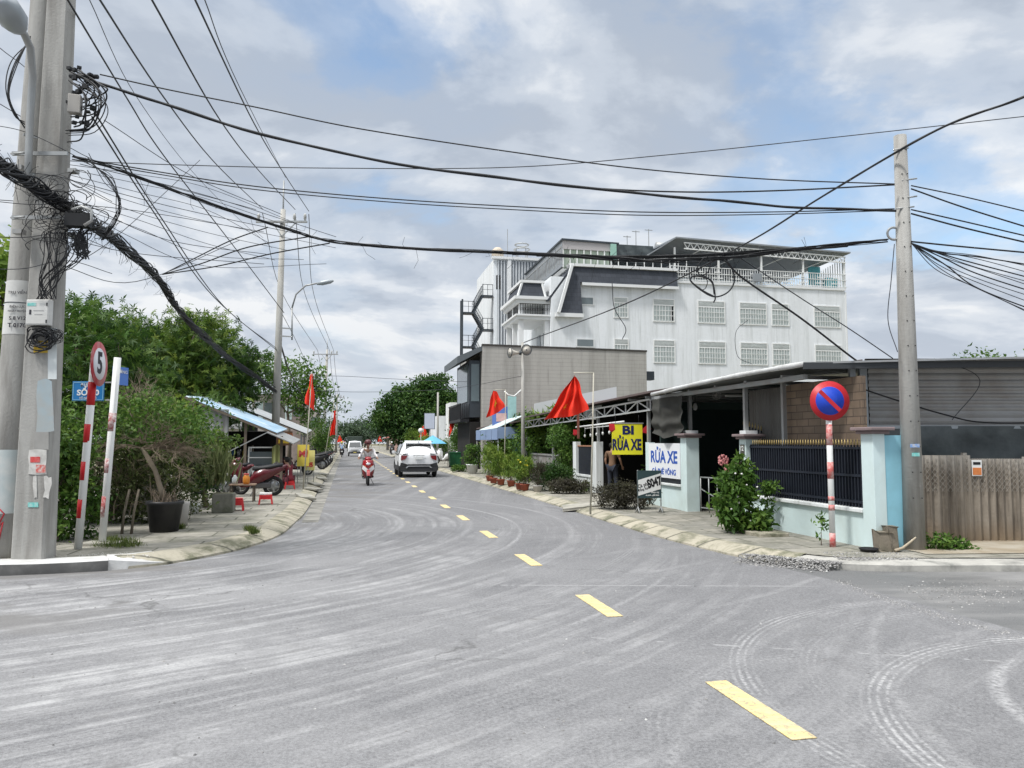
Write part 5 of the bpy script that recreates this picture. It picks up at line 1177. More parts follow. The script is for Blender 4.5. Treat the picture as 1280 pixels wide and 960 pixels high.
# white premises past the balcony building
u0 = S(572, 5.4)[0]+1; 
wp = RT('white_premises', 'white walled premises with a brown slatted fence beyond the balcony building', 'shop', u0, 5.4)
m = MB(); vA, vBq = SU(546, 520, u0+9)[0], SU(588, 520, u0+9)[0]; zq = SU(560, 520, u0+9)[1]
m.bx(vA, vBq+4, u0+9, u0+14, 0, zq); B(m, 'wall', M_BIGWHITE, wp)
m = MB(); vA2 = SU(563, 500, u0+6)[0]; zA = SU(570, 503, u0+6)[1]; m.bx(vA2, vA2+2.2, u0+6, u0+8.9, 0, zA); B(m, 'upper_block', M_WHITE, wp)
m = MB(); zf_ = SU(560, 556, u0+8)[1]
x = SU(545, 560, u0+7)[0]; xe = SU(571, 560, u0+7)[0]
while x < xe: m.bx(x, x+.14, u0+7, u0+7.04, .1, 1.55); x += .17
B(m, 'slatted_fence', mat('brown_slats', (.16, .12, .10), .8, .2), wp)
# billboard, umbrella, bins
c0 = P(537, 528, 58)
t = thing('billboard', 'pale lilac double billboard on a post beside the big dark tree', 'billboard', (c0.x, c0.y, .1))
MB().box((0, 0, c0.z), (.75, .1, 1.15)).build('panel', mat('lilac_panel', (.50, .55, .66), .5, .1, 2), t); MB().tube([(0, .1, 0), (0, .1, c0.z)], .05, 6).build('post', M_STEEL, t); MB().box((0, 0, c0.z), (.82, .06, 1.22)).build('frame', M_DARKSTEEL, t)
c0 = P(526, 540, 52)
t = thing('round_sign', 'white round sign on a thin post near the blue umbrella', 'signboard', (c0.x, c0.y, .1)); MB().cyl((0, -.03, c0.z), (0, .03, c0.z), .17, n=20).build('disc', M_WHITE, t); MB().tube([(0, .05, 0), (0, .05, c0.z)], .03, 6).build('post', M_STEEL, t)
c0 = P(541, 552, 46); g0 = c0.copy(); g0.z = .1
t = thing('parasol', 'sky blue square parasol over the right pavement', 'umbrella', g0, .2)
m = MB(); h = c0.z-.1; k = 4; vs = [(0, 0, h+.38)]
for i in range(8): q = i*math.pi/4+math.pi/4; rr_ = 1.05 if i % 2 == 0 else .82; vs.append((rr_*math.cos(q), rr_*math.sin(q), h-.12))
m.add(vs, [(0, 1+i, 1+(i+1) % 8) for i in range(8)]+[(8, 7, 6, 5, 4, 3, 2, 1)]); m.build('canopy', mat('parasol_blue', (.14, .45, .68), .7, .08), t); MB().tube([(0, 0, 0), (0, 0, h+.4)], .02, 6).build('pole', M_STEEL, t)
for i, px in enumerate((567, 574)):
    p = G(px, 584, .11); t = thing('waste_bin', ('green wheeled waste bin by the double flag pole, left one', 'green wheeled waste bin by the double flag pole, right one')[i], 'waste bin', p, RZ, 'green waste bins')
    m = MB(); m.plate([(-.22, -.22, .08), (.22, -.22, .08), (.27, -.27, .85), (-.27, -.27, .85)], (0, .5, 0)); m.build('bin_body', mat('bin_green', (.02, .13, .05), .5, .15), t, bevel=.02)
    MB().box((0, 0, .88), (.58, .58, .06)).build('lid', mat('bin_green', (0, 0, 0)), t, bevel=.02); MB().cyl((-.25, .2, .08), (.25, .2, .08), .08).build('wheel', M_BLACK, t)
# loudspeaker pole
p = G(654, 600, .11) ; u_, v_ = S(654, 4.4)[0], 4.4; p = R(u_, v_, .11); zt2 = S(653, 4.4, 432)[1]
t = thing('loudspeaker_pole', 'slim pale concrete pole in front of the grey building with a curved bracket', 'utility pole', p)
MB().cyl((0, 0, -.1), (-.02, 0, zt2), .085, .055, 12).build('pole', mat('pole_concrete', (.43, .42, .39), .85, .12, 3, dirt=(.28, .27, .24), damt=.6, dscale=1.5, streak=True, bump=.2), t)
MB().tube([(-.08, 0, zt2-1.9), (-.35, 0, zt2-2.15), (-.6, 0, zt2-2.1), (-.75, 0, zt2-1.95)], .03, 6).build('bracket', M_WHITE, t)
for i, (px, py, d) in enumerate(((643, 441, (-1, -.45, 0)), (656, 438, (.35, -1, 0)))):
    c = P(px, py, p.y-.1); d = Vector(d).normalized()
    s_ = thing('loudspeaker', ('cream horn loudspeaker pointing left on the slim pole top', 'cream horn loudspeaker facing the junction on the slim pole top')[i], 'loudspeaker', c, 0, 'horn loudspeakers on the slim pole')
    m = MB(); m.tube([-d*.22, -d*.05, d*.1, d*.2], [.05, .07, .13, .21], 18); m.build('horn', mat('cream_paint', (.55, .52, .46), .5, .08), s_)
    m = MB(); m.tube([-d*.30, -d*.2], [.08, .07], 12); m.build('driver', M_DARKSTEEL, s_); m = MB(); m.torus(d*.2, d, .21, .015, 20, 6); m.ell(d*.15, .06); m.build('rim', M_DARKSTEEL, s_)

# ---- trees on the right ----------------------------------------------
def roadtree(name, label, u, v, blobs, n, per, leaf, lm, seed, **k): return tree(name, label, 'tree', R(u, v, 0), blobs, n, per, leaf, lm, seed, **k)
tv = uv_of(P(508, 540, 84)); 
roadtree('big_tree', 'large dark spreading tree beyond the blue parasol on the right side of the road', 84, 5.6, [((0, 0, 4.3), (4.0, 3.5, 2.9)), ((-3.2, -1, 4.1), (2.2, 2.2, 2.0)), ((2.8, 0, 5.0), (2.3, 2.5, 2.0)), ((.8, 0, 6.9), (2.3, 2.2, 2.1)), ((-1.3, 0, 6.1), (1.9, 2, 1.5)), ((.5, -1.2, 2.6), (3.4, 2, 1.6)), ((3.8, 0, 6.1), (1.2, 1.3, .8))], 620, 46, .34, LEAF_DK, 60, trunk=.3, sigma=.16, shell=.5, aspect=.55)
for i, (u, v, h, r_, lm, lab) in enumerate(((62, 5.0, 1.3, .8, LEAF_MD, 'roadside bush with pale flowers left of the white car'), (70, 4.6, 1.6, .9, LEAF_LT, 'light green roadside bush under the big dark tree'), (56, 5.6, 2.0, .5, LEAF_MD, 'young slim tree by the round white sign'), (49, 4.6, 2.6, .6, LEAF_MD, 'small street tree above the green waste bins'), (80, 4.4, 2.3, .9, LEAF_LT, 'yellowish green tree at the far foot of the big dark tree'))):
    tree('roadside_bush' if h < 2 else 'small_tree', lab, 'bush' if h < 2 else 'tree', R(u, v, .1), [((0, 0, h*.8), (r_, r_, h*.4))], 60, 34, .14, lm, 70+i, trunk=.05, sigma=.25)
bush('low green plants at the foot of the waste bins on the right pavement', 575, 590, 12, 4, LEAF_MD, 81, 40, 24, .09)
roadtree('corner_tree', 'leafy branch of a tree rising behind the metal roof at the right edge', 30, 26, [((0, 0, 3.6), (1.6, 1.6, 1.8))], 80, 40, .2, LEAF_MD, 82, trunk=.12, sigma=.22)
# far end of the road: a wooded skyline of separate trees
rg = random.Random(9)
ORD = ['first', 'second', 'third', 'fourth', 'fifth', 'sixth', 'seventh', 'eighth', 'ninth', 'tenth']
for i in range(9):
    v = -24+i*5.4; u = rg.uniform(205, 260) if abs(v) < 12 else rg.uniform(150, 230); h = rg.uniform(6.5, 9.5)
    tree('distant_tree', ORD[i]+' from the left of the hazy green trees closing the end of the road', 'tree', R(u, v, 0), [((0, 0, h*.62), (rg.uniform(3.6, 5), 3, h*.38)), ((rg.uniform(-2, 2), 0, h*.45), (3, 3, h*.3))], 90, 26, .8, leafmat('leaf_far', (.05, .085, .05), (.08, .125, .07), (.12, .17, .09)), 90+i, trunk=.25, sigma=.22, group='distant trees closing the road', twig=4)
# far low houses along both sides
hm = [mat('house_cream', (.52, .47, .38), .8, .1, .5), mat('house_white', (.6, .6, .58), .8, .1, .5), mat('house_pink', (.5, .33, .28), .8, .1, .5)]
rm = [mat('roof_red', (.35, .10, .07), .8, .2, .6), M_ROOFMETAL, mat('roof_rust', (.22, .12, .08), .8, .2, .6)]
def house(label, u, v, w_, l, h, i, side):
    t = RT('roadside_house', label, 'house', u, v, 'low houses far along the road'); x0, x1 = (v, v+w_) if side > 0 else (v-w_, v)
    m = MB(); m.bx(x0, x1, u, u+l, 0, h); B(m, 'wall', hm[i % 3], t)
    m = MB(); e = .5; xm = (x0+x1)/2; m.plate([(x0-e, u-e, h), (x1+e, u-e, h), (xm, u-e, h+1.3)], (0, l+2*e, 0)); B(m, 'roof', rm[i % 3], t)
    xf = v; s = -.03*side
    m = MB(); 
    for k in range(2): y = u+l*(.15+.45*k); m.bx(min(xf, xf+s), max(xf, xf+s), y, y+l*.25, .1, 2.1)
    BE(m, 'doorway', M_DKINT, t)
    m = MB(); m.plate([(v-1.5*side, u, 2.3), (v, u, 2.75), (v, u+l, 2.75), (v-1.5*side, u+l, 2.3)], (0, 0, .05)); B(m, 'awning', rm[(i+1) % 3], t)
lab_r = ['cream low house with red roof far on the right past the big tree', 'white low house far on the right with a metal roof', 'pinkish low house far on the right near the wooded end']
for i, u in enumerate((98, 114, 132, 150)): house(['cream house nearest beyond the big tree on the right', 'second low house beyond the big tree on the right', 'third low house beyond the big tree on the right', 'farthest low house on the right before the wooded end'][i], u, 5.6, 7, 11, 2.9+.3*(i % 2), i, 1)
for i, u in enumerate((74, 92, 112, 134, 156)): house(['cream low house beyond the left shacks, nearest of the far row', 'second low house in the far left row', 'third low house in the far left row', 'fourth low house in the far left row', 'farthest low house in the left row by the wooded end'][i], u, -6.2, 7, 11, 2.8+.3*(i % 2), i+1, -1)
# ================================================================ LEFT SIDE
M_POLE = mat('pole_concrete', (.43, .42, .39), .85, .12, 3)
M_POLEB = mat('pole_concrete_near', (.36, .355, .335), .9, .14, 5, dirt=(.19, .18, .165), damt=.8, dscale=1.4, streak=True, bump=.5, bscale=35)
M_PAPER = mat('old_paper', (.58, .57, .54), .85, .1, 8, dirt=(.36, .35, .33), damt=.7, dscale=9)
M_INK = mat('ink', (.03, .03, .04), .7)
YP = 10.0
g1 = Vector((P(6, 697, YP+.1).x, YP+.1, 0)); g2 = Vector((P(42, 697, YP-.05).x, YP-.05, 0))
t1 = P(55, 0, YP+.1); t2 = P(77, 0, YP-.05)
def lerp(a, b, f): return a+(b-a)*f
k1 = (t1-Vector((g1.x, g1.y, 0)))/t1.z; k2 = (t2-Vector((g2.x, g2.y, 0)))/t2.z
# round spun-concrete pole
pl1 = thing('utility_pole', 'round grey concrete utility pole with painted white number panel, left of the leaning pair', 'utility pole', (g1.x, g1.y, .1), 0, 'pair of concrete poles at the left corner')
H1 = 11.5; ax1 = lambda z: Vector((k1.x*(z+.1), k1.y*(z+.1), z)); r1 = lambda z: .235-.0105*z
MB().tube([ax1(z) for z in (-.2, 2, 4, 6, 8, H1)], [r1(z) for z in (-.2, 2, 4, 6, 8, H1)], 28).build('pole_shaft', M_POLEB, pl1)
def band(ax, r, za, zb, a0, a1, extra=.003, n=14):
    m = MB(); vs = []
    for z in (za, zb):
        for i in range(n+1): q = a0+(a1-a0)*i/n; c = ax(z); rr_ = r(z)+extra; vs.append((c.x+rr_*math.cos(q), c.y+rr_*math.sin(q), z))
    m.add(vs, [(i, i+1, n+2+i, n+1+i) for i in range(n)], True); return m
zc = lambda py: 1.6+(553-py)*YP/960-.1
wp_ = band(ax1, r1, zc(418), zc(350), -2.7, -.2); wp_.build('painted_panel', mat('panel_white', (.60, .60, .58), .8, .08, 6, dirt=(.4, .4, .38), damt=.5, dscale=4), pl1)
MB().torus(ax1(zc(378)), k1, r1(zc(378))+.004, .006, 28, 5).build('strap', M_DARKSTEEL, pl1)
def ptext(s_, size, py, par=pl1, px_=22, **k):
    z = zc(py); c = ax1(z); return text(s_, size, (P(px_, py, g1.y+c.y-r1(z)).x-g1.x, c.y-r1(z)-.006, z), (math.pi/2, 0, .12), M_INK, par, **k)
ptext('TRỤ VIỄN', .052, 366); ptext('ĐIỆN LỰC', .042, 384); ptext('NHẬT HUYỆN', .036, 389.5)
ptext('S 8 V12', .066, 398.5, bold=.001); ptext('T 017C', .076, 407.5, bold=.002)
# squarish pre-stressed pole with shallow recesses
pl2 = thing('utility_pole', 'flat-sided grey concrete utility pole with meter box and posters, right of the leaning pair', 'utility pole', (g2.x, g2.y, .1), 0, 'pair of concrete poles at the left corner')
ax2 = lambda z: Vector((k2.x*(z+.1), k2.y*(z+.1), z)); w2 = lambda z: .21-.0085*z
m = MB(); rows = []
for z in (-.2, H1-.8):
    c = ax2(z); w_ = w2(z); b_ = .025
    rows.append([Vector((c.x+x, c.y+y, z)) for x, y in ((-w_+b_, -w_*.72), (w_-b_, -w_*.72), (w_, -w_*.72+b_), (w_, w_*.72-b_), (w_-b_, w_*.72), (-w_+b_, w_*.72), (-w_, w_*.72-b_), (-w_, -w_*.72+b_))])
m.add(rows[0]+rows[1], [(i, (i+1) % 8, 8+(i+1) % 8, 8+i) for i in range(8)]+[tuple(range(8, 16))]); m.build('pole_shaft', M_POLEB, pl2)
def onp(px, py, d=0):
    z = zc(py); c = ax2(z); yf = c.y-w2(z)*.72-.004-d; q = P(px, py, g2.y+yf); return Vector((q.x-g2.x, yf, q.z-.1))
def patch(name, x0, y0, x1, y1, mt, d=0, th=.004, jag=0, seed=0):
    rg = random.Random(seed); pts = [onp(x0, y1, d), onp(x1, y1, d), onp(x1, y0, d), onp(x0, y0, d)]
    if jag:
        q = []
        for a, b in zip(pts, pts[1:]+pts[:1]):
            for f in (0, .33, .66): q.append(lerp(a, b, f)+Vector((rg.uniform(-jag, jag), 0, rg.uniform(-jag, jag))))
        pts = q
    yy = sum(p.y for p in pts)/len(pts); pts = [Vector((p.x, p.y, p.z)) for p in pts]
    m = MB(); m.plate(pts, (0, -th, 0)); return m.build(name, mt, pl2)
patch('number_square', 43, 540, 61, 562, mat('recess', (.30, .295, .28), .95, .2, 8)); 
patch('poster', 36, 562, 58, 593, M_PAPER, jag=.006, seed=1); patch('red_label', 38, 571, 50, 578, M_REDPAINT, .005); patch('red_print', 45, 581, 57, 591, mat('red_ink', (.55, .12, .1), .8, .4, 40, dirt=(.6, .58, .55), damt=.95, dscale=25), .005)
patch('torn_poster', 42, 595, 46, 622, M_PAPER, jag=.01, seed=2); patch('torn_poster', 55, 596, 63, 622, M_PAPER, jag=.02, seed=3); patch('teal_label', 35, 628, 48, 634, mat('teal_label', (.15, .52, .48), .7, .2, 20, dirt=(.6, .6, .6), damt=.5, dscale=20))
patch('tall_sticker', 60, 410, 71, 474, mat('faded_sticker', (.62, .66, .66), .8, .05, 4)); patch('yellow_sticker', 42, 426, 62, 441, mat('yellow_sticker', (.62, .42, .04), .7, .2, 8))
patch('blue_stain', 46, 475, 66, 540, mat('faded_blue', (.33, .40, .43), .9, .12, 5, dirt=(.37, .37, .35), damt=.9, dscale=3), .0005, .001, jag=.02, seed=4)
# graffiti and old posters on the round pole
band(ax1, r1, zc(640), zc(562), -2.3, -.6, .002).build('pasted_paper', mat('blue_paper', (.42, .47, .47), .9, .1, 4, dirt=(.56, .56, .53), damt=.9, dscale=3), pl1)
band(ax1, r1, zc(472), zc(440), -.62, -.3, .003).build('white_strip', M_PAPER, pl1)
m = MB()
for pts in (((-.5, 632), (-.15, 634)), ((-.15, 634), (-.3, 670)), ((.02, 632), (.13, 640), (.0, 662), (.12, 650), (.08, 672)), ((-.45, 634), (-.5, 664))):
    q = []
    for dx, py in pts: z = zc(py); c = ax1(z); rr_ = r1(z)+.006; xx = max(-.95, min(.95, dx*3)); q.append((c.x+rr_*xx, c.y-rr_*math.sqrt(1-xx*xx), z))
    m.tube(q, .009, 5)
m.build('graffiti', mat('graffiti_red', (.42, .03, .04), .8, .2, 20), pl1)
# meter box
bx_ = thing('meter_box', 'white telecom junction box with a teal logo strapped to the flat concrete pole', 'junction box', Vector((g2.x, g2.y, .1))+onp(49.5, 391, .055)+Vector((0, 0, 0)))
MB().box((0, 0, 0), (.29, .10, .33)).build('case', mat('box_white', (.62, .62, .60), .5, .04, 5, dirt=(.45, .44, .4), damt=.4), bx_, bevel=.008)
m = MB(); m.box((0, -.052, 0), (.27, .006, .30)); d_ = m.build('door', mat('box_white', (0, 0, 0)), bx_, bevel=.004)
MB().box((-.07, -.057, .10), (.11, .003, .04)).build('logo_panel', mat('teal_label', (0, 0, 0)), d_); MB().box((.125, -.06, .1), (.012, .01, .04)).build('hinge', M_BLACK, d_); MB().box((.125, -.06, -.12), (.012, .01, .04)).build('hinge', M_BLACK, d_)
MB().box((-.085, -.057, -.0), (.025, .003, .06)).build('print_mark', M_INK, d_)
MB().box((.02, -.057, .02), (.13, .0025, .006)).box((.02, -.057, -.03), (.10, .0025, .006)).build('print_line', mat('grey_ink', (.35, .35, .35), .8), d_)
M_CABLE = mat('black_cable', (.012, .013, .015), .55, .3, 5)
def coil(name, label, c, rads, n, seed, r=.006, mt=M_CABLE, cat='cable coil', tilt=.25, squash=.8, par=None):
    rg = random.Random(seed); t = thing(name, label, cat, c); m = MB()
    for k in range(n):
        R0 = rg.uniform(*rads); cx_, cz_ = rg.gauss(0, rads[0]*.35), rg.gauss(0, rads[0]*.3); a = rg.uniform(-tilt, tilt); ph = rg.uniform(0, 6)
        pts = [(cx_+R0*math.cos(q)*(1+.06*math.sin(3*q+ph)), rg.uniform(-.02, .02)+a*R0*math.sin(q), cz_+R0*squash*math.sin(q+.3*math.sin(q+ph))) for q in [ph+2*math.pi*i/22 for i in range(23)]]
        m.tube(pts, r*rg.uniform(.7, 1.3), 5, False)
    m.build('loops', mt, t); return t
coil('cable_coil', 'black cable coil hanging under the white junction box', Vector((g2.x, g2.y, .1))+onp(51, 424, .07), (.08, .16), 16, 5, .007)
coil('cable_coil', 'small black cable coil at the right edge of the flat pole under the box', Vector((g2.x, g2.y, .1))+onp(68, 420, .05), (.06, .11), 9, 6, .005)

# near street lamp, top left corner
base = P(36, 230, YP-.3)
sl_ = thing('street_lamp', 'grey street lamp with curved arm clamped to the near round pole', 'street lamp', base)
q = [P(35, 232, 9.6), P(36, 190, 9.6), P(38, 140, 9.6), P(41, 95, 9.55), P(38, 60, 9.4), P(30, 42, 9.2), P(22, 34, 9.0)]
MB().tube([p-base for p in q], .045, 10).build('arm', M_STEEL, sl_)
h0, h1 = P(24, 36, 9.05)-base, P(3, 2, 8.3)-base; dd = (h1-h0)
MB().tube([h0, h0+dd*.12, h0+dd*.4, h0+dd*.8, h0+dd], [.06, .11, .16, .15, .05], 12).build('lamp_head', mat('lamp_grey', (.33, .36, .38), .45, .1, metal=.3), sl_)
m = MB()
for py in (168, 215): c = P(34, py, 9.75)-base; m.bar(c+Vector((-.05, .0, 0)), c+Vector((.2, .25, 0)), .03)
build_each(m, 'bracket', M_STEEL, sl_)

# ---- corner signs ------------------------------------------------------
b0 = G(97, 687, .12); tp = P(117, 462, b0.y); ln = tp-b0
t = thing('weight_limit_sign', 'round red rimmed sign with a black 5 on a leaning red and white banded post', 'road sign', b0)
MB().tube([(0, 0, -.1), ln*1.10], .052, 14).build('post', M_WHITE, t)
m = MB(); ks = [(655, 629), (606, 582), (558, 533), (509, 484)]
for ya, yb in ((648, 625), (601, 578), (554, 531), (507, 478)):
    fa, fb = (687-ya)/(687-462), (687-yb)/(687-462); m.tube([ln*fa, ln*fb], .0535, 14)
build_each(m, 'red_band', mat('bright_red', (.55, .015, .02), .5, .1, 8), t)
c = P(119, 455, b0.y-.03)-b0+Vector((.055, 0, 0)); nrm = Vector((math.cos(rad(9)), math.sin(rad(9)), .02)).normalized()
face = MB().cyl(c-nrm*.004, c+nrm*.004, .315, n=36).build('sign_face', mat('rim_red', (.42, .035, .05), .5, .15, 8, dirt=(.6, .45, .43), damt=.4, dscale=6), t)
MB().cyl(c+nrm*.005, c+nrm*.009, .225, n=36).build('white_disc', mat('disc_white', (.68, .70, .74), .5, .05), face)
f = text('5', .36, c+nrm*.011, (math.pi/2, 0, math.pi/2+rad(9)), M_INK, face, bold=.012, sx=1.1, sy=1.15)
MB().box(c-nrm*.02, (.03, .10, .3)).build('clamp', M_STEEL, t)
b0 = G(127, 681, .13); tp = P(147, 447, b0.y); ln = tp-b0
t = thing('street_name_sign', 'white post with flaking red bands carrying a blue street name plate', 'road sign', b0)
MB().tube([(0, 0, -.1), ln], .050, 14).build('post', M_WHITE, t); m = MB()
for ya, yb in ((647, 621), (592, 574), (540, 517)):
    fa, fb = (681-ya)/234, (681-yb)/234; m.tube([ln*fa, ln*fb], .0515, 14)
build_each(m, 'red_band', mat('flaking_red', (.33, .06, .06), .7, .15, 8, dirt=(.74, .72, .70), damt=1, dscale=13), t)
c = P(110.5, 489, b0.y+.12)-b0; M_PLATE = mat('plate_blue', (.015, .17, .42), .45, .06, 4)
pl_ = MB().box(c, (.47, .012, .29)).build('name_plate', M_PLATE, t, bevel=.004)
m = MB()
for dx, dz, sx, sz in ((0, .128, .44, .008), (0, -.128, .44, .008), (-.22, 0, .008, .256), (.22, 0, .008, .256)): m.box(c+Vector((dx, -.008, dz)), (sx, .004, sz))
m.build('plate_border', mat('border_blue', (.25, .5, .65), .5), pl_)
text('ĐƯỜNG', .060, c+Vector((0, -.009, .088)), (math.pi/2, 0, 0), M_WHITE, pl_, bold=.001); text('SỐ 70', .115, c+Vector((0, -.009, -.025)), (math.pi/2, 0, 0), M_WHITE, pl_, bold=.003, sx=1.15); text('TỔ DÂN PHỐ', .042, c+Vector((0, -.009, -.105)), (math.pi/2, 0, 0), M_WHITE, pl_)
MB().box(P(137, 478, b0.y+.08)-b0, (.12, .02, .02)).build('plate_arm', M_STEEL, t); MB().box(P(137, 500, b0.y+.08)-b0, (.12, .02, .02)).build('plate_arm', M_STEEL, t)
c2 = P(150.5, 470, b0.y+.25)-b0
p2_ = MB().box(c2, (.30, .012, .27), rz=rad(74)).build('side_plate', mat('plate_blue2', (.09, .20, .55), .45, .1, 4), t)
text('ĐƯỜNG', .07, c2+Vector((.012, -.008, .06)), (math.pi/2, 0, rad(74)), M_WHITE, p2_)
o = MB().box((0, 0, .02), (.5, .3, .07)).build('post_footing', M_SLAB, None, bevel=.012); o.location = G(128, 682, .12); o.parent = None; tag(o, 'small dark concrete footing slab at the base of the street name post', 'slab')

# ---- left vegetation ---------------------------------------------------
def ltree(name, label, px, Y, blobs, n, per, leaf, lm, seed, cat='tree', z=.05, **k):
    x = (px-640)/960*Y; return tree(name, label, cat, (x, Y, z), blobs, n, per, leaf, lm, seed, **k)
def zz(py, Y): return 1.6+(553-py)*Y/960
# mango-like leafy mass behind the signs, four trees
M_RO = leafmat('leaf_rosette', (.014, .040, .012), (.06, .135, .022), (.17, .26, .05), .35)
ltree('leafy_tree', 'dense leafy tree with drooping whorled leaves directly behind the pair of poles and signs', 105, 17, [((0, 0, 3.3), (1.5, 1.4, 1.15)), ((-.5, .3, 4.2), (.9, .9, .55)), ((.9, 0, 2.6), (1.0, 1.1, .9)), ((-.7, -.2, 2.1), (1.1, .9, .9))], 420, 49, .125, M_RO, 101, trunk=.14, sigma=.17, rosette=True, aspect=.27)
ltree('leafy_tree', 'broad leafy tree with yellowish green upper leaves above the dry branched bonsai', 196, 28, [((0, 0, 4.6), (2.4, 1.6, 1.3)), ((1.2, .2, 5.5), (1.4, 1.1, .8)), ((-1.6, 0, 5.0), (1.6, 1.1, 1.0)), ((.2, -.2, 2.9), (2.6, 1.3, 1.3)), ((-1.8, 0, 2.8), (1.5, 1, 1.2))], 640, 49, .17, leafmat('leaf_rosette2', (.018, .048, .012), (.085, .16, .022), (.24, .31, .05), .35), 102, trunk=.16, sigma=.16, rosette=True, aspect=.26)
ltree('leafy_tree', 'rightmost leafy tree of the left grove, above the blue roofed shack', 252, 30, [((0, 0, 4.2), (1.8, 1.5, 1.7)), ((1.1, .1, 3.6), (1.1, 1.1, 1.4)), ((-1.2, 0, 3.8), (1.5, 1.1, 1.5)), ((.1, 0, 5.6), (1.0, .9, .6)), ((1.7, .3, 4.7), (.7, .7, .8))], 560, 42, .16, M_RO, 103, trunk=.16, sigma=.17, rosette=True, aspect=.28)
ltree('leafy_tree', 'round topped tree furthest behind the left grove, showing above the signs', 170, 36, [((0, 0, 4.6), (2.6, 2, 1.8)), ((-3, 0, 4.4), (2, 2, 1.6)), ((2.6, 0, 4.3), (2.2, 1.6, 1.8))], 260, 40, .28, LEAF_DK, 104, trunk=.25, sigma=.17, aspect=.4)
ltree('fringe_tree', 'sparse light tree behind the concrete pole with the curved lamp', 362, 50, [((0, 0, 5.4), (2.0, 1.3, 1.5)), ((1.6, 0, 4.2), (1.6, 1.2, 1.3)), ((-2.2, 0, 5.6), (1.5, .9, 1.3))], 130, 34, .26, LEAF_MD, 105, trunk=.1, sigma=.24, aspect=.4)
ltree('edge_tree', 'bright leafed tree peeking out left of the round concrete pole', -5, 13, [((0, 0, 3.9), (.42, .6, 1.2)), ((-.7, 0, 3.6), (.9, .8, 1.3)), ((-.4, 0, 2.0), (.5, .7, 1.2))], 100, 30, .19, LEAF_LT, 106, trunk=.1, sigma=.22, aspect=.5)
ltree('undergrowth_shrub', 'tall tangled green shrub filling the gap between the flat pole and the sign post', 78, 11.6, [((0, 0, .9), (.35, .35, .8)), ((.1, .2, .45), (.45, .35, .42)), ((-.35, .3, 1.4), (.6, .5, .7))], 200, 36, .085, LEAF_MD, 107, cat='shrub', trunk=.03, sigma=.2, aspect=.5, droop=.3)
ltree('undergrowth_shrub', 'dusty olive shrub behind the two banded posts', 140, 14.2, [((0, 0, 1.3), (.9, .6, .8)), ((.8, .2, 1.1), (.8, .6, .8)), ((-.8, 0, 1.0), (.8, .5, .9)), ((.2, .3, .5), (1.2, .5, .45))], 300, 36, .085, leafmat('leaf_dusty', (.04, .05, .02), (.075, .10, .03), (.14, .17, .05)), 108, cat='shrub', trunk=.04, sigma=.2, aspect=.42)
ltree('undergrowth_shrub', 'yellowish green shrub just right of the street name post', 175, 15.4, [((0, 0, 1.5), (.7, .5, .6)), ((.6, .1, 1.9), (.7, .5, .4))], 130, 34, .095, LEAF_LT, 109, cat='shrub', trunk=.03, sigma=.22, aspect=.42)
ltree('leafy_shrub', 'rounded leafy shrub in front of the blue roofed shack', 262, 17.6, [((.1, 0, 1.55), (.5, .4, .28)), ((-.6, 0, 1.5), (.6, .5, .32)), ((-1.2, .1, 1.45), (.5, .5, .32)), ((-.5, .3, 1.1), (.8, .5, .4))], 150, 34, .09, leafmat('leaf_shrubtop', (.05, .09, .02), (.09, .15, .03), (.18, .24, .05)), 110, cat='shrub', trunk=.05, sigma=.2, aspect=.45)
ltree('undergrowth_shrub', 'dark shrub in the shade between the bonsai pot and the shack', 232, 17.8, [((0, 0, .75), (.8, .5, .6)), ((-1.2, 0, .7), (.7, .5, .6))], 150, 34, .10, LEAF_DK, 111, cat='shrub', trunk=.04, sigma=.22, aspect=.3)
# spiky plant in the concrete planter
b0 = G(276, 641, .13)
t = thing('concrete_planter', 'square mossy concrete planter at the edge of the left pavement', 'planter', b0+Vector((0, .15, 0)), RZ)
MB().box((0, 0, .2), (.42, .42, .40)).build('box', mat('mossy_concrete', (.20, .195, .17), .95, .2, 4, dirt=(.07, .08, .05), damt=.9, dscale=3), t, bevel=.015)
MB().box((0, 0, .395), (.36, .36, .02)).build('soil', M_EARTH, t)
t = thing('spiky_plant', 'pale upright spiky plant growing in the square concrete planter', 'plant', b0+Vector((-.12, .15, .5)))
rg = np.random.default_rng(7); n = 150; q = rg.random(n)*6.28; sp = .5*rg.random(n)
dirs = np.stack([np.cos(q)*sp, np.sin(q)*sp, np.ones(n)], 1); dirs /= np.linalg.norm(dirs, axis=1, keepdims=True)
leaf_mesh('leaves', np.stack([rg.normal(0, .13, n), rg.normal(0, .1, n), rg.random(n)*.45], 1), dirs, rnd_dirs(rg, n), .40+.25*rg.random(n), .035+.02*rg.random(n), rg.random(n), leafmat('leaf_pale', (.12, .15, .06), (.2, .24, .1), (.32, .34, .17)), t)
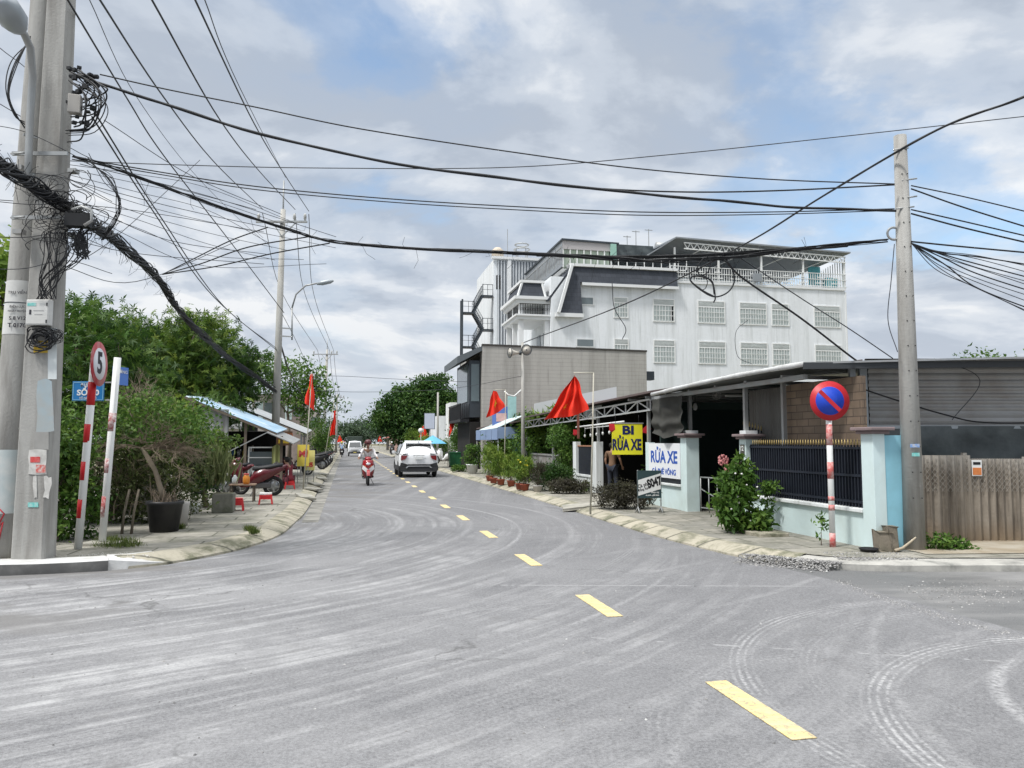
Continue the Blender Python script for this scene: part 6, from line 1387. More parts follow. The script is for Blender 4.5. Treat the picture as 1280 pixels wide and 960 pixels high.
# bonsai: black tub, leaning trunk, wide dry twiggy crown
b0 = G(205, 664, .13)
t = thing('bonsai', 'leaning bare-twigged tree in a large black tub on the left pavement', 'potted tree', b0)
MB().lathe([(.22, 0), (.28, .44), (.30, .45), (.30, .5), (.27, .5), (.26, .44), (.01, .44)], n=20).build('tub', mat('black_tub', (.02, .02, .022), .5, .3, 5, dirt=(.08, .08, .07), damt=.4), t)
m = MB(); rgb = random.Random(12)
ctop = P(178, 560, b0.y)-b0
m.tube([(0, 0, .42), (-.08, 0, .7), (-.18, 0, 1.0), ctop], [.05, .045, .04, .04], 8); m.build('trunk', mat('grey_bark', (.24, .20, .15), .9, .25, 12, bump=.4), t)
M_TWIG = mat('dry_twig', (.27, .215, .16), .9, .3, 10)
m = MB()
def twig(p, d, L, r, dep):
    q = p+d*L; mid = p+d*L*.5+Vector((rgb.gauss(0, 1), rgb.gauss(0, 1), rgb.gauss(0, .6)))*L*.07; m.tube([p, mid, q], [r, r*.8, r*.55], 4, False)
    if dep == 0: return
    for _ in range(3 if dep > 1 else 4):
        nd = (d+Vector((rgb.gauss(0, .55), rgb.gauss(0, .5), rgb.gauss(-.02, .26)))).normalized(); twig(p+d*L*rgb.uniform(.45, 1), nd, L*rgb.uniform(.6, .85), r*.6, dep-1)
for i in range(13):
    a = rgb.uniform(-3.3, .4) if i % 3 else rgb.uniform(-.3, .3); d = Vector((math.cos(a)*1.0, math.sin(a)*.6, rgb.uniform(.05, .75))).normalized(); 
    if i < 6: d = Vector((rgb.uniform(.7, 1), rgb.uniform(-.4, .2), rgb.uniform(-.05, .16))).normalized()
    d.z *= .45; twig(ctop, d.normalized(), .46 if i < 6 else .34, .014, 4)
for i in range(3): twig(ctop+Vector((rgb.uniform(-.1, .1), 0, .1)), Vector((rgb.uniform(-.5, .4), rgb.uniform(-.3, .3), 1)).normalized(), .48, .013, 4)
m.build('twigs', M_TWIG, t)
o, _ = crown('foliage', [((ctop.x+.2, 0, ctop.z+.45), (.95, .5, .35))], 110, 26, .075, LEAF_MD, t, 112, sigma=.3, aspect=.5)
m = MB()
for i in range(60): a = rgb.uniform(0, 6.28); q = rgb.uniform(.02, .22); p = Vector((q*math.cos(a), q*math.sin(a), .44)); m.tube([p, p+Vector((rgb.gauss(0, .08), rgb.gauss(0, .08), rgb.uniform(.05, .3)))], .005, 4, False)
m.build('dry_stalks', M_TWIG, t)
# more dry branches and two stakes behind the posts
t = thing('dry_bush', 'leafless tangle of brown twigs behind the street name post', 'bush', ((160-640)/960*13.9, 13.9, .1))
m = MB()
for i in range(9): twig(Vector((rgb.uniform(-.5, .7), rgb.uniform(-.2, .3), rgb.uniform(.1, .5))), Vector((rgb.gauss(0, .3), rgb.gauss(0, .2), 1)).normalized(), .5, .012, 3)
m.build('twigs', M_TWIG, t)
for i, (px, lab) in enumerate(((158, 'rough wooden stake leaning near the bonsai tub, left one'), (170, 'rough wooden stake leaning near the bonsai tub, right one'))):
    b_ = G(px-6, 668, .12); t = thing('wooden_stake', lab, 'stake', b_, 0, 'wooden stakes by the bonsai'); MB().tube([(0, 0, -.02), (.03, 0, .35), (.09, .02, .72)], [.024, .02, .018], 7).build('stick', mat('stake_wood', (.2, .17, .13), .9, .3, 8), t)
# low dark wall behind
wa, wb = P(112, 640, 14.9), P(205, 600, 16.8)
t = thing('low_brick_wall', 'low dark leaning wall behind the banded posts on the left pavement', 'wall', (wa.x, wa.y, .1))
m = MB(); m.plate([Vector((wa.x, wa.y, .1)), Vector((wb.x, wb.y, .1)), Vector((wb.x, wb.y, .85)), Vector((wa.x, wa.y, .45))], (0, .12, 0)); W(m, 'wall', mat('dark_mossy_wall', (.11, .10, .085), .95, .25, 4, dirt=(.05, .06, .03), damt=.8), t)
# pots
for i, (px, py, h, r_, mt, lab) in enumerate(((243, 642, .20, .10, M_WHITE, 'ribbed white pot standing alone left of the concrete planter'), (229, 643, .09, .11, M_WHITE, 'small shallow white bowl beside the bonsai tub'), (216, 660, .42, .12, mat('grey_pot', (.5, .48, .45), .8, .15), 'grey concrete pot tucked behind the black bonsai tub'))):
    b_ = G(px, py, .13); t = thing('plant_pot', lab, 'pot', b_+Vector((0, .35 if i == 2 else 0, 0))); MB().lathe([(r_*.8, 0), (r_, h*.9), (r_*1.05, h), (r_*.9, h), (r_*.85, h*.8), (.01, h*.8)], n=16).build('pot', mt, t)
def grass(name, label, pts, n, hgt, seed, lm=LEAF_LT):
    rg = np.random.default_rng(seed); P_ = []; 
    for (x, y, r_) in pts: q = rg.normal(size=(n, 2))*r_; P_.append(np.stack([x+q[:, 0], y+q[:, 1], np.full(n, .125)], 1))
    base = np.concatenate(P_); k = len(base); d = rg.normal(size=(k, 3))*.45; d[:, 2] = 1; d /= np.linalg.norm(d, axis=1, keepdims=True)
    o = leaf_mesh(name, base, d, rnd_dirs(rg, k), hgt*(.5+rg.random(k)), np.full(k, .008), rg.random(k), lm); tag(o, label, 'grass'); o['kind'] = 'stuff'
gp = [G(px, py, .12) for px, py in ((140, 684), (150, 680), (160, 684), (133, 678), (225, 662), (287, 640), (318, 668), (312, 664))]
grass('grass', 'grass tufts growing from the left corner kerb and pavement joints', [(p.x, p.y, .10 if i < 4 else .035) for i, p in enumerate(gp)], 190, .09, 3, leafmat('grass_blades', (.07, .11, .025), (.12, .17, .04), (.22, .26, .08)))

# ---- left shacks -------------------------------------------------------
M_BLUEROOF = mat('blue_sheet_roof', (.30, .46, .60), .5, .2, 2, metal=.2, dirt=(.62, .64, .63), damt=.8, dscale=1.5)
M_OLDSHEET = mat('old_sheet', (.30, .31, .31), .6, .2, 2, metal=.2, dirt=(.14, .12, .10), damt=.7, streak=True)
M_TIMBER = mat('timber', (.14, .115, .09), .9, .3, 6)
def uY(Y, v): return (Y-v*-DX)/DY
# shack 1
vf = -4.6; f1 = S(346, vf, 541); ua = f1[0]; zf1 = f1[1]
vb1, zb1 = SU(231, 495, ua)
s1 = RT('blue_roof_shack', 'dark open roadside shack under a long blue sloping sheet roof', 'shack', ua, vf-2)
m = MB(); m.corr((vb1, ua, zb1), (0, 4.4, .20), (vf-vb1, 0, zf1-zb1), .35, .02, .03); B(m, 'roof', M_BLUEROOF, s1)
m = MB(); m.bar((vb1, ua-.02, zb1-.05), (vf, ua-.02, zf1-.05), .05, .07); B(m, 'verge_board', M_TIMBER, s1)
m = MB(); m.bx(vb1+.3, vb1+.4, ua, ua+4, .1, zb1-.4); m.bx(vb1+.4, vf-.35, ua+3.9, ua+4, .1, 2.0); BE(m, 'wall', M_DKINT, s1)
m = MB(); m.corr((vb1+.2, ua+.1, 1.7), (1.1, 0, 0), (0, 0, zb1-2.1), .2, .015); B(m, 'gable_sheet', M_OLDSHEET, s1)
m = MB(); m.bx(vb1+.1, vb1+.28, ua-.02, ua+.06, .1, zb1-.05); 
for v in (-6.9, -5.6, -4.5): m.bx(v, v+.08, ua+.1, ua+.18, .1, zf1+(v-vf)*(zb1-zf1)/(vb1-vf)-.06)
m.bx(-4.45, -4.37, ua+3.4, ua+3.48, .1, zf1-.02); BE(m, 'post', M_TIMBER, s1)
m = MB(); aw0, aw1 = SU(333, 541, ua-.6), SU(367, 555.5, ua-.6); m.plate([(aw0[0], ua-.6, aw0[1]), (aw1[0], ua-.6, aw1[1]), (aw1[0], ua+3, aw1[1]+.14), (aw0[0], ua+3, aw0[1]+.14)], (0, 0, .03)); B(m, 'lower_awning', M_OLDSHEET, s1)
aq = SU(285, 565, ua-.6)
m = MB(); m.bar((aq[0], ua-.6, aq[1]), (aw0[0], ua-.6, aw0[1]), .03); B(m, 'awning_pole', M_STEEL, s1)
# things in the shack
t = RT('food_cart', 'glass fronted food cart with white frame inside the blue roofed shack', 'food cart', ua+.6, -5.1)
m = MB(); m.bx(-5.5, -4.7, ua+.4, ua+1.0, .45, .85); B(m, 'counter', M_STEEL, t); m = MB()
for x in (-5.5, -4.74):
    for y in (ua+.4, ua+.96): m.bx(x, x+.04, y, y+.04, .1, 1.45)
m.bx(-5.5, -4.7, ua+.4, ua+.44, 1.42, 1.46); m.bx(-5.5, -4.7, ua+.4, ua+.44, 1.1, 1.13); B(m, 'frame', M_WHITE, t); m = MB(); m.bx(-5.45, -4.75, ua+.55, ua+.9, .86, 1.3); B(m, 'glass_case', M_GLASS, t)
t = RT('shelf_rack', 'dark shelf rack with bottles and tins at the back of the shack', 'shelf', ua+2.6, -6.2)
m = MB(); m.bx(-7.0, -5.6, ua+2.5, ua+2.8, .7, .74); m.bx(-7, -5.6, ua+2.5, ua+2.8, 1.1, 1.14); m.bx(-7, -6.96, ua+2.5, ua+2.8, .1, 1.5); m.bx(-5.64, -5.6, ua+2.5, ua+2.8, .1, 1.5); B(m, 'rack', M_TIMBER, t)
rgs = random.Random(2); mts = [M_WHITE, M_BLUETARP, M_REDPAINT, M_STEEL, mat('tin_green', (.1, .3, .12), .5), mat('tin_yellow', (.6, .45, .08), .5)]
for k in range(14):
    x = -6.85+rgs.random()*1.1; z = (.745, 1.145)[k % 2]; o = MB().lathe([(.04, 0), (.045, .02), (.045, .15), (.02, .18), (.018, .22)], n=10).build('bottle', mts[k % 6])
    o.location = R(uv_of((0, 0))[0]*0+ua+2.62, -6.9+.09*k, z); tag(o, 'bottle number unseen', 'bottle')
    o['label'] = ('%s bottle, %s from the left on the %s shelf in the blue roofed shack' % (('white', 'blue', 'red', 'grey', 'green', 'yellow')[k % 6], ORD[k//2], ('lower', 'upper')[k % 2])); o['group'] = 'bottles on the shack shelf'
t = RT('hanging_cloth', 'faded yellow green cloth hanging in the shack front', 'cloth', ua+.3, -4.55); g = MB(); vs = []
for i in range(9):
    for j in range(9): vs.append((-4.75+.3*i/8, ua+.2+.03*math.sin(i*1.7), 1.55-.55*j/8-(.1*abs(i-4)/4)))
g.add(vs, [(i*9+j, i*9+9+j, i*9+10+j, i*9+j+1) for i in range(8) for j in range(8)], True); B(g, 'cloth', mat('olive_cloth', (.28, .30, .12), .9, .2, 5), t)
# sign board of the second stall
bs = P(353, 548, 30.0)
t = thing('menu_board', 'brown and yellow worn signboard over the second stall', 'signboard', bs, rad(12)); MB().box((0, 0, 0), (.75, .05, .55)).build('board', mat('board_brown', (.16, .08, .04), .7, .3, 4), t)
text('HỒNG NHUNG', .14, (0, -.03, .13), (math.pi/2, 0, 0), mat('orange_letters', (.7, .16, .03), .6), t, bold=.004, sx=.8); MB().box((.1, -.028, -.12), (.5, .006, .14)).build('yellow_strip', mat('yellow_sticker', (0, 0, 0)), t)
# shacks 2, 3, 4 down the road
def shack(label, u, v, vb_, zf_, zb_, L, mt, wall=M_OLDSHEET):
    t = RT('roadside_shack', label, 'shack', u, v-1.5, 'shacks along the left pavement')
    m = MB(); m.corr((vb_, u, zb_), (0, L, .22), (v-vb_, 0, zf_-zb_), .3, .018, .03); B(m, 'roof', mt, t)
    m = MB(); m.bx(vb_, vb_+.1, u, u+L, .1, zb_-.05); m.bx(vb_+.1, v-1.2, u+L-.1, u+L, .1, zf_); BE(m, 'wall', M_DKINT, t)
    m = MB(); m.corr((vb_+.1, u+.1, .1), (v-1.6-vb_, 0, 0), (0, 0, zf_), .2, .012); B(m, 'side_sheet', wall, t)
    m = MB()
    for y in (u+.2, u+L*.5, u+L-.3): m.bx(v-.25, v-.18, y, y+.07, .1, zf_-.02)
    BE(m, 'post', M_STEEL, t)
    return t
c2 = S(383, -4.1, 542); b2 = SU(303, 510, c2[0])
shack('second stall with a long thin pale sheet roof behind the blue roofed shack', c2[0], -4.1, b2[0], c2[1], b2[1], 5, M_ROOFMETAL)
c3 = S(409, -4.0, 551); 
shack('third stall with pale awning edge just past the first flag', c3[0]+4, -4.0, -7.5, 1.95, 2.9, 6, M_AWN)
shack('fourth rusty roofed stall before the second flag', c3[0]+14, -4.4, -8, 2.0, 3.2, 6, mat('roof_rust', (0, 0, 0)))
# concrete houses behind
for i, (pxa, pxb, pyt, Y, mt, lab) in enumerate(((312, 343, 494, 50, mat('old_plaster', (.38, .35, .32), .9, .1, 1, dirt=(.2, .19, .17), damt=.7), 'old cream flat roofed house behind the stalls, left of the lamp pole'), (350, 378, 498, 56, mat('old_plaster2', (.33, .27, .25), .9, .1, 1, dirt=(.2, .17, .15), damt=.7), 'pinkish grey block house behind the stalls, right of the lamp pole'), (378, 392, 514, 64, mat('old_plaster', (0, 0, 0)), 'small plastered house behind the third stall'))):
    x0, x1 = (pxa-640)/960*Y, (pxb-640)/960*Y; zt_ = zz(pyt, Y)
    t = thing('block_house', lab, 'house', ((x0+x1)/2, Y+2, 0), RZ*.5, 'block houses behind the stalls'); w_ = x1-x0
    MB().box((0, -.9, zt_/2), (w_+.1, 2.2, zt_)).build('wall', mt, t); MB().box((0, -.1, zt_+.06), (w_+.5, 2.6, .14)).build('roof_slab', M_RENDER, t)
    MB().box((w_*.2, -2.01, zt_-.9), (.8, .03, .8)).build('window', M_GLASS, t); MB().box((-w_*.25, -2.01, zt_-1.0), (.5, .03, 1.1)).build('shutter', M_AWN, t)
tree('small_tree', 'green roadside tree between the two left flags, past the stalls', 'tree', R(57, -4.5, .1), [((0, 0, 2.0), (.9, .9, 1.1)), ((.5, .5, 1.2), (.6, .7, .7))], 90, 36, .13, LEAF_MD, 121, trunk=.06, sigma=.22)
tree('small_tree', 'leafy light green bush just left of the second left flag', 'bush', R(66, -4.5, .1), [((0, 0, 1.3), (.7, .9, .9))], 70, 36, .13, LEAF_LT, 122, trunk=.06, sigma=.22)
# red and yellow noodle boards
b_ = P(383, 576, 27)
for i, (px, w_, mt, lab, tx) in enumerate(((379, .42, mat('board_yel', (.75, .60, .10), .5, .1), 'yellow stall board with red letters MÌ beside the first flag pole', 'MÌ'), (387.5, .34, mat('board_yel2', (.72, .66, .25), .5, .1), 'pale yellow menu board with a red 35 right of the MÌ board', '35'))):
    c = P(px, 570+6*i, 28+.2*i); t = thing('stall_board', lab, 'signboard', (c.x, c.y, .12), rad(8), 'stall boards by the first flag'); MB().box((0, 0, c.z-.1), (w_, .03, .78-.05*i)).build('board', mt, t)
    text(tx, .30 if i == 0 else .22, (0, -.02, c.z-.05-.22*i), (math.pi/2, 0, 0), M_REDPAINT, t, bold=.015); build_each(MB().tube([(-w_/2+.03, 0, 0), (-w_/2+.03, 0, c.z-.3)], .012, 5).tube([(w_/2-.03, 0, 0), (w_/2-.03, 0, c.z-.3)], .012, 5), 'leg', M_STEEL, t)
# red stools
def stool(name, label, p, top=M_REDPAINT, s=1.0, tall=.26):
    t = thing(name, label, 'stool', p, .3, 'red plastic stools'); MR = mat('stool_red', (.62, .03, .035), .4, .08, 5)
    h = tall*s; m = MB(); m.plate([(-.13, -.13, h-.03), (.13, -.13, h-.03), (.13, .13, h-.03), (-.13, .13, h-.03)], (0, 0, .03)); m.build('seat', top if top != M_REDPAINT else MR, t, bevel=.01)
    for a in (-1, 1):
        for b in (-1, 1): MB().plate([(a*.15-.02, b*.15-.02, 0), (a*.15+.02, b*.15-.02, 0), (a*.15+.02, b*.15+.02, 0), (a*.15-.02, b*.15+.02, 0)], (-a*.03, -b*.03, h-.03)).build('leg', MR, t)
    m = MB(); z = h*.55
    for a in (-1, 1): m.box((0, a*.135, z), (.25, .02, .05)); m.box((a*.135, 0, z), (.02, .25, .05)); m.box((0, a*.135, h-.06), (.25, .02, .05)); m.box((a*.135, 0, h-.06), (.02, .25, .05))
    build_each(m, 'stretcher', MR, t); return t
stool('plastic_stool', 'red plastic stool nearest the concrete planter', G(295, 638, .13)); stool('plastic_stool', 'red stool with a pale seat pad behind the parked dark red scooter', G(332, 630, .13), M_WHITE); stool('plastic_stool', 'red stool under the seated person', G(362, 611, .13))
# low table by the scooter, and bits on it
p = G(303, 627, .13); t = thing('low_table', 'small low wooden table beside the nearest red stool', 'table', p, RZ)
MB().box((0, 0, .42), (.62, .42, .03)).build('tabletop', mat('table_wood', (.28, .19, .13), .7, .2), t)
for a in (-1, 1):
    for b in (-1, 1): MB().box((a*.27, b*.17, .21), (.035, .035, .41)).build('leg', M_TIMBER, t)
t = thing('amber_jar', 'orange amber jar standing on the low wooden table', 'jar', p+Vector((.1, -.05, .437))); MB().lathe([(.07, 0), (.085, .05), (.085, .17), (.06, .2), (.06, .23)], n=14).build('jar_body', mat('amber', (.60, .22, .03), .3, .1), t); MB().cyl((0, 0, .23), (0, 0, .26), .065).build('lid', M_REDPAINT, t)
t = thing('water_jug', 'pale plastic jug on the left end of the low wooden table', 'jug', p+Vector((-.2, 0, .437))); MB().lathe([(.06, 0), (.07, .05), (.07, .15), (.03, .2), (.03, .22)], n=12).build('jug_body', mat('milky_plastic', (.5, .55, .56), .3, .1), t)
t = thing('wooden_post', 'short grey wooden post on the pavement by the seated person', 'post', G(351, 612, .13)); MB().box((0, 0, .35), (.07, .07, .7)).build('post', M_TIMBER, t)
# ================================================================ FLAGS
M_FLAG = mat('flag_red', (.78, .035, .014), .75, .12, 5); M_STAR = mat('star_yellow', (.85, .62, .04), .7); M_BAMBOO = mat('bamboo', (.48, .46, .38), .6, .15, 8, dirt=(.3, .28, .22), damt=.4)
M_REDPOLE = mat('rust_pole', (.42, .17, .12), .8, .25, 8)
def flag(label, base, poletop, cross, quad, star, group='red flags with a yellow star along the road', fold=.08, nf=3, redpole=None, seed=0):
    """quad: four world corners of the draped cloth, tip first; star: (a, b, size) in cloth coordinates"""
    t = thing('flag', label, 'flag', base, 0, group); b = Vector(base)
    MB().tube([Vector((0, 0, -.05)), (Vector(poletop)-b)*.5+Vector((.01, 0, 0)), Vector(poletop)-b], [.022, .018, .014], 8).build('pole', M_BAMBOO, t)
    if cross is not None: MB().tube([Vector(poletop)-b, Vector(cross)-b], .012, 6).build('crossbar', M_BAMBOO, t)
    if redpole: MB().tube([Vector(redpole[0])-b, Vector(redpole[1])-b], .028, 8).build('flag_stick', M_REDPOLE, t)
    n, mm = 22, 16; A, Bq, Cq, D = [Vector(q)-b for q in quad]
    def at(a, c, off=0):
        p = A.lerp(Bq, a).lerp(D.lerp(Cq, a), c)
        d = fold*math.sin(a*nf*2*math.pi+seed+c*1.3)*(.3+.7*c)+fold*.3*mnoise.noise(Vector((a*4, c*4, seed)))
        s_ = .02*math.sin(c*9+a*5+seed); return p+Vector((s_, -d-off, fold*.25*math.sin(a*6+seed)*c))
    m = MB(); vs = [at(i/n, j/mm) for i in range(n+1) for j in range(mm+1)]
    m.add(vs, [(i*(mm+1)+j, (i+1)*(mm+1)+j, (i+1)*(mm+1)+j+1, i*(mm+1)+j+1) for i in range(n) for j in range(mm)], True); cl = m.build('cloth', M_FLAG, t)
    sa, sb, sr, ratio = star; m = MB(); vs = [at(sa, sb, .006)]
    for i in range(10): q = math.pi*i/5+.3; r_ = sr if i % 2 == 0 else sr*.42; vs.append(at(sa+r_*math.cos(q)*ratio, sb+r_*math.sin(q), .006))
    m.add(vs, [(0, 1+i, 1+(i+1) % 10) for i in range(10)]); m.build('star', M_STAR, cl); return t
b = G(738, 640, .115); Y = b.y
flag('big red flag drooping from a bamboo crossbar in front of the narrow white wall', b, P(742, 466, Y), P(717, 466, Y), [P(717, 469, Y), P(720, 471, Y), P(735, 513, Y), P(680, 527, Y)], (.42, .74, .10, .6), fold=.13, nf=3, redpole=(P(723, 548, Y+.3), P(722, 480, Y+.15)), seed=1)
b = R(S(630, 3.6)[0], 3.6, .115); Y = b.y
flag('red flag with a bright star hanging in front of the blue shop banner', b, P(632, 487, Y), P(617, 487, Y), [P(616, 488, Y), P(620, 489, Y), P(632, 509, Y), P(608, 523, Y)], (.5, .55, .22, .8), fold=.08, nf=2, seed=2)
b = R(S(560, 3.7)[0], 3.7, .115); Y = b.y
flag('folded red flag on the white pole by the green waste bins', b, P(561, 512, Y), P(565, 512, Y), [P(562, 520, Y), P(566, 513, Y), P(573, 518, Y), P(561, 547, Y)], (.5, .4, .001, 1), fold=.06, nf=2, seed=3)
b = R(S(380, -3.75)[0], -3.75, .13); Y = b.y
flag('red flag with its star showing on the first pole of the left pavement', b, P(390, 466, Y), None, [P(389, 467, Y), P(391, 468, Y), P(393, 513, Y), P(380, 503, Y)], (.5, .52, .17, 2.4), fold=.06, nf=2, seed=4)
b = R(S(404, -3.75)[0], -3.75, .13); Y = b.y
flag('faded orange red flag on the second pole of the left pavement', b, P(418, 500, Y), None, [P(418, 513, Y), P(420, 514, Y), P(419, 543, Y), P(412, 545, Y)], (.5, .5, .001, 1), fold=.08, nf=2, seed=5)
for i, (px, py, v, h, lab) in enumerate(((528, 540, 4.3, .9, 'small dark red flag in front of the big dark tree'), (474, 549, 4.2, 1.1, 'orange red flag far on the right side beyond the big tree'), (461, 548, 4.2, 1.2, 'far right side flag, just before the white houses'), (455, 552, 4.3, 1.2, 'farthest flag visible on the right side of the road'), (424, 549, -3.6, 1.0, 'far left side flag above the parked motorbikes'), (430, 551, -3.5, 1.1, 'farthest flag visible on the left side of the road'))):
    u = S(px, v)[0]; b = R(u, v, .12); Y = b.y; z = P(px, py, Y).z; c = Vector((b.x, b.y, z))
    flag(lab, b, c+Vector((.1, 0, h*.7)), None, [c+Vector((0, 0, h*.6)), c+Vector((.15, 0, h*.6)), c+Vector((h*.55, 0, -h*.4)), c+Vector((-h*.35, 0, -h*.5))], (.5, .5, .14, 1), fold=.08, seed=i+6)

# ================================================================ WHEELED THINGS
M_TYRE = mat('tyre', (.02, .02, .021), .8, .2, 5); M_RIM = mat('rim', (.30, .31, .32), .35, .1, 5, metal=.7)
M_CARWHITE = mat('car_white', (.80, .81, .82), .22, .02, 1, spec=.6); M_CLAD = mat('cladding', (.025, .026, .028), .6, .1, 5)
M_CARGLASS = mat('car_glass', (.02, .025, .028), .06, .2, 1, spec=.9); M_TAIL = mat('tail_red', (.18, .008, .01), .25, .1, 3, spec=.7); M_CHROME = mat('chrome', (.55, .56, .57), .2, .05, 5, metal=.9)
M_HEADL = mat('headlight', (.75, .78, .80), .1, .05, 5, spec=.8)
def wheel(c, r, w_, parent, name='wheel', axis=(1, 0, 0)):
    a = Vector(axis); c = Vector(c)
    ty = MB().torus(c, a, r-w_*.42, w_*.5, 24, 10, 1.0).build('tyre', M_TYRE, None)
    rt = bpy.data.objects.new(name, None); C.objects.link(rt); rt.parent = parent; ty.parent = rt
    m = MB(); m.cyl(c-a*w_*.30, c+a*w_*.30, r*.62, n=20)
    for k in range(5):
        q = 2*math.pi*k/5; p = a.orthogonal().normalized(); d = p*math.cos(q)+a.cross(p)*math.sin(q)
        m.bar(c+a*w_*.33+d*.02, c+a*w_*.33+d*r*.6, .05, .03, up=a); m.bar(c-a*w_*.33+d*.02, c-a*w_*.33+d*r*.6, .05, .03, up=a)
    o = m.build('rim', M_RIM, rt); return rt
def loft(stations, close=True):
    """stations: (y, [(x, z) half section from the bottom centre to the top centre])"""
    m = MB(); rows = []
    for y, half in stations: rows.append([(x, y, z) for x, z in half]+[(-x, y, z) for x, z in reversed(half[1:-1])])
    k = len(rows[0]); vs = [v for r_ in rows for v in r_]
    fs = [(i*k+j, i*k+(j+1) % k, (i+1)*k+(j+1) % k, (i+1)*k+j) for i in range(len(rows)-1) for j in range(k)]
    if close: fs += [tuple(range(k-1, -1, -1)), tuple((len(rows)-1)*k+j for j in range(k))]
    m.add(vs, fs, True); return m
# white compact SUV seen from behind
suv_c = G(524, 597, .006); su_, sv_ = uv_of(suv_c)
car = thing('parked_car', 'white compact SUV driving away in the right lane, dark lower cladding', 'car', R(su_, .80, .01), RZ)
def sec(y, zb, w0, z1, w1, z2, w2, z3, w3, zt): return (y, [(0, zb), (w0*.9, zb), (w0, zb+.06), (w1, z1), (w1, (z1+z2)/2), (w2, z2), ((w2+w3)/2+.02, (z2+z3)/2), (w3, z3), (w3*.86, zt-.02), (w3*.5, zt), (0, zt+.01)])
st = [sec(0, .50, .74, .58, .80, .90, .78, .98, .70, 1.0), sec(.06, .30, .80, .55, .86, .96, .83, 1.06, .72, 1.08), sec(.16, .24, .84, .6, .89, 1.0, .86, 1.2, .70, 1.24), sec(.42, .22, .86, .6, .895, 1.02, .87, 1.46, .64, 1.52), sec(.62, .22, .86, .6, .895, 1.03, .875, 1.56, .62, 1.60), sec(1.2, .22, .86, .6, .885, 1.02, .875, 1.59, .61, 1.635), sec(2.0, .22, .86, .6, .885, 1.01, .87, 1.58, .60, 1.63), sec(2.5, .22, .86, .6, .885, 1.0, .87, 1.50, .59, 1.55), sec(2.95, .22, .86, .6, .89, .99, .865, 1.22, .66, 1.27), sec(3.25, .22, .86, .6, .895, .97, .85, 1.03, .72, 1.07), sec(3.8, .25, .84, .58, .87, .90, .80, .94, .66, .97), sec(4.18, .34, .74, .55, .78, .78, .70, .82, .56, .84)]
bd = loft(st).build('body', M_CARWHITE, car, bevel=0); sm = bd.modifiers.new('sub', 'SUBSURF'); sm.levels = 1; sm.render_levels = 1
m = MB(); m.plate([(-.62, .135, 1.10), (.62, .135, 1.10), (.545, .415, 1.47), (-.545, .415, 1.47)], (0, -.035, .02)); m.build('rear_window', M_CARGLASS, car, bevel=.01)
m = MB(); m.plate([(-.60, .30, 1.54), (.60, .30, 1.54), (.60, .62, 1.63), (-.60, .62, 1.63)], (0, 0, .035)); m.build('spoiler', M_CARWHITE, car, bevel=.01); 
for s in (-1, 1):
    m = MB(); m.plate([(s*.885, .55, 1.06), (s*.885, 2.0, 1.05), (s*.885, 2.85, 1.03), (s*.72, 2.45, 1.46), (s*.69, 1.9, 1.52), (s*.69, .75, 1.50)], (s*.02, 0, 0)); m.build('side_window', M_CARGLASS, car)
    m = MB(); m.bar((s*.70, .7, 1.63), (s*.70, 2.2, 1.64), .035); m.build('roof_rail', M_CHROME, car)
    m = MB(); m.plate([(s*.80, -.012, .99), (s*.52, -.03, .98), (s*.60, -.03, .84), (s*.80, -.012, .78)], (0, .05, 0)); m.build('tail_light', M_TAIL, car, bevel=.008)
    m = MB(); m.plate([(s*.84, 0, 1.07), (s*.50, -.01, 1.09), (s*.50, -.01, 1.06), (s*.84, 0, 1.04)], (0, .05, 0)); m.build('lamp_strip', M_CLAD, car)
    m = MB(); m.tube([(s*.88, 2.35, 1.10), (s*1.0, 2.32, 1.12)], .03, 6); m.box((s*1.0, 2.33, 1.13), (.16, .09, .12)); m.build('mirror', M_CARWHITE, car, bevel=.02)
    for y in (.72, 3.3):
        m = MB(); vs = []
        for i in range(13): q = math.pi*i/12; vs += [(s*.905, y+.43*math.cos(q), .33+.43*math.sin(q)), (s*.905, y+.36*math.cos(q), .33+.36*math.sin(q))]
        m.add(vs+[(x-s*.12, a, b) for x, a, b in vs], [(2*i, 2*i+2, 2*i+3, 2*i+1) for i in range(12)]+[(26+2*i, 26+2*i+2, 2*i+2, 2*i) for i in range(12)]); m.build('wheel_arch', M_CLAD, car)
        wheel((s*.78, y, .335), .335, .21, car)
m = MB(); m.plate([(-.82, -.045, .30), (.82, -.045, .30), (.86, -.035, .48), (.80, -.03, .66), (.52, -.05, .60), (-.52, -.05, .60), (-.80, -.03, .66), (-.86, -.035, .48)], (0, .14, 0)); m.build('bumper', M_CLAD, car, bevel=.02)
m = MB(); m.plate([(-.60, -.07, .44), (-.5, -.07, .54), (.5, -.07, .54), (.60, -.07, .44), (.55, -.07, .42), (.46, -.07, .50), (-.46, -.07, .50), (-.55, -.07, .42)], (0, .03, 0)); m.build('skid_trim', M_CHROME, car)
m = MB(); m.box((0, 1.9, .42), (1.80, 3.6, .22)); m.build('sill', M_CLAD, car, bevel=.03)
m = MB(); m.box((0, -.035, .88), (.36, .02, .11)); pl3 = m.build('number_plate', M_WHITE, car); m = MB(); m.box((0, -.03, 1.0), (.5, .02, .025)); m.build('boot_trim', M_CHROME, car); m = MB(); m.box((.0, .30, 1.64), (.06, .15, .08)); m.build('antenna_fin', M_CARWHITE, car, bevel=.02)

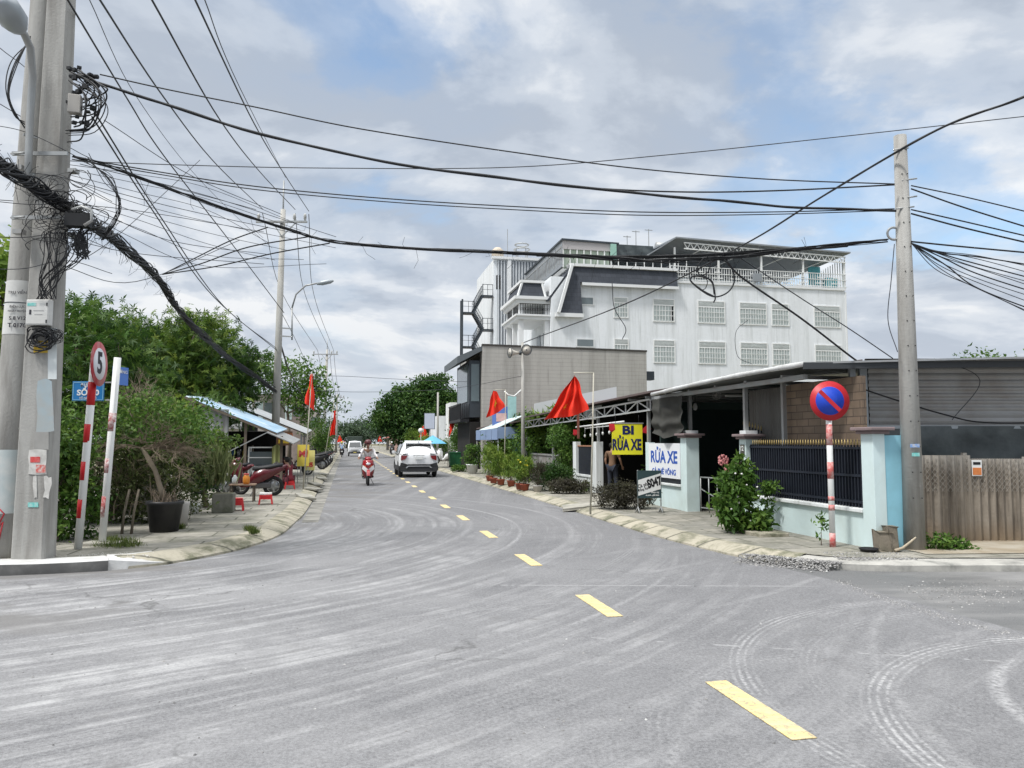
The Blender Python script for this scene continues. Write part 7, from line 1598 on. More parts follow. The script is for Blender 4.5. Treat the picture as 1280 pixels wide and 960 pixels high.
# white minivan with dark load cover, oncoming
vc = G(443.5, 570.5, .006); vu, vv = uv_of(vc)
van = thing('minivan_truck', 'white light truck with dark canvas load cover coming towards the junction', 'truck', R(vu, vv, .01), RZ+math.pi)
m = loft([(.0, [(0, .35), (.70, .35), (.74, .45), (.76, .9), (.74, .95), (.62, 1.0), (0, 1.0)]), (-.0-.02, [(0, .35), (.71, .35), (.76, .45), (.78, .9), (.77, 1.0), (.66, 1.05), (0, 1.05)]), (-.45, [(0, .3), (.74, .3), (.78, .4), (.80, .95), (.78, 1.1), (.64, 1.62), (0, 1.66)]), (-.7, [(0, .3), (.74, .3), (.78, .4), (.80, .95), (.78, 1.1), (.66, 1.72), (0, 1.78)]), (-1.6, [(0, .3), (.74, .3), (.78, .4), (.80, .95), (.78, 1.1), (.66, 1.72), (0, 1.78)])])
m.build('cab', M_CARWHITE, van)
m = MB(); m.plate([(-.66, -.02, 1.04), (.66, -.02, 1.04), (.58, -.43, 1.58), (-.58, -.43, 1.58)], (0, .03, .03)); m.build('windscreen', M_CARGLASS, van); m = MB(); m.bx(-.88, .88, -4.2, -1.65, .55, 2.3); m.build('canvas_cover', mat('canvas_green', (.045, .06, .05), .9, .2, 3), van, bevel=.08)
for s in (-1, 1): MB().box((s*.56, .012, .72), (.24, .03, .16)).build('headlight', M_HEADL, van, bevel=.01); MB().box((s*.90, -.25, 1.25), (.06, .1, .26)).build('mirror', M_CLAD, van); wheel((s*.68, -.6, .28), .28, .17, van); wheel((s*.68, -3.4, .28), .28, .17, van)
MB().box((0, .02, .42), (1.5, .06, .16)).build('bumper', M_CLAD, van, bevel=.02); MB().box((0, .035, .60), (.5, .02, .07)).build('grille', M_CLAD, van); MB().box((0, .06, .45), (.32, .01, .12)).build('number_plate', mat('plate_yellow', (.6, .5, .15), .5), van)

M_MAROON = mat('maroon_paint', (.10, .008, .014), .22, .1, 3, spec=.7); M_REDGLOSS = mat('red_gloss', (.28, .010, .016), .22, .1, 3, spec=.7); M_SEAT = mat('bike_seat', (.018, .018, .02), .6, .2, 6); M_ENG = mat('engine_grey', (.13, .13, .135), .5, .2, 8, metal=.6)
def scooter(label, loc, rz, paint=M_REDGLOSS, front=M_CARWHITE, group=None, lean=0, screen=False):
    t = thing('motor_scooter', label, 'motorcycle', loc, rz, group); t.rotation_euler = (0, lean, rz)
    wheel((0, .64, .27), .27, .09, t, 'front_wheel'); wheel((0, -.60, .27), .27, .10, t, 'rear_wheel')
    m = loft([(-.98, [(0, .80), (.03, .80), (.04, .84), (.03, .87), (0, .87)]), (-.75, [(0, .62), (.09, .64), (.13, .74), (.10, .82), (0, .83)]), (-.35, [(0, .40), (.12, .42), (.16, .62), (.13, .76), (0, .77)]), (-.1, [(0, .30), (.13, .32), (.15, .5), (.11, .68), (0, .7)]), (.05, [(0, .25), (.13, .26), (.13, .34), (.10, .42), (0, .43)]), (.22, [(0, .25), (.13, .26), (.12, .32), (.09, .36), (0, .36)])]); m.build('body', paint, t)
    m = loft([(.22, [(0, .24), (.14, .26), (.18, .42), (.20, .62), (.16, .86), (0, .9)]), (.34, [(0, .30), (.12, .32), (.20, .46), (.23, .66), (.19, .92), (0, 1.0)]), (.48, [(0, .52), (.05, .54), (.12, .62), (.15, .74), (.11, .92), (0, .96)]), (.56, [(0, .66), (.02, .67), (.05, .72), (.06, .78), (.04, .86), (0, .87)])]); m.build('leg_shield', paint, t)
    m = MB(); m.plate([(-.22, .50, .62), (0, .58, .44), (.22, .50, .62), (.19, .51, .74), (0, .595, .60), (-.19, .51, .74)], (0, .03, 0)); m.build('nose_panel', front, t, bevel=.01)
    m = loft([(-.85, [(0, .82), (.10, .83), (.11, .87), (.08, .90), (0, .90)]), (-.5, [(0, .76), (.14, .77), (.15, .82), (.11, .85), (0, .86)]), (-.05, [(0, .70), (.10, .71), (.11, .76), (.08, .79), (0, .80)])]); m.build('seat', M_SEAT, t)
    m = MB(); vs = []; 
    for i in range(11): q = rad(20+14*i); vs += [(-.06, .64+.31*math.cos(q), .27+.31*math.sin(q)), (0, .64+.325*math.cos(q), .27+.325*math.sin(q)), (.06, .64+.31*math.cos(q), .27+.31*math.sin(q))]
    m.add(vs, [(3*i, 3*i+3, 3*i+4, 3*i+1) for i in range(10)]+[(3*i+1, 3*i+4, 3*i+5, 3*i+2) for i in range(10)], True); m.build('front_fender', paint, t)
    m = MB()
    for s in (-.065, .065): m.tube([(s, .64, .27), (s*.9, .44, .66)], .018, 6)
    build_each(m, 'fork', M_ENG, t)
    m = MB(); m.tube([(-.34, .28, 1.0), (-.2, .34, 1.02), (0, .36, .98), (.2, .34, 1.02), (.34, .28, 1.0)], [.018, .014, .02, .014, .018], 6); m.build('handlebar', M_BLACK, t)
    m = loft([(.28, [(0, .93), (.10, .94), (.14, 1.0), (.10, 1.06), (0, 1.07)]), (.42, [(0, .92), (.09, .93), (.12, .98), (.08, 1.03), (0, 1.04)]), (.48, [(0, .95), (.04, .955), (.05, .98), (.04, 1.0), (0, 1.0)])]); m.build('handlebar_cover', paint, t)
    MB().ell((0, .545, .80), (.085, .03, .055), 10, 6).build('headlight', M_HEADL, t)
    for s in (-1, 1): m = MB(); m.tube([(s*.24, .33, 1.03), (s*.30, .31, 1.18)], .007, 5); m.ell((s*.33, .30, 1.21), (.07, .018, .04), 10, 6); m.build('mirror', M_BLACK, t); MB().ell((s*.11, .50, .70), (.035, .03, .03), 8, 5).build('indicator', mat('indicator', (.6, .25, .05), .3), t)
    MB().ell((0, -.98, .82), (.06, .03, .03), 8, 5).build('tail_light', M_TAIL, t)
    m = MB(); m.tube([(.08, -.05, .25), (.16, -.35, .22), (.17, -.80, .34)], [.02, .03, .055], 10); m.build('exhaust', M_CHROME, t); m = MB(); m.box((0, -.30, .30), (.18, .50, .16)); m.build('engine', M_ENG, t, bevel=.03)
    m = MB(); m.plate([(-.05, -.86, .42), (.05, -.86, .42), (.05, -1.0, .74), (-.05, -1.0, .74)], (0, -.02, 0)); m.build('rear_mudguard', M_SEAT, t); MB().box((0, -1.0, .64), (.19, .01, .14)).build('number_plate', M_WHITE, t)
    m = MB()
    for k in (.26, .30, -.02): pass
    m.tube([(-.12, -.1, .22), (-.22, -.02, .02)], .012, 5); m.build('side_stand', M_ENG, t)
    return t

# ================================================================ PEOPLE
SKIN = mat('skin', (.33, .185, .12), .6, .06, 12); M_HAIR = mat('hair', (.012, .010, .009), .6, .2)
def skin(name, pts, edges, mt, parent, sub=2, root=0):
    me = bpy.data.meshes.new(name); me.from_pydata([p[0] for p in pts], edges, []); me.materials.append(mt)
    o = bpy.data.objects.new(name, me); C.objects.link(o)
    if parent: o.parent = parent
    k = o.modifiers.new('skin', 'SKIN'); k.use_smooth_shade = True; k.branch_smoothing = .6
    sv = me.skin_vertices[0].data if len(me.skin_vertices) else None
    if sv is None:
        bm = None
    for i, p in enumerate(pts): r_ = p[1]; sv[i].radius = (r_, r_) if isinstance(r_, (int, float)) else r_
    sv[root].use_root = True
    s_ = o.modifiers.new('sub', 'SUBSURF'); s_.levels = sub; s_.render_levels = sub
    bpy.context.view_layer.update()
    m2 = bpy.data.meshes.new_from_object(o.evaluated_get(bpy.context.evaluated_depsgraph_get())); m2.name = name
    o.modifiers.clear(); o.data = m2
    if not m2.materials: m2.materials.append(mt)
    return o
def V(*a): return Vector(a)
def person(label, loc, rz, J, shirt, trousers, hair=True, helmet=None, long_sleeve=False, shoes=M_BLACK, mask=None, group=None):
    """J: joint name -> (x, y, z); the figure faces +y"""
    t = thing('person', label, 'person', loc, rz, group); J = {k: Vector(v) for k, v in J.items()}
    pts, ed = [], []
    def chain(start, items):
        prev = start
        for p, r_ in items: pts.append((p, r_)); ed.append((prev, len(pts)-1)) if prev is not None else None; prev = len(pts)-1
        return prev
    a = chain(None, [(J['pelvis'], .115), (J['waist'], .10), (J['chest'], (.125, .10))]); nk = chain(a, [(J['neck'], .05), (J['head']+V(0, 0, -.07), .058), (J['head'], (.082, .092)), (J['head']+V(0, -.005, .07), .072)])
    for s in 'LR':
        sh = chain(a, [(J['sh'+s], .055), (J['el'+s], .038), (J['wr'+s], .026)]); w = J['wr'+s]; d = (w-J['el'+s]).normalized(); pm = w+d*.06; h = chain(sh, [(pm, (.036, .016))])
        side = d.cross(V(0, 1, 0)); side = side.normalized() if side.length > .1 else V(1, 0, 0)
        for k in range(4): o_ = side*(.027-.018*k); c = chain(h, [(pm+o_+d*.035, .0095), (pm+o_*1.05+d*(.075+.008*(1.5-abs(k-1.5)))+V(0, .012, -.005), .008)])
        chain(sh, [(w+d*.03+side*.035+V(0, .012, 0), .011), (w+d*.06+side*.05+V(0, .02, 0), .009)])
        kn = chain(0, [(J['hip'+s], .085), (J['kn'+s], .055), (J['an'+s], .036)]); f = J['toe'+s]; chain(kn, [(lerp(J['an'+s], f, .55)+V(0, 0, -.03), .036), (f, .026)])
    skin('body', pts, ed, SKIN, t)
    h = J['head']; m = MB(); m.ell(h+V(0, .092, -.012), (.014, .018, .022), 8, 6); m.build('nose', SKIN, t)
    m = MB(); [m.ell(h+V(s*.033, .083, .014), (.014, .008, .008), 8, 5) for s in (-1, 1)]; build_each(m, 'eye', M_BLACK, t); m = MB(); m.ell(h+V(0, .086, -.045), (.024, .008, .006), 8, 5); m.build('mouth', mat('lips', (.3, .1, .09), .6), t)
    m = MB(); [m.ell(h+V(s*.085, -.005, 0), (.012, .02, .03), 8, 5) for s in (-1, 1)]; build_each(m, 'ear', SKIN, t)
    if hair: m = MB(); m.ell(h+V(0, -.022, .035), (.098, .100, .095), 14, 10); m.build('hair', M_HAIR, t)
    if helmet: m = MB(); m.lathe([(.125, -.03), (.135, .03), (.12, .10), (.07, .145), (.01, .155)], h+V(0, -.01, .01), 16); m.box(h+V(0, .13, .03), (.16, .08, .012)); m.build('helmet', helmet, t)
    if mask: m = MB(); m.ell(h+V(0, .06, -.04), (.065, .05, .045), 10, 7); m.build('face_mask', mask, t)
    # shirt
    pts, ed = [], []
    a = chain(None, [(J['pelvis']+V(0, 0, -.05), .140), (J['pelvis']+V(0, 0, .04), .136), (J['waist'], .122), (J['chest'], (.145, .118))]); chain(a, [(lerp(J['chest'], J['neck'], .75), .075)])
    for s in 'LR': 
        it = [(J['sh'+s], .072), (lerp(J['sh'+s], J['el'+s], .75), .058)]
        if long_sleeve: it += [(J['el'+s], .052), (lerp(J['el'+s], J['wr'+s], .9), .040)]
        chain(a, it)
    skin('shirt', pts, ed, shirt, t)
    pts, ed = [], []; chain(None, [(J['pelvis'], .135)])
    for s in 'LR': chain(0, [(J['hip'+s], .098), (lerp(J['hip'+s], J['kn'+s], .5), .085), (J['kn'+s], .070), (lerp(J['kn'+s], J['an'+s], .9), .055)])
    skin('trousers', pts, ed, trousers, t)
    for s in 'LR': m = MB(); a_, f = J['an'+s], J['toe'+s]; m.tube([a_+(a_-f)*.25+V(0, 0, -.045), lerp(a_, f, .4)+V(0, 0, -.035), lerp(a_, f, .8)+V(0, 0, -.01), f+(f-a_)*.12], [.035, .046, .044, .02], 8); m.build('shoe', shoes, t)
    return t
STAND = dict(pelvis=(0, 0, .93), waist=(0, 0, 1.08), chest=(0, .0, 1.28), neck=(0, .01, 1.44), head=(0, .03, 1.56), shL=(-.18, 0, 1.38), elL=(-.23, -.02, 1.10), wrL=(-.22, .08, .86), shR=(.18, 0, 1.38), elR=(.24, -.03, 1.11), wrR=(.22, .06, .87), hipL=(-.09, 0, .88), knL=(-.10, .02, .48), anL=(-.10, 0, .08), toeL=(-.12, .15, .03), hipR=(.09, 0, .88), knR=(.10, .05, .48), anR=(.10, .02, .08), toeR=(.13, .17, .03))
pp = G(766, 619, .12); 
J = dict(STAND); J['elR'] = (.25, .04, 1.12); J['wrR'] = (.22, .20, .92); J['head'] = (-.02, .05, 1.555)
pst = person('person in a tan shirt and dark trousers standing with back turned in the entrance', pp, rad(-35), J, mat('tan_shirt', (.17, .10, .06), .85, .1, 6), mat('dark_trousers', (.025, .03, .045), .85, .15, 6))
pst.scale = (.92, .92, .88)
RIDE = dict(pelvis=(0, -.30, .90), waist=(0, -.27, 1.04), chest=(0, -.19, 1.25), neck=(0, -.15, 1.41), head=(0, -.10, 1.54), shL=(-.18, -.17, 1.34), elL=(-.29, .0, 1.13), wrL=(-.33, .22, 1.03), shR=(.18, -.17, 1.34), elR=(.29, .0, 1.13), wrR=(.33, .22, 1.03), hipL=(-.10, -.28, .86), knL=(-.20, .10, .74), anL=(-.17, .02, .36), toeL=(-.18, .17, .32), hipR=(.10, -.28, .86), knR=(.20, .10, .74), anR=(.17, .02, .36), toeR=(.18, .17, .32))
mc = G(459.5, 606, .006)
scooter('red and white scooter ridden towards the camera in the left lane', mc, RZ+math.pi, M_REDGLOSS)
person('person in a white long sleeved shirt and dark helmet riding the red scooter', mc, RZ+math.pi, RIDE, mat('white_shirt', (.66, .64, .64), .85, .06, 6), mat('grey_trousers', (.20, .20, .20), .85, .1, 6), helmet=mat('helmet_dark', (.10, .03, .03), .3), long_sleeve=True, mask=mat('mask', (.42, .22, .18), .8))
SIT = dict(pelvis=(0, 0, .34), waist=(0, .03, .48), chest=(0, .07, .68), neck=(0, .11, .84), head=(0, .15, .95), shL=(-.18, .08, .78), elL=(-.24, .20, .56), wrL=(-.15, .38, .52), shR=(.18, .08, .78), elR=(.24, .20, .56), wrR=(.15, .38, .52), hipL=(-.10, .05, .34), knL=(-.13, .42, .46), anL=(-.13, .36, .08), toeL=(-.14, .52, .03), hipR=(.10, .05, .34), knR=(.13, .42, .46), anR=(.13, .36, .08), toeR=(.14, .52, .03))
sp_ = G(362, 611, .13)
person('person in dark red clothes with tied black hair seated on the red stool', sp_+V(0, 0, -.06), RZ+rad(55), SIT, mat('wine_shirt', (.16, .02, .03), .85, .2, 8), mat('wine_trousers', (.10, .02, .03), .85, .2, 8))
# parked two-wheelers
bk = G(332, 620, .13)
scooter('dark red parked scooter in front of the blue roofed shack, nearest one', R(uv_of(bk)[0]+.1, -5.0, .13), RZ+rad(92), M_MAROON, M_CARWHITE, 'motorbikes parked along the left pavement', -.1)
scooter('maroon scooter with its handlebars towards the planter, behind the low table', R(uv_of(bk)[0]+1.0, -5.9, .13), RZ+rad(70), M_MAROON, M_MAROON, 'motorbikes parked along the left pavement', -.1)
b3 = G(374, 594, .13); scooter('dark red motorbike parked beyond the seated person by the MÌ board', R(uv_of(b3)[0], -4.75, .13), RZ+rad(-75), M_MAROON, M_MAROON, 'motorbikes parked along the left pavement', -.1)
GM = ['first dark motorbike of the row past the second flag on the left', 'second motorbike of the row past the second flag', 'third motorbike of the row past the second flag', 'fourth motorbike of the row past the second flag']
mp0 = scooter(GM[0], R(44, -4.3, .13), RZ+rad(80), M_CLAD, M_CLAD, 'motorbikes parked along the left pavement', -.1)
for i, u in enumerate((47, 51, 56)): q = dup(mp0, R(u, -4.2, .13), RZ+rad(70+12*i), GM[i+1])
wb = R(S(557, 4.2)[0]+1, 4.3, .12); scooter('white scooter parked under the sky blue parasol', wb, RZ+rad(60), M_CARWHITE, M_CARWHITE, None, -.1)
# far riders
fr = R(86, -2.9, .006); scooter('far scooter riding near the left kerb ahead of the oncoming truck', fr, RZ, M_CLAD, M_CLAD); person('distant person in a pale blue top riding near the left kerb', fr, RZ, RIDE, mat('blue_top', (.25, .35, .5), .85), mat('dark_trousers', (0, 0, 0)), helmet=mat('helmet_yellow', (.6, .5, .1), .3), long_sleeve=True)
fr = R(96, 3.0, .006); scooter('far scooter standing by the right kerb beyond the white car', fr, RZ+math.pi, M_CLAD, M_CLAD); person('distant person on the scooter by the right kerb', fr, RZ+math.pi, RIDE, mat('grey_top', (.2, .2, .22), .85), mat('dark_trousers', (0, 0, 0)), helmet=M_CARWHITE, long_sleeve=True)

# ================================================================ POLES AND CABLES
def pole(label, base, top, r0, r1_, mt=M_POLE):
    t = thing('utility_pole', label, 'utility pole', base); MB().tube([V(0, 0, -.1), (top-base)*.5, top-base], [r0, (r0+r1_)/2, r1_], 16).build('pole_shaft', mt, t); return t
rpb = G(1143, 686, .12); RY = rpb.y; rpt = P(1125, 170, RY)
rp = pole('tall tapering concrete utility pole standing before the fibre-cement fence', rpb, rpt, .148, .086, M_POLEB)
m = MB()
for k in range(15):
    f = .12+.06*k; c = (rpt-rpb)*f; r_ = .148-.062*f
    for s in (-.4, .45): m.cyl(c+V(s*r_, -r_*.90, 0), c+V(s*r_, -r_*.90-.012, 0), .008, n=5)
build_each(m, 'bolt_hole', M_BLACK, rp)
for py, x0, x1 in ((190, -.14, .06), (228, -.02, .18), (250, 0, .18), (263, -.1, .14)): c = P(1127, py, RY)-rpb; MB().tube([c+V(x0-.02, -.08, 0), c+V(x1, -.08, .03)], .012, 5).build('hook_bolt', M_STEEL, rp)
c = P(1117, 292, RY)-rpb; MB().torus(c, (0, 1, 0), .09, .018, 14, 6).build('cable_clamp', M_STEEL, rp)
c = P(1136, 571, RY)-rpb; patchm = lambda c, w_, h, mt, nm: MB().box(c, (w_, .004, h)).build(nm, mt, rp)
patchm(P(1137, 557, RY)-rpb+V(0, -.143, 0), .13, .05, mat('blue_print', (.2, .35, .65), .8, .3, 30, dirt=(.5, .5, .5), damt=.9, dscale=25), 'blue_label'); patchm(P(1138, 568, RY)-rpb+V(0, -.143, 0), .11, .05, mat('teal_label', (0, 0, 0)), 'teal_label')
M_INSUL = mat('insulator', (.45, .45, .43), .3, .1)
def mvpole(label, base, H, lean=(0, 0), w_=1.1, s=1.0, dx=.2):
    top = base+V(lean[0], lean[1], H); t = pole(label, base, top, .17, .10)
    MB().tube([top-base-V(0, 0, .4), top-base+V(0, 0, 1.0*s)], .035, 6).build('top_spike', M_STEEL, t)
    a = top-base+V(0, -.12, -.45*s); m = MB(); m.bx(a.x-w_+dx, a.x+w_*.8+dx, a.y-.04, a.y+.04, a.z-.04, a.z+.04); m.bar(a+V(-.5+dx, 0, 0), a+V(0, 0, -.6), .04); m.bar(a+V(.5+dx, 0, 0), a+V(0, 0, -.6), .04); m.build('crossarm', M_STEEL, t)
    for x in (-w_+.1, w_*.35, w_*.72): MB().lathe([(.03, 0), (.03, .06), (.07, .08), (.04, .12), (.075, .15), (.05, .2), (.06, .24), (.02, .3)], a+V(x+dx, 0, .04), 10).build('insulator', M_INSUL, t)
    return t, base+a
pb2 = G(345, 610, 0) ; Y2 = 30.6; pb2 = V((344-640)/960*Y2, Y2, .1); pt2 = P(354, 262, Y2)
mp2, arm2 = mvpole('tall concrete power pole rising behind the blue roofed shack, crossarm on top', pb2, pt2.z-.1, (pt2.x-pb2.x, 0), 1.15, 1.2, .1)
q = [P(352, 410, Y2-.2), P(366, 411, Y2-.2), P(365, 425, Y2-.2), P(365, 385, Y2-.2), P(370, 368, Y2-.2), P(382, 357, Y2-.25), P(397, 354, Y2-.3)]
l2 = thing('street_lamp', 'curved arm street lamp bracketed to the power pole behind the shack', 'street lamp', P(352, 420, Y2-.15))
lb = l2.location; m = MB(); m.tube([x-lb for x in q[3:]], .035, 6); m.tube([P(365, 425, Y2-.2)-lb, q[3]-lb], .035, 6); m.build('arm', M_STEEL, l2); build_each(MB().bar(q[0]-lb, q[1]-lb, .05).bar(P(351, 420, Y2-.2)-lb, P(366, 421, Y2-.2)-lb, .05), 'bracket', M_STEEL, l2)
a, b = P(396, 355, Y2-.3)-lb, P(417, 351, Y2-.3)-lb; MB().tube([a, a.lerp(b, .3), a.lerp(b, .8), b], [.04, .10, .09, .03], 10).build('lamp_head', mat('lamp_grey', (0, 0, 0)), l2)
Y3 = 71; pb3 = V((405-640)/960*Y3, Y3, .1); pt3 = P(409, 437, Y3); mp3, arm3 = mvpole('second power pole further down the left side with a small crossarm', pb3, pt3.z-.1, (pt3.x-pb3.x, 0), 1.3, 1.0, .0)
Y4 = 112; pb4 = V((421-640)/960*Y4, Y4, .1); mp4, arm4 = mvpole('far thin power pole beyond the second flag on the left', pb4, 8.5, (0, 0), 1.1)
Y5 = 58; pb5 = R(S(547, 4.6)[0], 4.6, .1); pole('thin concrete pole beside the lilac billboard', pb5, pb5+V(0, 0, P(547, 492, pb5.y).z), .10, .07)

def cr(pts, n=8):
    P_ = [Vector(p) for p in pts]
    if len(P_) == 2: P_ = [P_[0], P_[0].lerp(P_[1], .5), P_[1]]
    q = [P_[0]*2-P_[1]]+P_+[P_[-1]*2-P_[-2]]; out = []
    for i in range(1, len(q)-2):
        a, b, c, d = q[i-1:i+3]
        for k in range(n): t = k/n; out.append(.5*((2*b)+(c-a)*t+(2*a-5*b+4*c-d)*t*t+(3*b-3*c+d-a)*t**3))
    out.append(P_[-1]); return out
M_THIN = mat('thin_grey_cable', (.035, .038, .045), .55, .2, 5)
def cable(label, pts, r=.010, mt=M_CABLE, cat='cable', name='overhead_cable', group=None, strands=1, spread=0, seed=0, fuzz=0):
    base = P(*pts[0]); t = thing(name, label, cat, base, 0, group); path = [p-base for p in cr([P(*p) for p in pts])]
    m = MB(); rg = random.Random(seed)
    if strands == 1: m.tube(path, r, 6, False)
    else:
        for k in range(strands):
            ph = rg.uniform(0, 6.28); rr_ = spread*rg.uniform(.2, 1); fr_ = rg.uniform(.25, .7); j1, j2 = 0, len(path)
            if k % 4 == 3: j1 = rg.randrange(0, len(path)//3); j2 = len(path)-rg.randrange(0, len(path)//3)
            pp_ = [p+V(math.cos(ph+i*fr_)*rr_*.6, math.cos(ph+i*fr_+1)*rr_*.6, math.sin(ph+i*fr_)*rr_) for i, p in enumerate(path[j1:j2])]
            m.tube(pp_, r*rg.uniform(.6, 1.2), 5, False)
        for k in range(fuzz):
            i = rg.randrange(2, len(path)-2); p = path[i]; d = V(rg.gauss(0, .12), rg.gauss(0, .1), rg.uniform(-.35, .22)); m.tube([p, p+d*.5+V(rg.gauss(0, .04), 0, -.03), p+d], .003, 3, False)
    m.build('strand', mt, t); return t
Pn = lambda *a: a
L, RR = 9.85, RY-.12
cable('thickest tangled cable bundle sweeping from the left edge past the twin poles into the trees', [(-60, 165, 7.0), (0, 204, 8.2), (48, 236, 9.2), (92, 262, 9.8), (125, 285, 10.8), (150, 304, 12), (200, 350, 15), (222, 385, 17), (255, 420, 20), (290, 450, 25), (345, 488, 30.3)], .011, strands=34, spread=.12, seed=1, fuzz=300)
cable('thick black cable bundle crossing the junction to the lower clamp of the right pole', [(92, 195, L), (150, 213, 10.3), (250, 250, 11.5), (330, 277, 12.5), (380, 293, 12.6), (420, 302, 12.4), (520, 311, 12.1), (640, 316, 11.7), (760, 321, 11.4), (880, 319, 11.1), (1000, 311, 10.9), (1110, 300, RR)], .0085, strands=11, spread=.028, seed=2, fuzz=26)
cable('extra cable wraps thickening the junction bundle in front of the white building', [(640, 317, 11.7), (760, 323, 11.4), (850, 326, 11.1), (940, 318, 10.9), (1060, 306, RR)], .008, strands=9, spread=.035, seed=3, fuzz=40)
cable('thick twisted cable leaving the top knot of the twin poles towards the right pole', [(112, 101, L), (200, 128, 10), (320, 166, 10.1), (480, 202, 10.3), (640, 224, 10.4), (780, 240, 10.5), (900, 251, 10.6), (1010, 260, 10.7), (1120, 263, RR)], .017, strands=4, spread=.012, seed=4)
cable('wavy cable just above the thick twisted one, ending at the right pole', [(125, 93, L), (210, 112, 10), (320, 134, 10.1), (450, 161, 10.2), (640, 190, 10.4), (800, 211, 10.5), (960, 224, 10.7), (1118, 230, RR)], .009)
cable('cable dipping low and rising again to the upper hook of the right pole', [(640, 224, 10.4), (740, 235, 10.5), (860, 240, 10.6), (980, 238, 10.7), (1118, 231, RR)], .011)
cable('upper of two parallel cables between the twin poles and the middle hook', [(90, 196, L), (200, 215, 10), (320, 233, 10.1), (480, 248, 10.3), (640, 258, 10.5), (800, 265, 10.6), (960, 265, 10.7), (1118, 261, RR)], .008)
cable('lower of two parallel cables between the twin poles and the middle hook', [(90, 199, L), (200, 218, 10), (320, 237, 10.1), (480, 252, 10.3), (640, 262, 10.5), (800, 269, 10.6), (960, 268, 10.7), (1118, 263, RR)], .007)
cable('thin straight wire crossing behind the upper cables to the upper right edge', [(60, 200, 13), (220, 206, 13), (400, 210, 13), (640, 209, 13), (840, 193, 13), (1040, 172, 13), (1330, 140, 13)], .008, M_THIN)
cable('steep thick cable from the upper right corner down to the loudspeaker pole', [(1340, 95, 9.5), (1280, 121, 9.8), (1200, 150, 10.3), (1118, 191, RR), (1020, 251, 13), (925, 308, 16), (800, 372, 21), (690, 415, 27), (655, 428, 30)], .016, strands=2, spread=.010, seed=6)
for i, (pts, r_, lab) in enumerate((
    ([(70, -25, 9.0), (92, 12, L), (160, 125, 14), (205, 195, 17.5), (290, 305, 24), (355, 391, Y2)], .014, 'leftmost long cable running down to the lamp bracket height of the power pole'),
    ([(100, -40, 7), (125, 0, 8.5), (205, 122, 13), (270, 205, 20), (329, 262, Y2-.1)], .013, 'cable ending at the left insulator of the power pole'),
    ([(165, -40, 7), (190, 0, 8.5), (275, 150, 14), (325, 215, 22), (369, 262, Y2-.1)], .013, 'cable ending at the middle insulator of the power pole'),
    ([(225, -40, 7), (244, 0, 8.5), (318, 155, 15), (355, 217, 23), (386, 264, Y2-.1)], .013, 'cable ending at the right insulator of the power pole'),
    ([(240, -40, 7), (256, 0, 8.5), (300, 110, 14), (357, 222, Y2)], .008, 'faint wire ending at the spike on top of the power pole'),
    ([(90, -40, 7), (112, 0, 8.5), (170, 120, 13), (240, 214, 20), (300, 275, 28), (340, 310, Y2)], .006, 'faint wire between the two leftmost long cables'))):
    cable(lab, pts, r_, M_THIN if r_ < .01 else M_CABLE, group='long cables fanning to the power pole')
cable('upper strand of the doubled cable from the twin poles to the power pole shaft', [(118, 140, L), (200, 270, 15), (280, 383, 22), (345, 435, Y2)], .012)
cable('lower strand of the doubled cable from the twin poles to the power pole shaft', [(115, 146, L), (190, 262, 14.5), (268, 372, 21), (346, 438, Y2)], .012)
for i, (a, b) in enumerate((((328, 266), (397, 438)), ((369, 267), (412, 438)), ((386, 268), (417, 438)))):
    mid = ((a[0]+b[0])/2-9, (a[1]+b[1])/2+16, 46); cable(('left', 'middle', 'right')[i]+' conductor hanging between the near and far power poles', [(a[0], a[1], Y2), mid, (b[0], b[1], Y3)], .016, M_THIN, group='conductors between the power poles')
for i, (a, b) in enumerate((((397, 438), (414, 500)), ((412, 438), (421, 500)), ((417, 438), (426, 500)))): cable(('left', 'middle', 'right')[i]+' conductor running on past the far power pole', [(a[0], a[1], Y3), ((a[0]+b[0])/2-1, 473, 90), (b[0], b[1], Y4)], .02, M_THIN, group='conductors beyond the far power pole')
cable('cable bundle sagging from the power pole bracket past the first flag', [(349, 425, Y2), (365, 470, 40), (385, 505, 52), (404, 522, Y3)], .02, strands=5, spread=.05, seed=7)
cable('thin cable from the power pole shaft to the second power pole', [(352, 391, Y2), (372, 430, 42), (395, 480, 58), (407, 500, Y3)], .012)
cable('faint horizontal wire crossing low over the road to the balcony building', [(350, 480, Y2+5), (408, 470, 44), (500, 474, 45), (600, 478, 44)], .012, M_THIN); cable('second faint wire crossing low over the road to the loudspeaker pole', [(350, 486, Y2+5), (450, 490, 40), (560, 486, 36), (653, 470, 30.5)], .010, M_THIN)
for i, (pts, lab) in enumerate((
    ([(203, 343, 15.2), (250, 330, 13.5), (310, 309, 12.7), (385, 296, 12.6)], 'upper link wire from the tangled bundle knot to the junction bundle'),
    ([(203, 343, 15.2), (270, 333, 13.5), (340, 317, 12.7), (412, 304, 12.5)], 'lower link wire from the tangled bundle knot to the junction bundle'),
    ([(203, 343, 15.2), (245, 322, 13.5), (290, 300, 12.8), (335, 284, 12.7)], 'short link wire curving up from the bundle knot'))): cable(lab, pts, .011, group='link wires between the two bundles')
rg = random.Random(21)
DIRW = ['uppermost', 'second', 'third', 'fourth', 'fifth', 'sixth', 'seventh', 'lowest']
for i in range(8):
    y0 = 200+i*7; pts = [(rg.uniform(60, 95), y0+rg.uniform(-8, 8), L), (170+rg.uniform(-10, 10), y0+18+i*4, 11), (260, y0+35+i*7, 12.2), (rg.uniform(330, 420), 285+i*7+rg.uniform(-8, 8), 13)]
    cable(DIRW[i]+' of the thin stray wires fanning right from the twin poles', pts, .0045, M_THIN, group='stray wires right of the twin poles', seed=i)
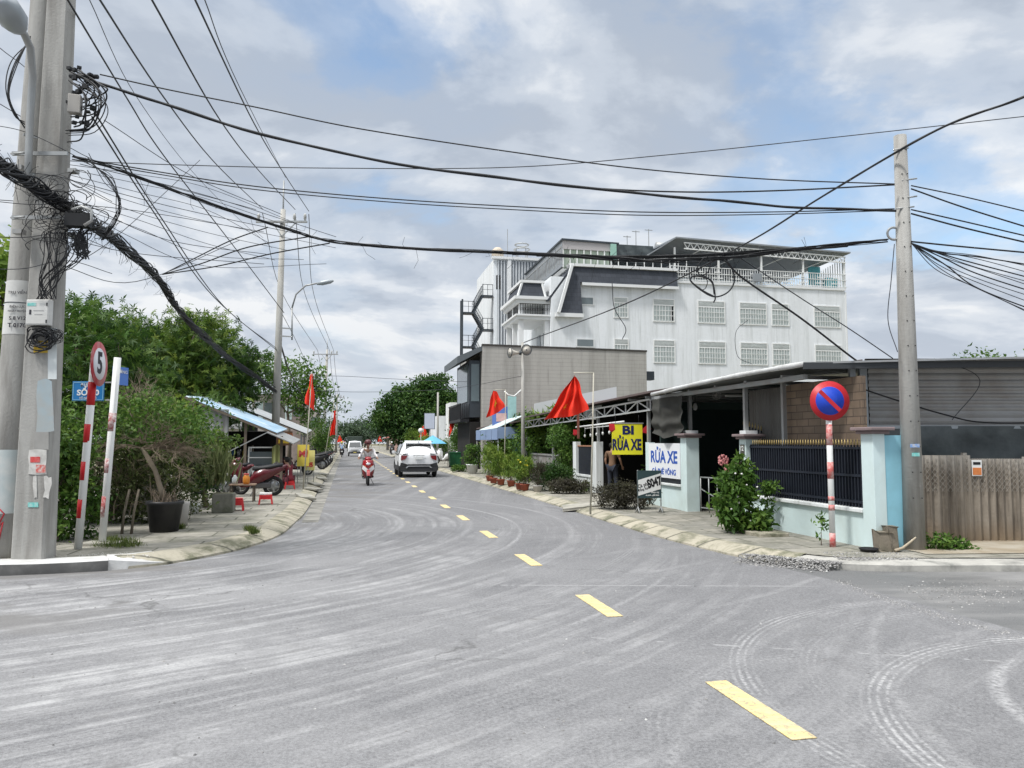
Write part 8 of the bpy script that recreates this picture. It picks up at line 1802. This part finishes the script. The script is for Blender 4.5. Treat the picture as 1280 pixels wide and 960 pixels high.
for i in range(5):
    pts = [(-20, 150+i*48+rg.uniform(-8, 8), 9), (30, 168+i*42+rg.uniform(-6, 6), 9.6), (85, 190+i*34, L), (140, 222+i*30, 10.6)]
    cable(DIRW[i]+' of the thin stray wires entering from the left edge to the twin poles', pts, .005, M_THIN, group='stray wires left of the twin poles')
for i, (a, b, c_) in enumerate((((88, 225), (230, 262), (410, 300)), ((95, 250), (210, 300), (335, 318)), ((90, 300), (180, 318), (330, 330)), ((70, 330), (170, 352), (300, 300)), ((100, 205), (260, 245), (420, 296)), ((130, 150), (240, 220), (352, 268)), ((60, 345), (140, 300), (250, 200)), ((0, 130), (140, 210), (320, 262)), ((0, 250), (160, 262), (330, 290)), ((0, 60), (45, 100), (90, 180)))):
    cable(ORD[i]+' of the loose grey service wires criss-crossing beyond the twin poles', [(a[0], a[1], L), (b[0], b[1], 11.5), (c_[0], c_[1], 13.5)], .0055, M_THIN, group='service wires beyond the twin poles')
# right of the right pole
for i, (pts, r_, lab) in enumerate((
    ([(1139, 232, RR), (1210, 247, 10.8), (1330, 276, 10.8)], .009, 'uppermost cable leaving the right pole to the right edge'), ([(1139, 236, RR), (1210, 261, 10.8), (1330, 298, 10.8)], .011, 'second cable leaving the right pole to the right edge'),
    ([(1139, 262, RR), (1210, 278, 10.8), (1330, 306, 10.8)], .010, 'third cable leaving the right pole to the right edge'), ([(1139, 267, RR), (1210, 286, 10.8), (1330, 314, 10.8)], .012, 'fourth cable leaving the right pole to the right edge'), ([(1139, 302, RR), (1210, 309, 10.8), (1330, 320, 10.8)], .012, 'fifth thick cable leaving the lower clamp to the right edge'))): cable(lab, pts, r_, group='cables right of the right pole')
for i in range(12):
    y1 = 322+i*7+rg.uniform(-3, 3); cable((ORD+['eleventh', 'twelfth'])[i]+' from the top of the thin wires fanning from the right clamp', [(1139, 304, RR), (1175+rg.uniform(-8, 8), 304+(y1-304)*.30+rg.uniform(0, 6), 10.8), (1225, 304+(y1-304)*.62+rg.uniform(-2, 6), 10.9), (1330, y1+14, 11)], .0055 if i % 3 else .009, M_THIN if i % 3 else M_CABLE, group='thin wires fanning from the right clamp')
cable('thick cable slanting from the bundle down to the white roof edge', [(905, 320, 11.05), (925, 345, 11.2), (1000, 397, 11.4), (1060, 443, 11.7), (1078, 456, 12)], .015); 
cable('thin wire running from the bundle past the white building to the corner roof', [(925, 322, 11), (1000, 372, 11.3), (1060, 410, 11.4), (1116, 448, 11.5)], .008, M_THIN)
cable('loose cable drooping along the grey corrugated wall from the blue wall corner', [(1078, 486, 11.9), (1120, 500, 12.1), (1180, 518, 12.2), (1230, 528, 12.2), (1330, 528, 12.2)], .012)
cable('thin wire hanging slack beside the right pole', [(1118, 305, RR), (1114, 350, RR), (1110, 400, RR), (1122, 440, RR-.1)], .006, M_THIN); cable('thin wire zigzagging on the grey corrugated wall', [(1180, 450, 12.2), (1225, 476, 12.2), (1190, 525, 12.2)], .006, M_THIN)
cable('slack drop wire in front of the upper right windows', [(935, 400, 11), (920, 415, 11), (922, 445, 11), (940, 455, 11)], .004, M_THIN); cable('curling drop wire in front of the upper left windows', [(765, 352, 11.4), (768, 385, 11.4), (782, 410, 11.4), (778, 424, 11.4)], .006, M_THIN)
# loops hanging from the bundle in front of the white building
t = thing('cable_coil', 'big slack black cable loops hanging from the junction bundle before the white building', 'cable coil', P(895, 320, 11)); o0 = t.location; m = MB()
def loop(pts, r_, tw=1):
    p_ = [P(x, y, 11+.02*math.sin(i)) for i, (x, y) in enumerate(pts)]; m.tube([p-o0 for p in cr(p_, 6)], r_, 6, False)
loop([(892, 322), (912, 330), (918, 350), (910, 365), (893, 371), (875, 362), (863, 350), (868, 345), (880, 345), (891, 355), (894, 372), (892, 378)], .011); loop([(893, 371), (878, 363), (864, 352), (865, 346), (878, 346), (890, 352), (893, 368)], .012); loop([(880, 322), (872, 333), (875, 344), (885, 340), (888, 328), (884, 320)], .009); loop([(875, 345), (884, 350), (882, 360), (876, 363)], .006)
m.build('loops', M_CABLE, t)
# knots and tangle on the twin poles
t = thing('cable_tangle', 'messy knot of black cables and clamps on the upper right side of the twin poles', 'cable tangle', P(95, 105, 9.6)); o0 = t.location; m = MB(); rg = random.Random(31)
for k in range(16):
    y0, y1 = rg.uniform(85, 110), rg.uniform(125, 178); bulge = rg.uniform(8, 38); p_ = [P(rg.uniform(84, 105), y0, 9.7), P(100+bulge*.7, y0+18, 9.6-rg.random()*.2), P(98+bulge, (y0+y1)/2+6, 9.6-rg.random()*.2), P(96+bulge*.6, y1-4, 9.65), P(rg.uniform(80, 98), y1, 9.7)]
    m.tube([p-o0 for p in cr(p_, 5)], rg.uniform(.005, .011), 5, False)
for k in range(26): m.box(P(rg.uniform(82, 118), rg.uniform(84, 160), 9.55)-o0, (rg.uniform(.03, .07), .05, rg.uniform(.02, .06)), rz=rg.uniform(0, 3))
for k in range(5): p_ = [P(12+rg.uniform(-3, 3), 150, 9.7)]; a_, b_ = rg.uniform(0, 9), rg.uniform(-7, 7); p_ = [P(38, 44+a_, 9.7), P(22-a_, 82+b_, 9.6), P(12-a_*.6, 116+b_, 9.55), P(20+b_*.4, 144, 9.6), P(31, 158+b_, 9.7)]; m.tube([p-o0 for p in cr(p_, 5)], .007, 5, False)
m.tube([P(88, 95, 9.7)-o0, P(122, 96, 9.6)-o0], .03, 8); m.tube([P(108, 100, 9.7)-o0, P(122, 107, 9.6)-o0], .035, 8); m.build('tangle', M_CABLE, t)
t = thing('pole_box', 'pale grey splice box tilted on the right side of the upper cable knot', 'junction box', P(94, 131, 9.55)); MB().box((0, 0, 0), (.15, .12, .24), rz=.3).build('case', mat('box_grey', (.40, .38, .35), .6), t, bevel=.01)
t = thing('cable_tangle', 'dense bird nest of thin wires where the thick bundle crosses the twin poles', 'cable tangle', P(80, 260, 9.5)); o0 = t.location; m = MB()
for k in range(70):
    c = (rg.gauss(78, 18), rg.gauss(268, 22)); R0 = rg.uniform(6, 26); ph = rg.uniform(0, 6); sq = rg.uniform(.4, 1.3); n = rg.randrange(6, 13); p_ = [P(c[0]+R0*math.cos(ph+i*.55)*(1+.2*math.sin(i*1.3)), c[1]+R0*sq*math.sin(ph+i*.55), 9.55+rg.uniform(-.12, .1)) for i in range(n)]
    m.tube([p-o0 for p in cr(p_, 3)], rg.uniform(.0025, .007), 4, False)
for k in range(24):
    x0 = rg.uniform(55, 95); p_ = [P(x0, 290, 9.55), P(x0+rg.gauss(0, 8), 320, 9.5), P(rg.uniform(46, 74), 350, 9.6), P(rg.uniform(44, 72), 374, 9.68)]; m.tube([p-o0 for p in cr(p_, 4)], rg.uniform(.003, .007), 4, False)
for k in range(30): p_ = [P(rg.gauss(101, 5), rg.uniform(285, 325), 9.5) for _ in range(3)]; m.tube([p-o0 for p in cr(p_, 3)], .008, 4, False)
for k in range(7): a_, b_ = rg.uniform(-8, 8), rg.uniform(-6, 6); p_ = [P(106+b_, 196+a_, 9.6), P(134+a_, 222+b_, 9.6), P(146+b_, 254+a_, 9.55), P(139+a_*.5, 282, 9.7), P(124+b_, 300, 9.8)]; m.tube([p-o0 for p in cr(p_, 5)], .005, 4, False)
m.box(P(98, 276, 9.45)-o0, (.28, .14, .16), rz=.2); m.build('tangle', M_CABLE, t)
t = thing('cable_clamp', 'grey cast bracket gripping the thick bundle on the twin poles', 'bracket', P(102, 268, 9.4)); MB().tube([V(-.12, 0, .06), V(0, 0, .10), V(.12, 0, .05), V(.13, 0, -.08), V(.04, 0, -.14)], .02, 6).build('bracket_arm', M_STEEL, t)
m = None
for k, (py, lab) in enumerate(((192, 'upper steel strap bolts clamped round both leaning poles'), (272, 'lower steel strap bolts clamped round both leaning poles'))):
    t = thing('pole_clamp', lab, 'clamp', P(45, py, 9.7)); o0 = t.location; m = MB(); m.tube([P(14, py, 9.75)-o0, P(30, py-1, 9.6)-o0], .015, 5); m.box(P(92, py+22, 9.65)-o0, (.10, .1, .05)); m.box(P(24, py+18, 9.7)-o0, (.12, .1, .06)); m.box(P(50, py, 9.72)-o0, (.72, .03, .05)); m.build('strap', M_STEEL, t)
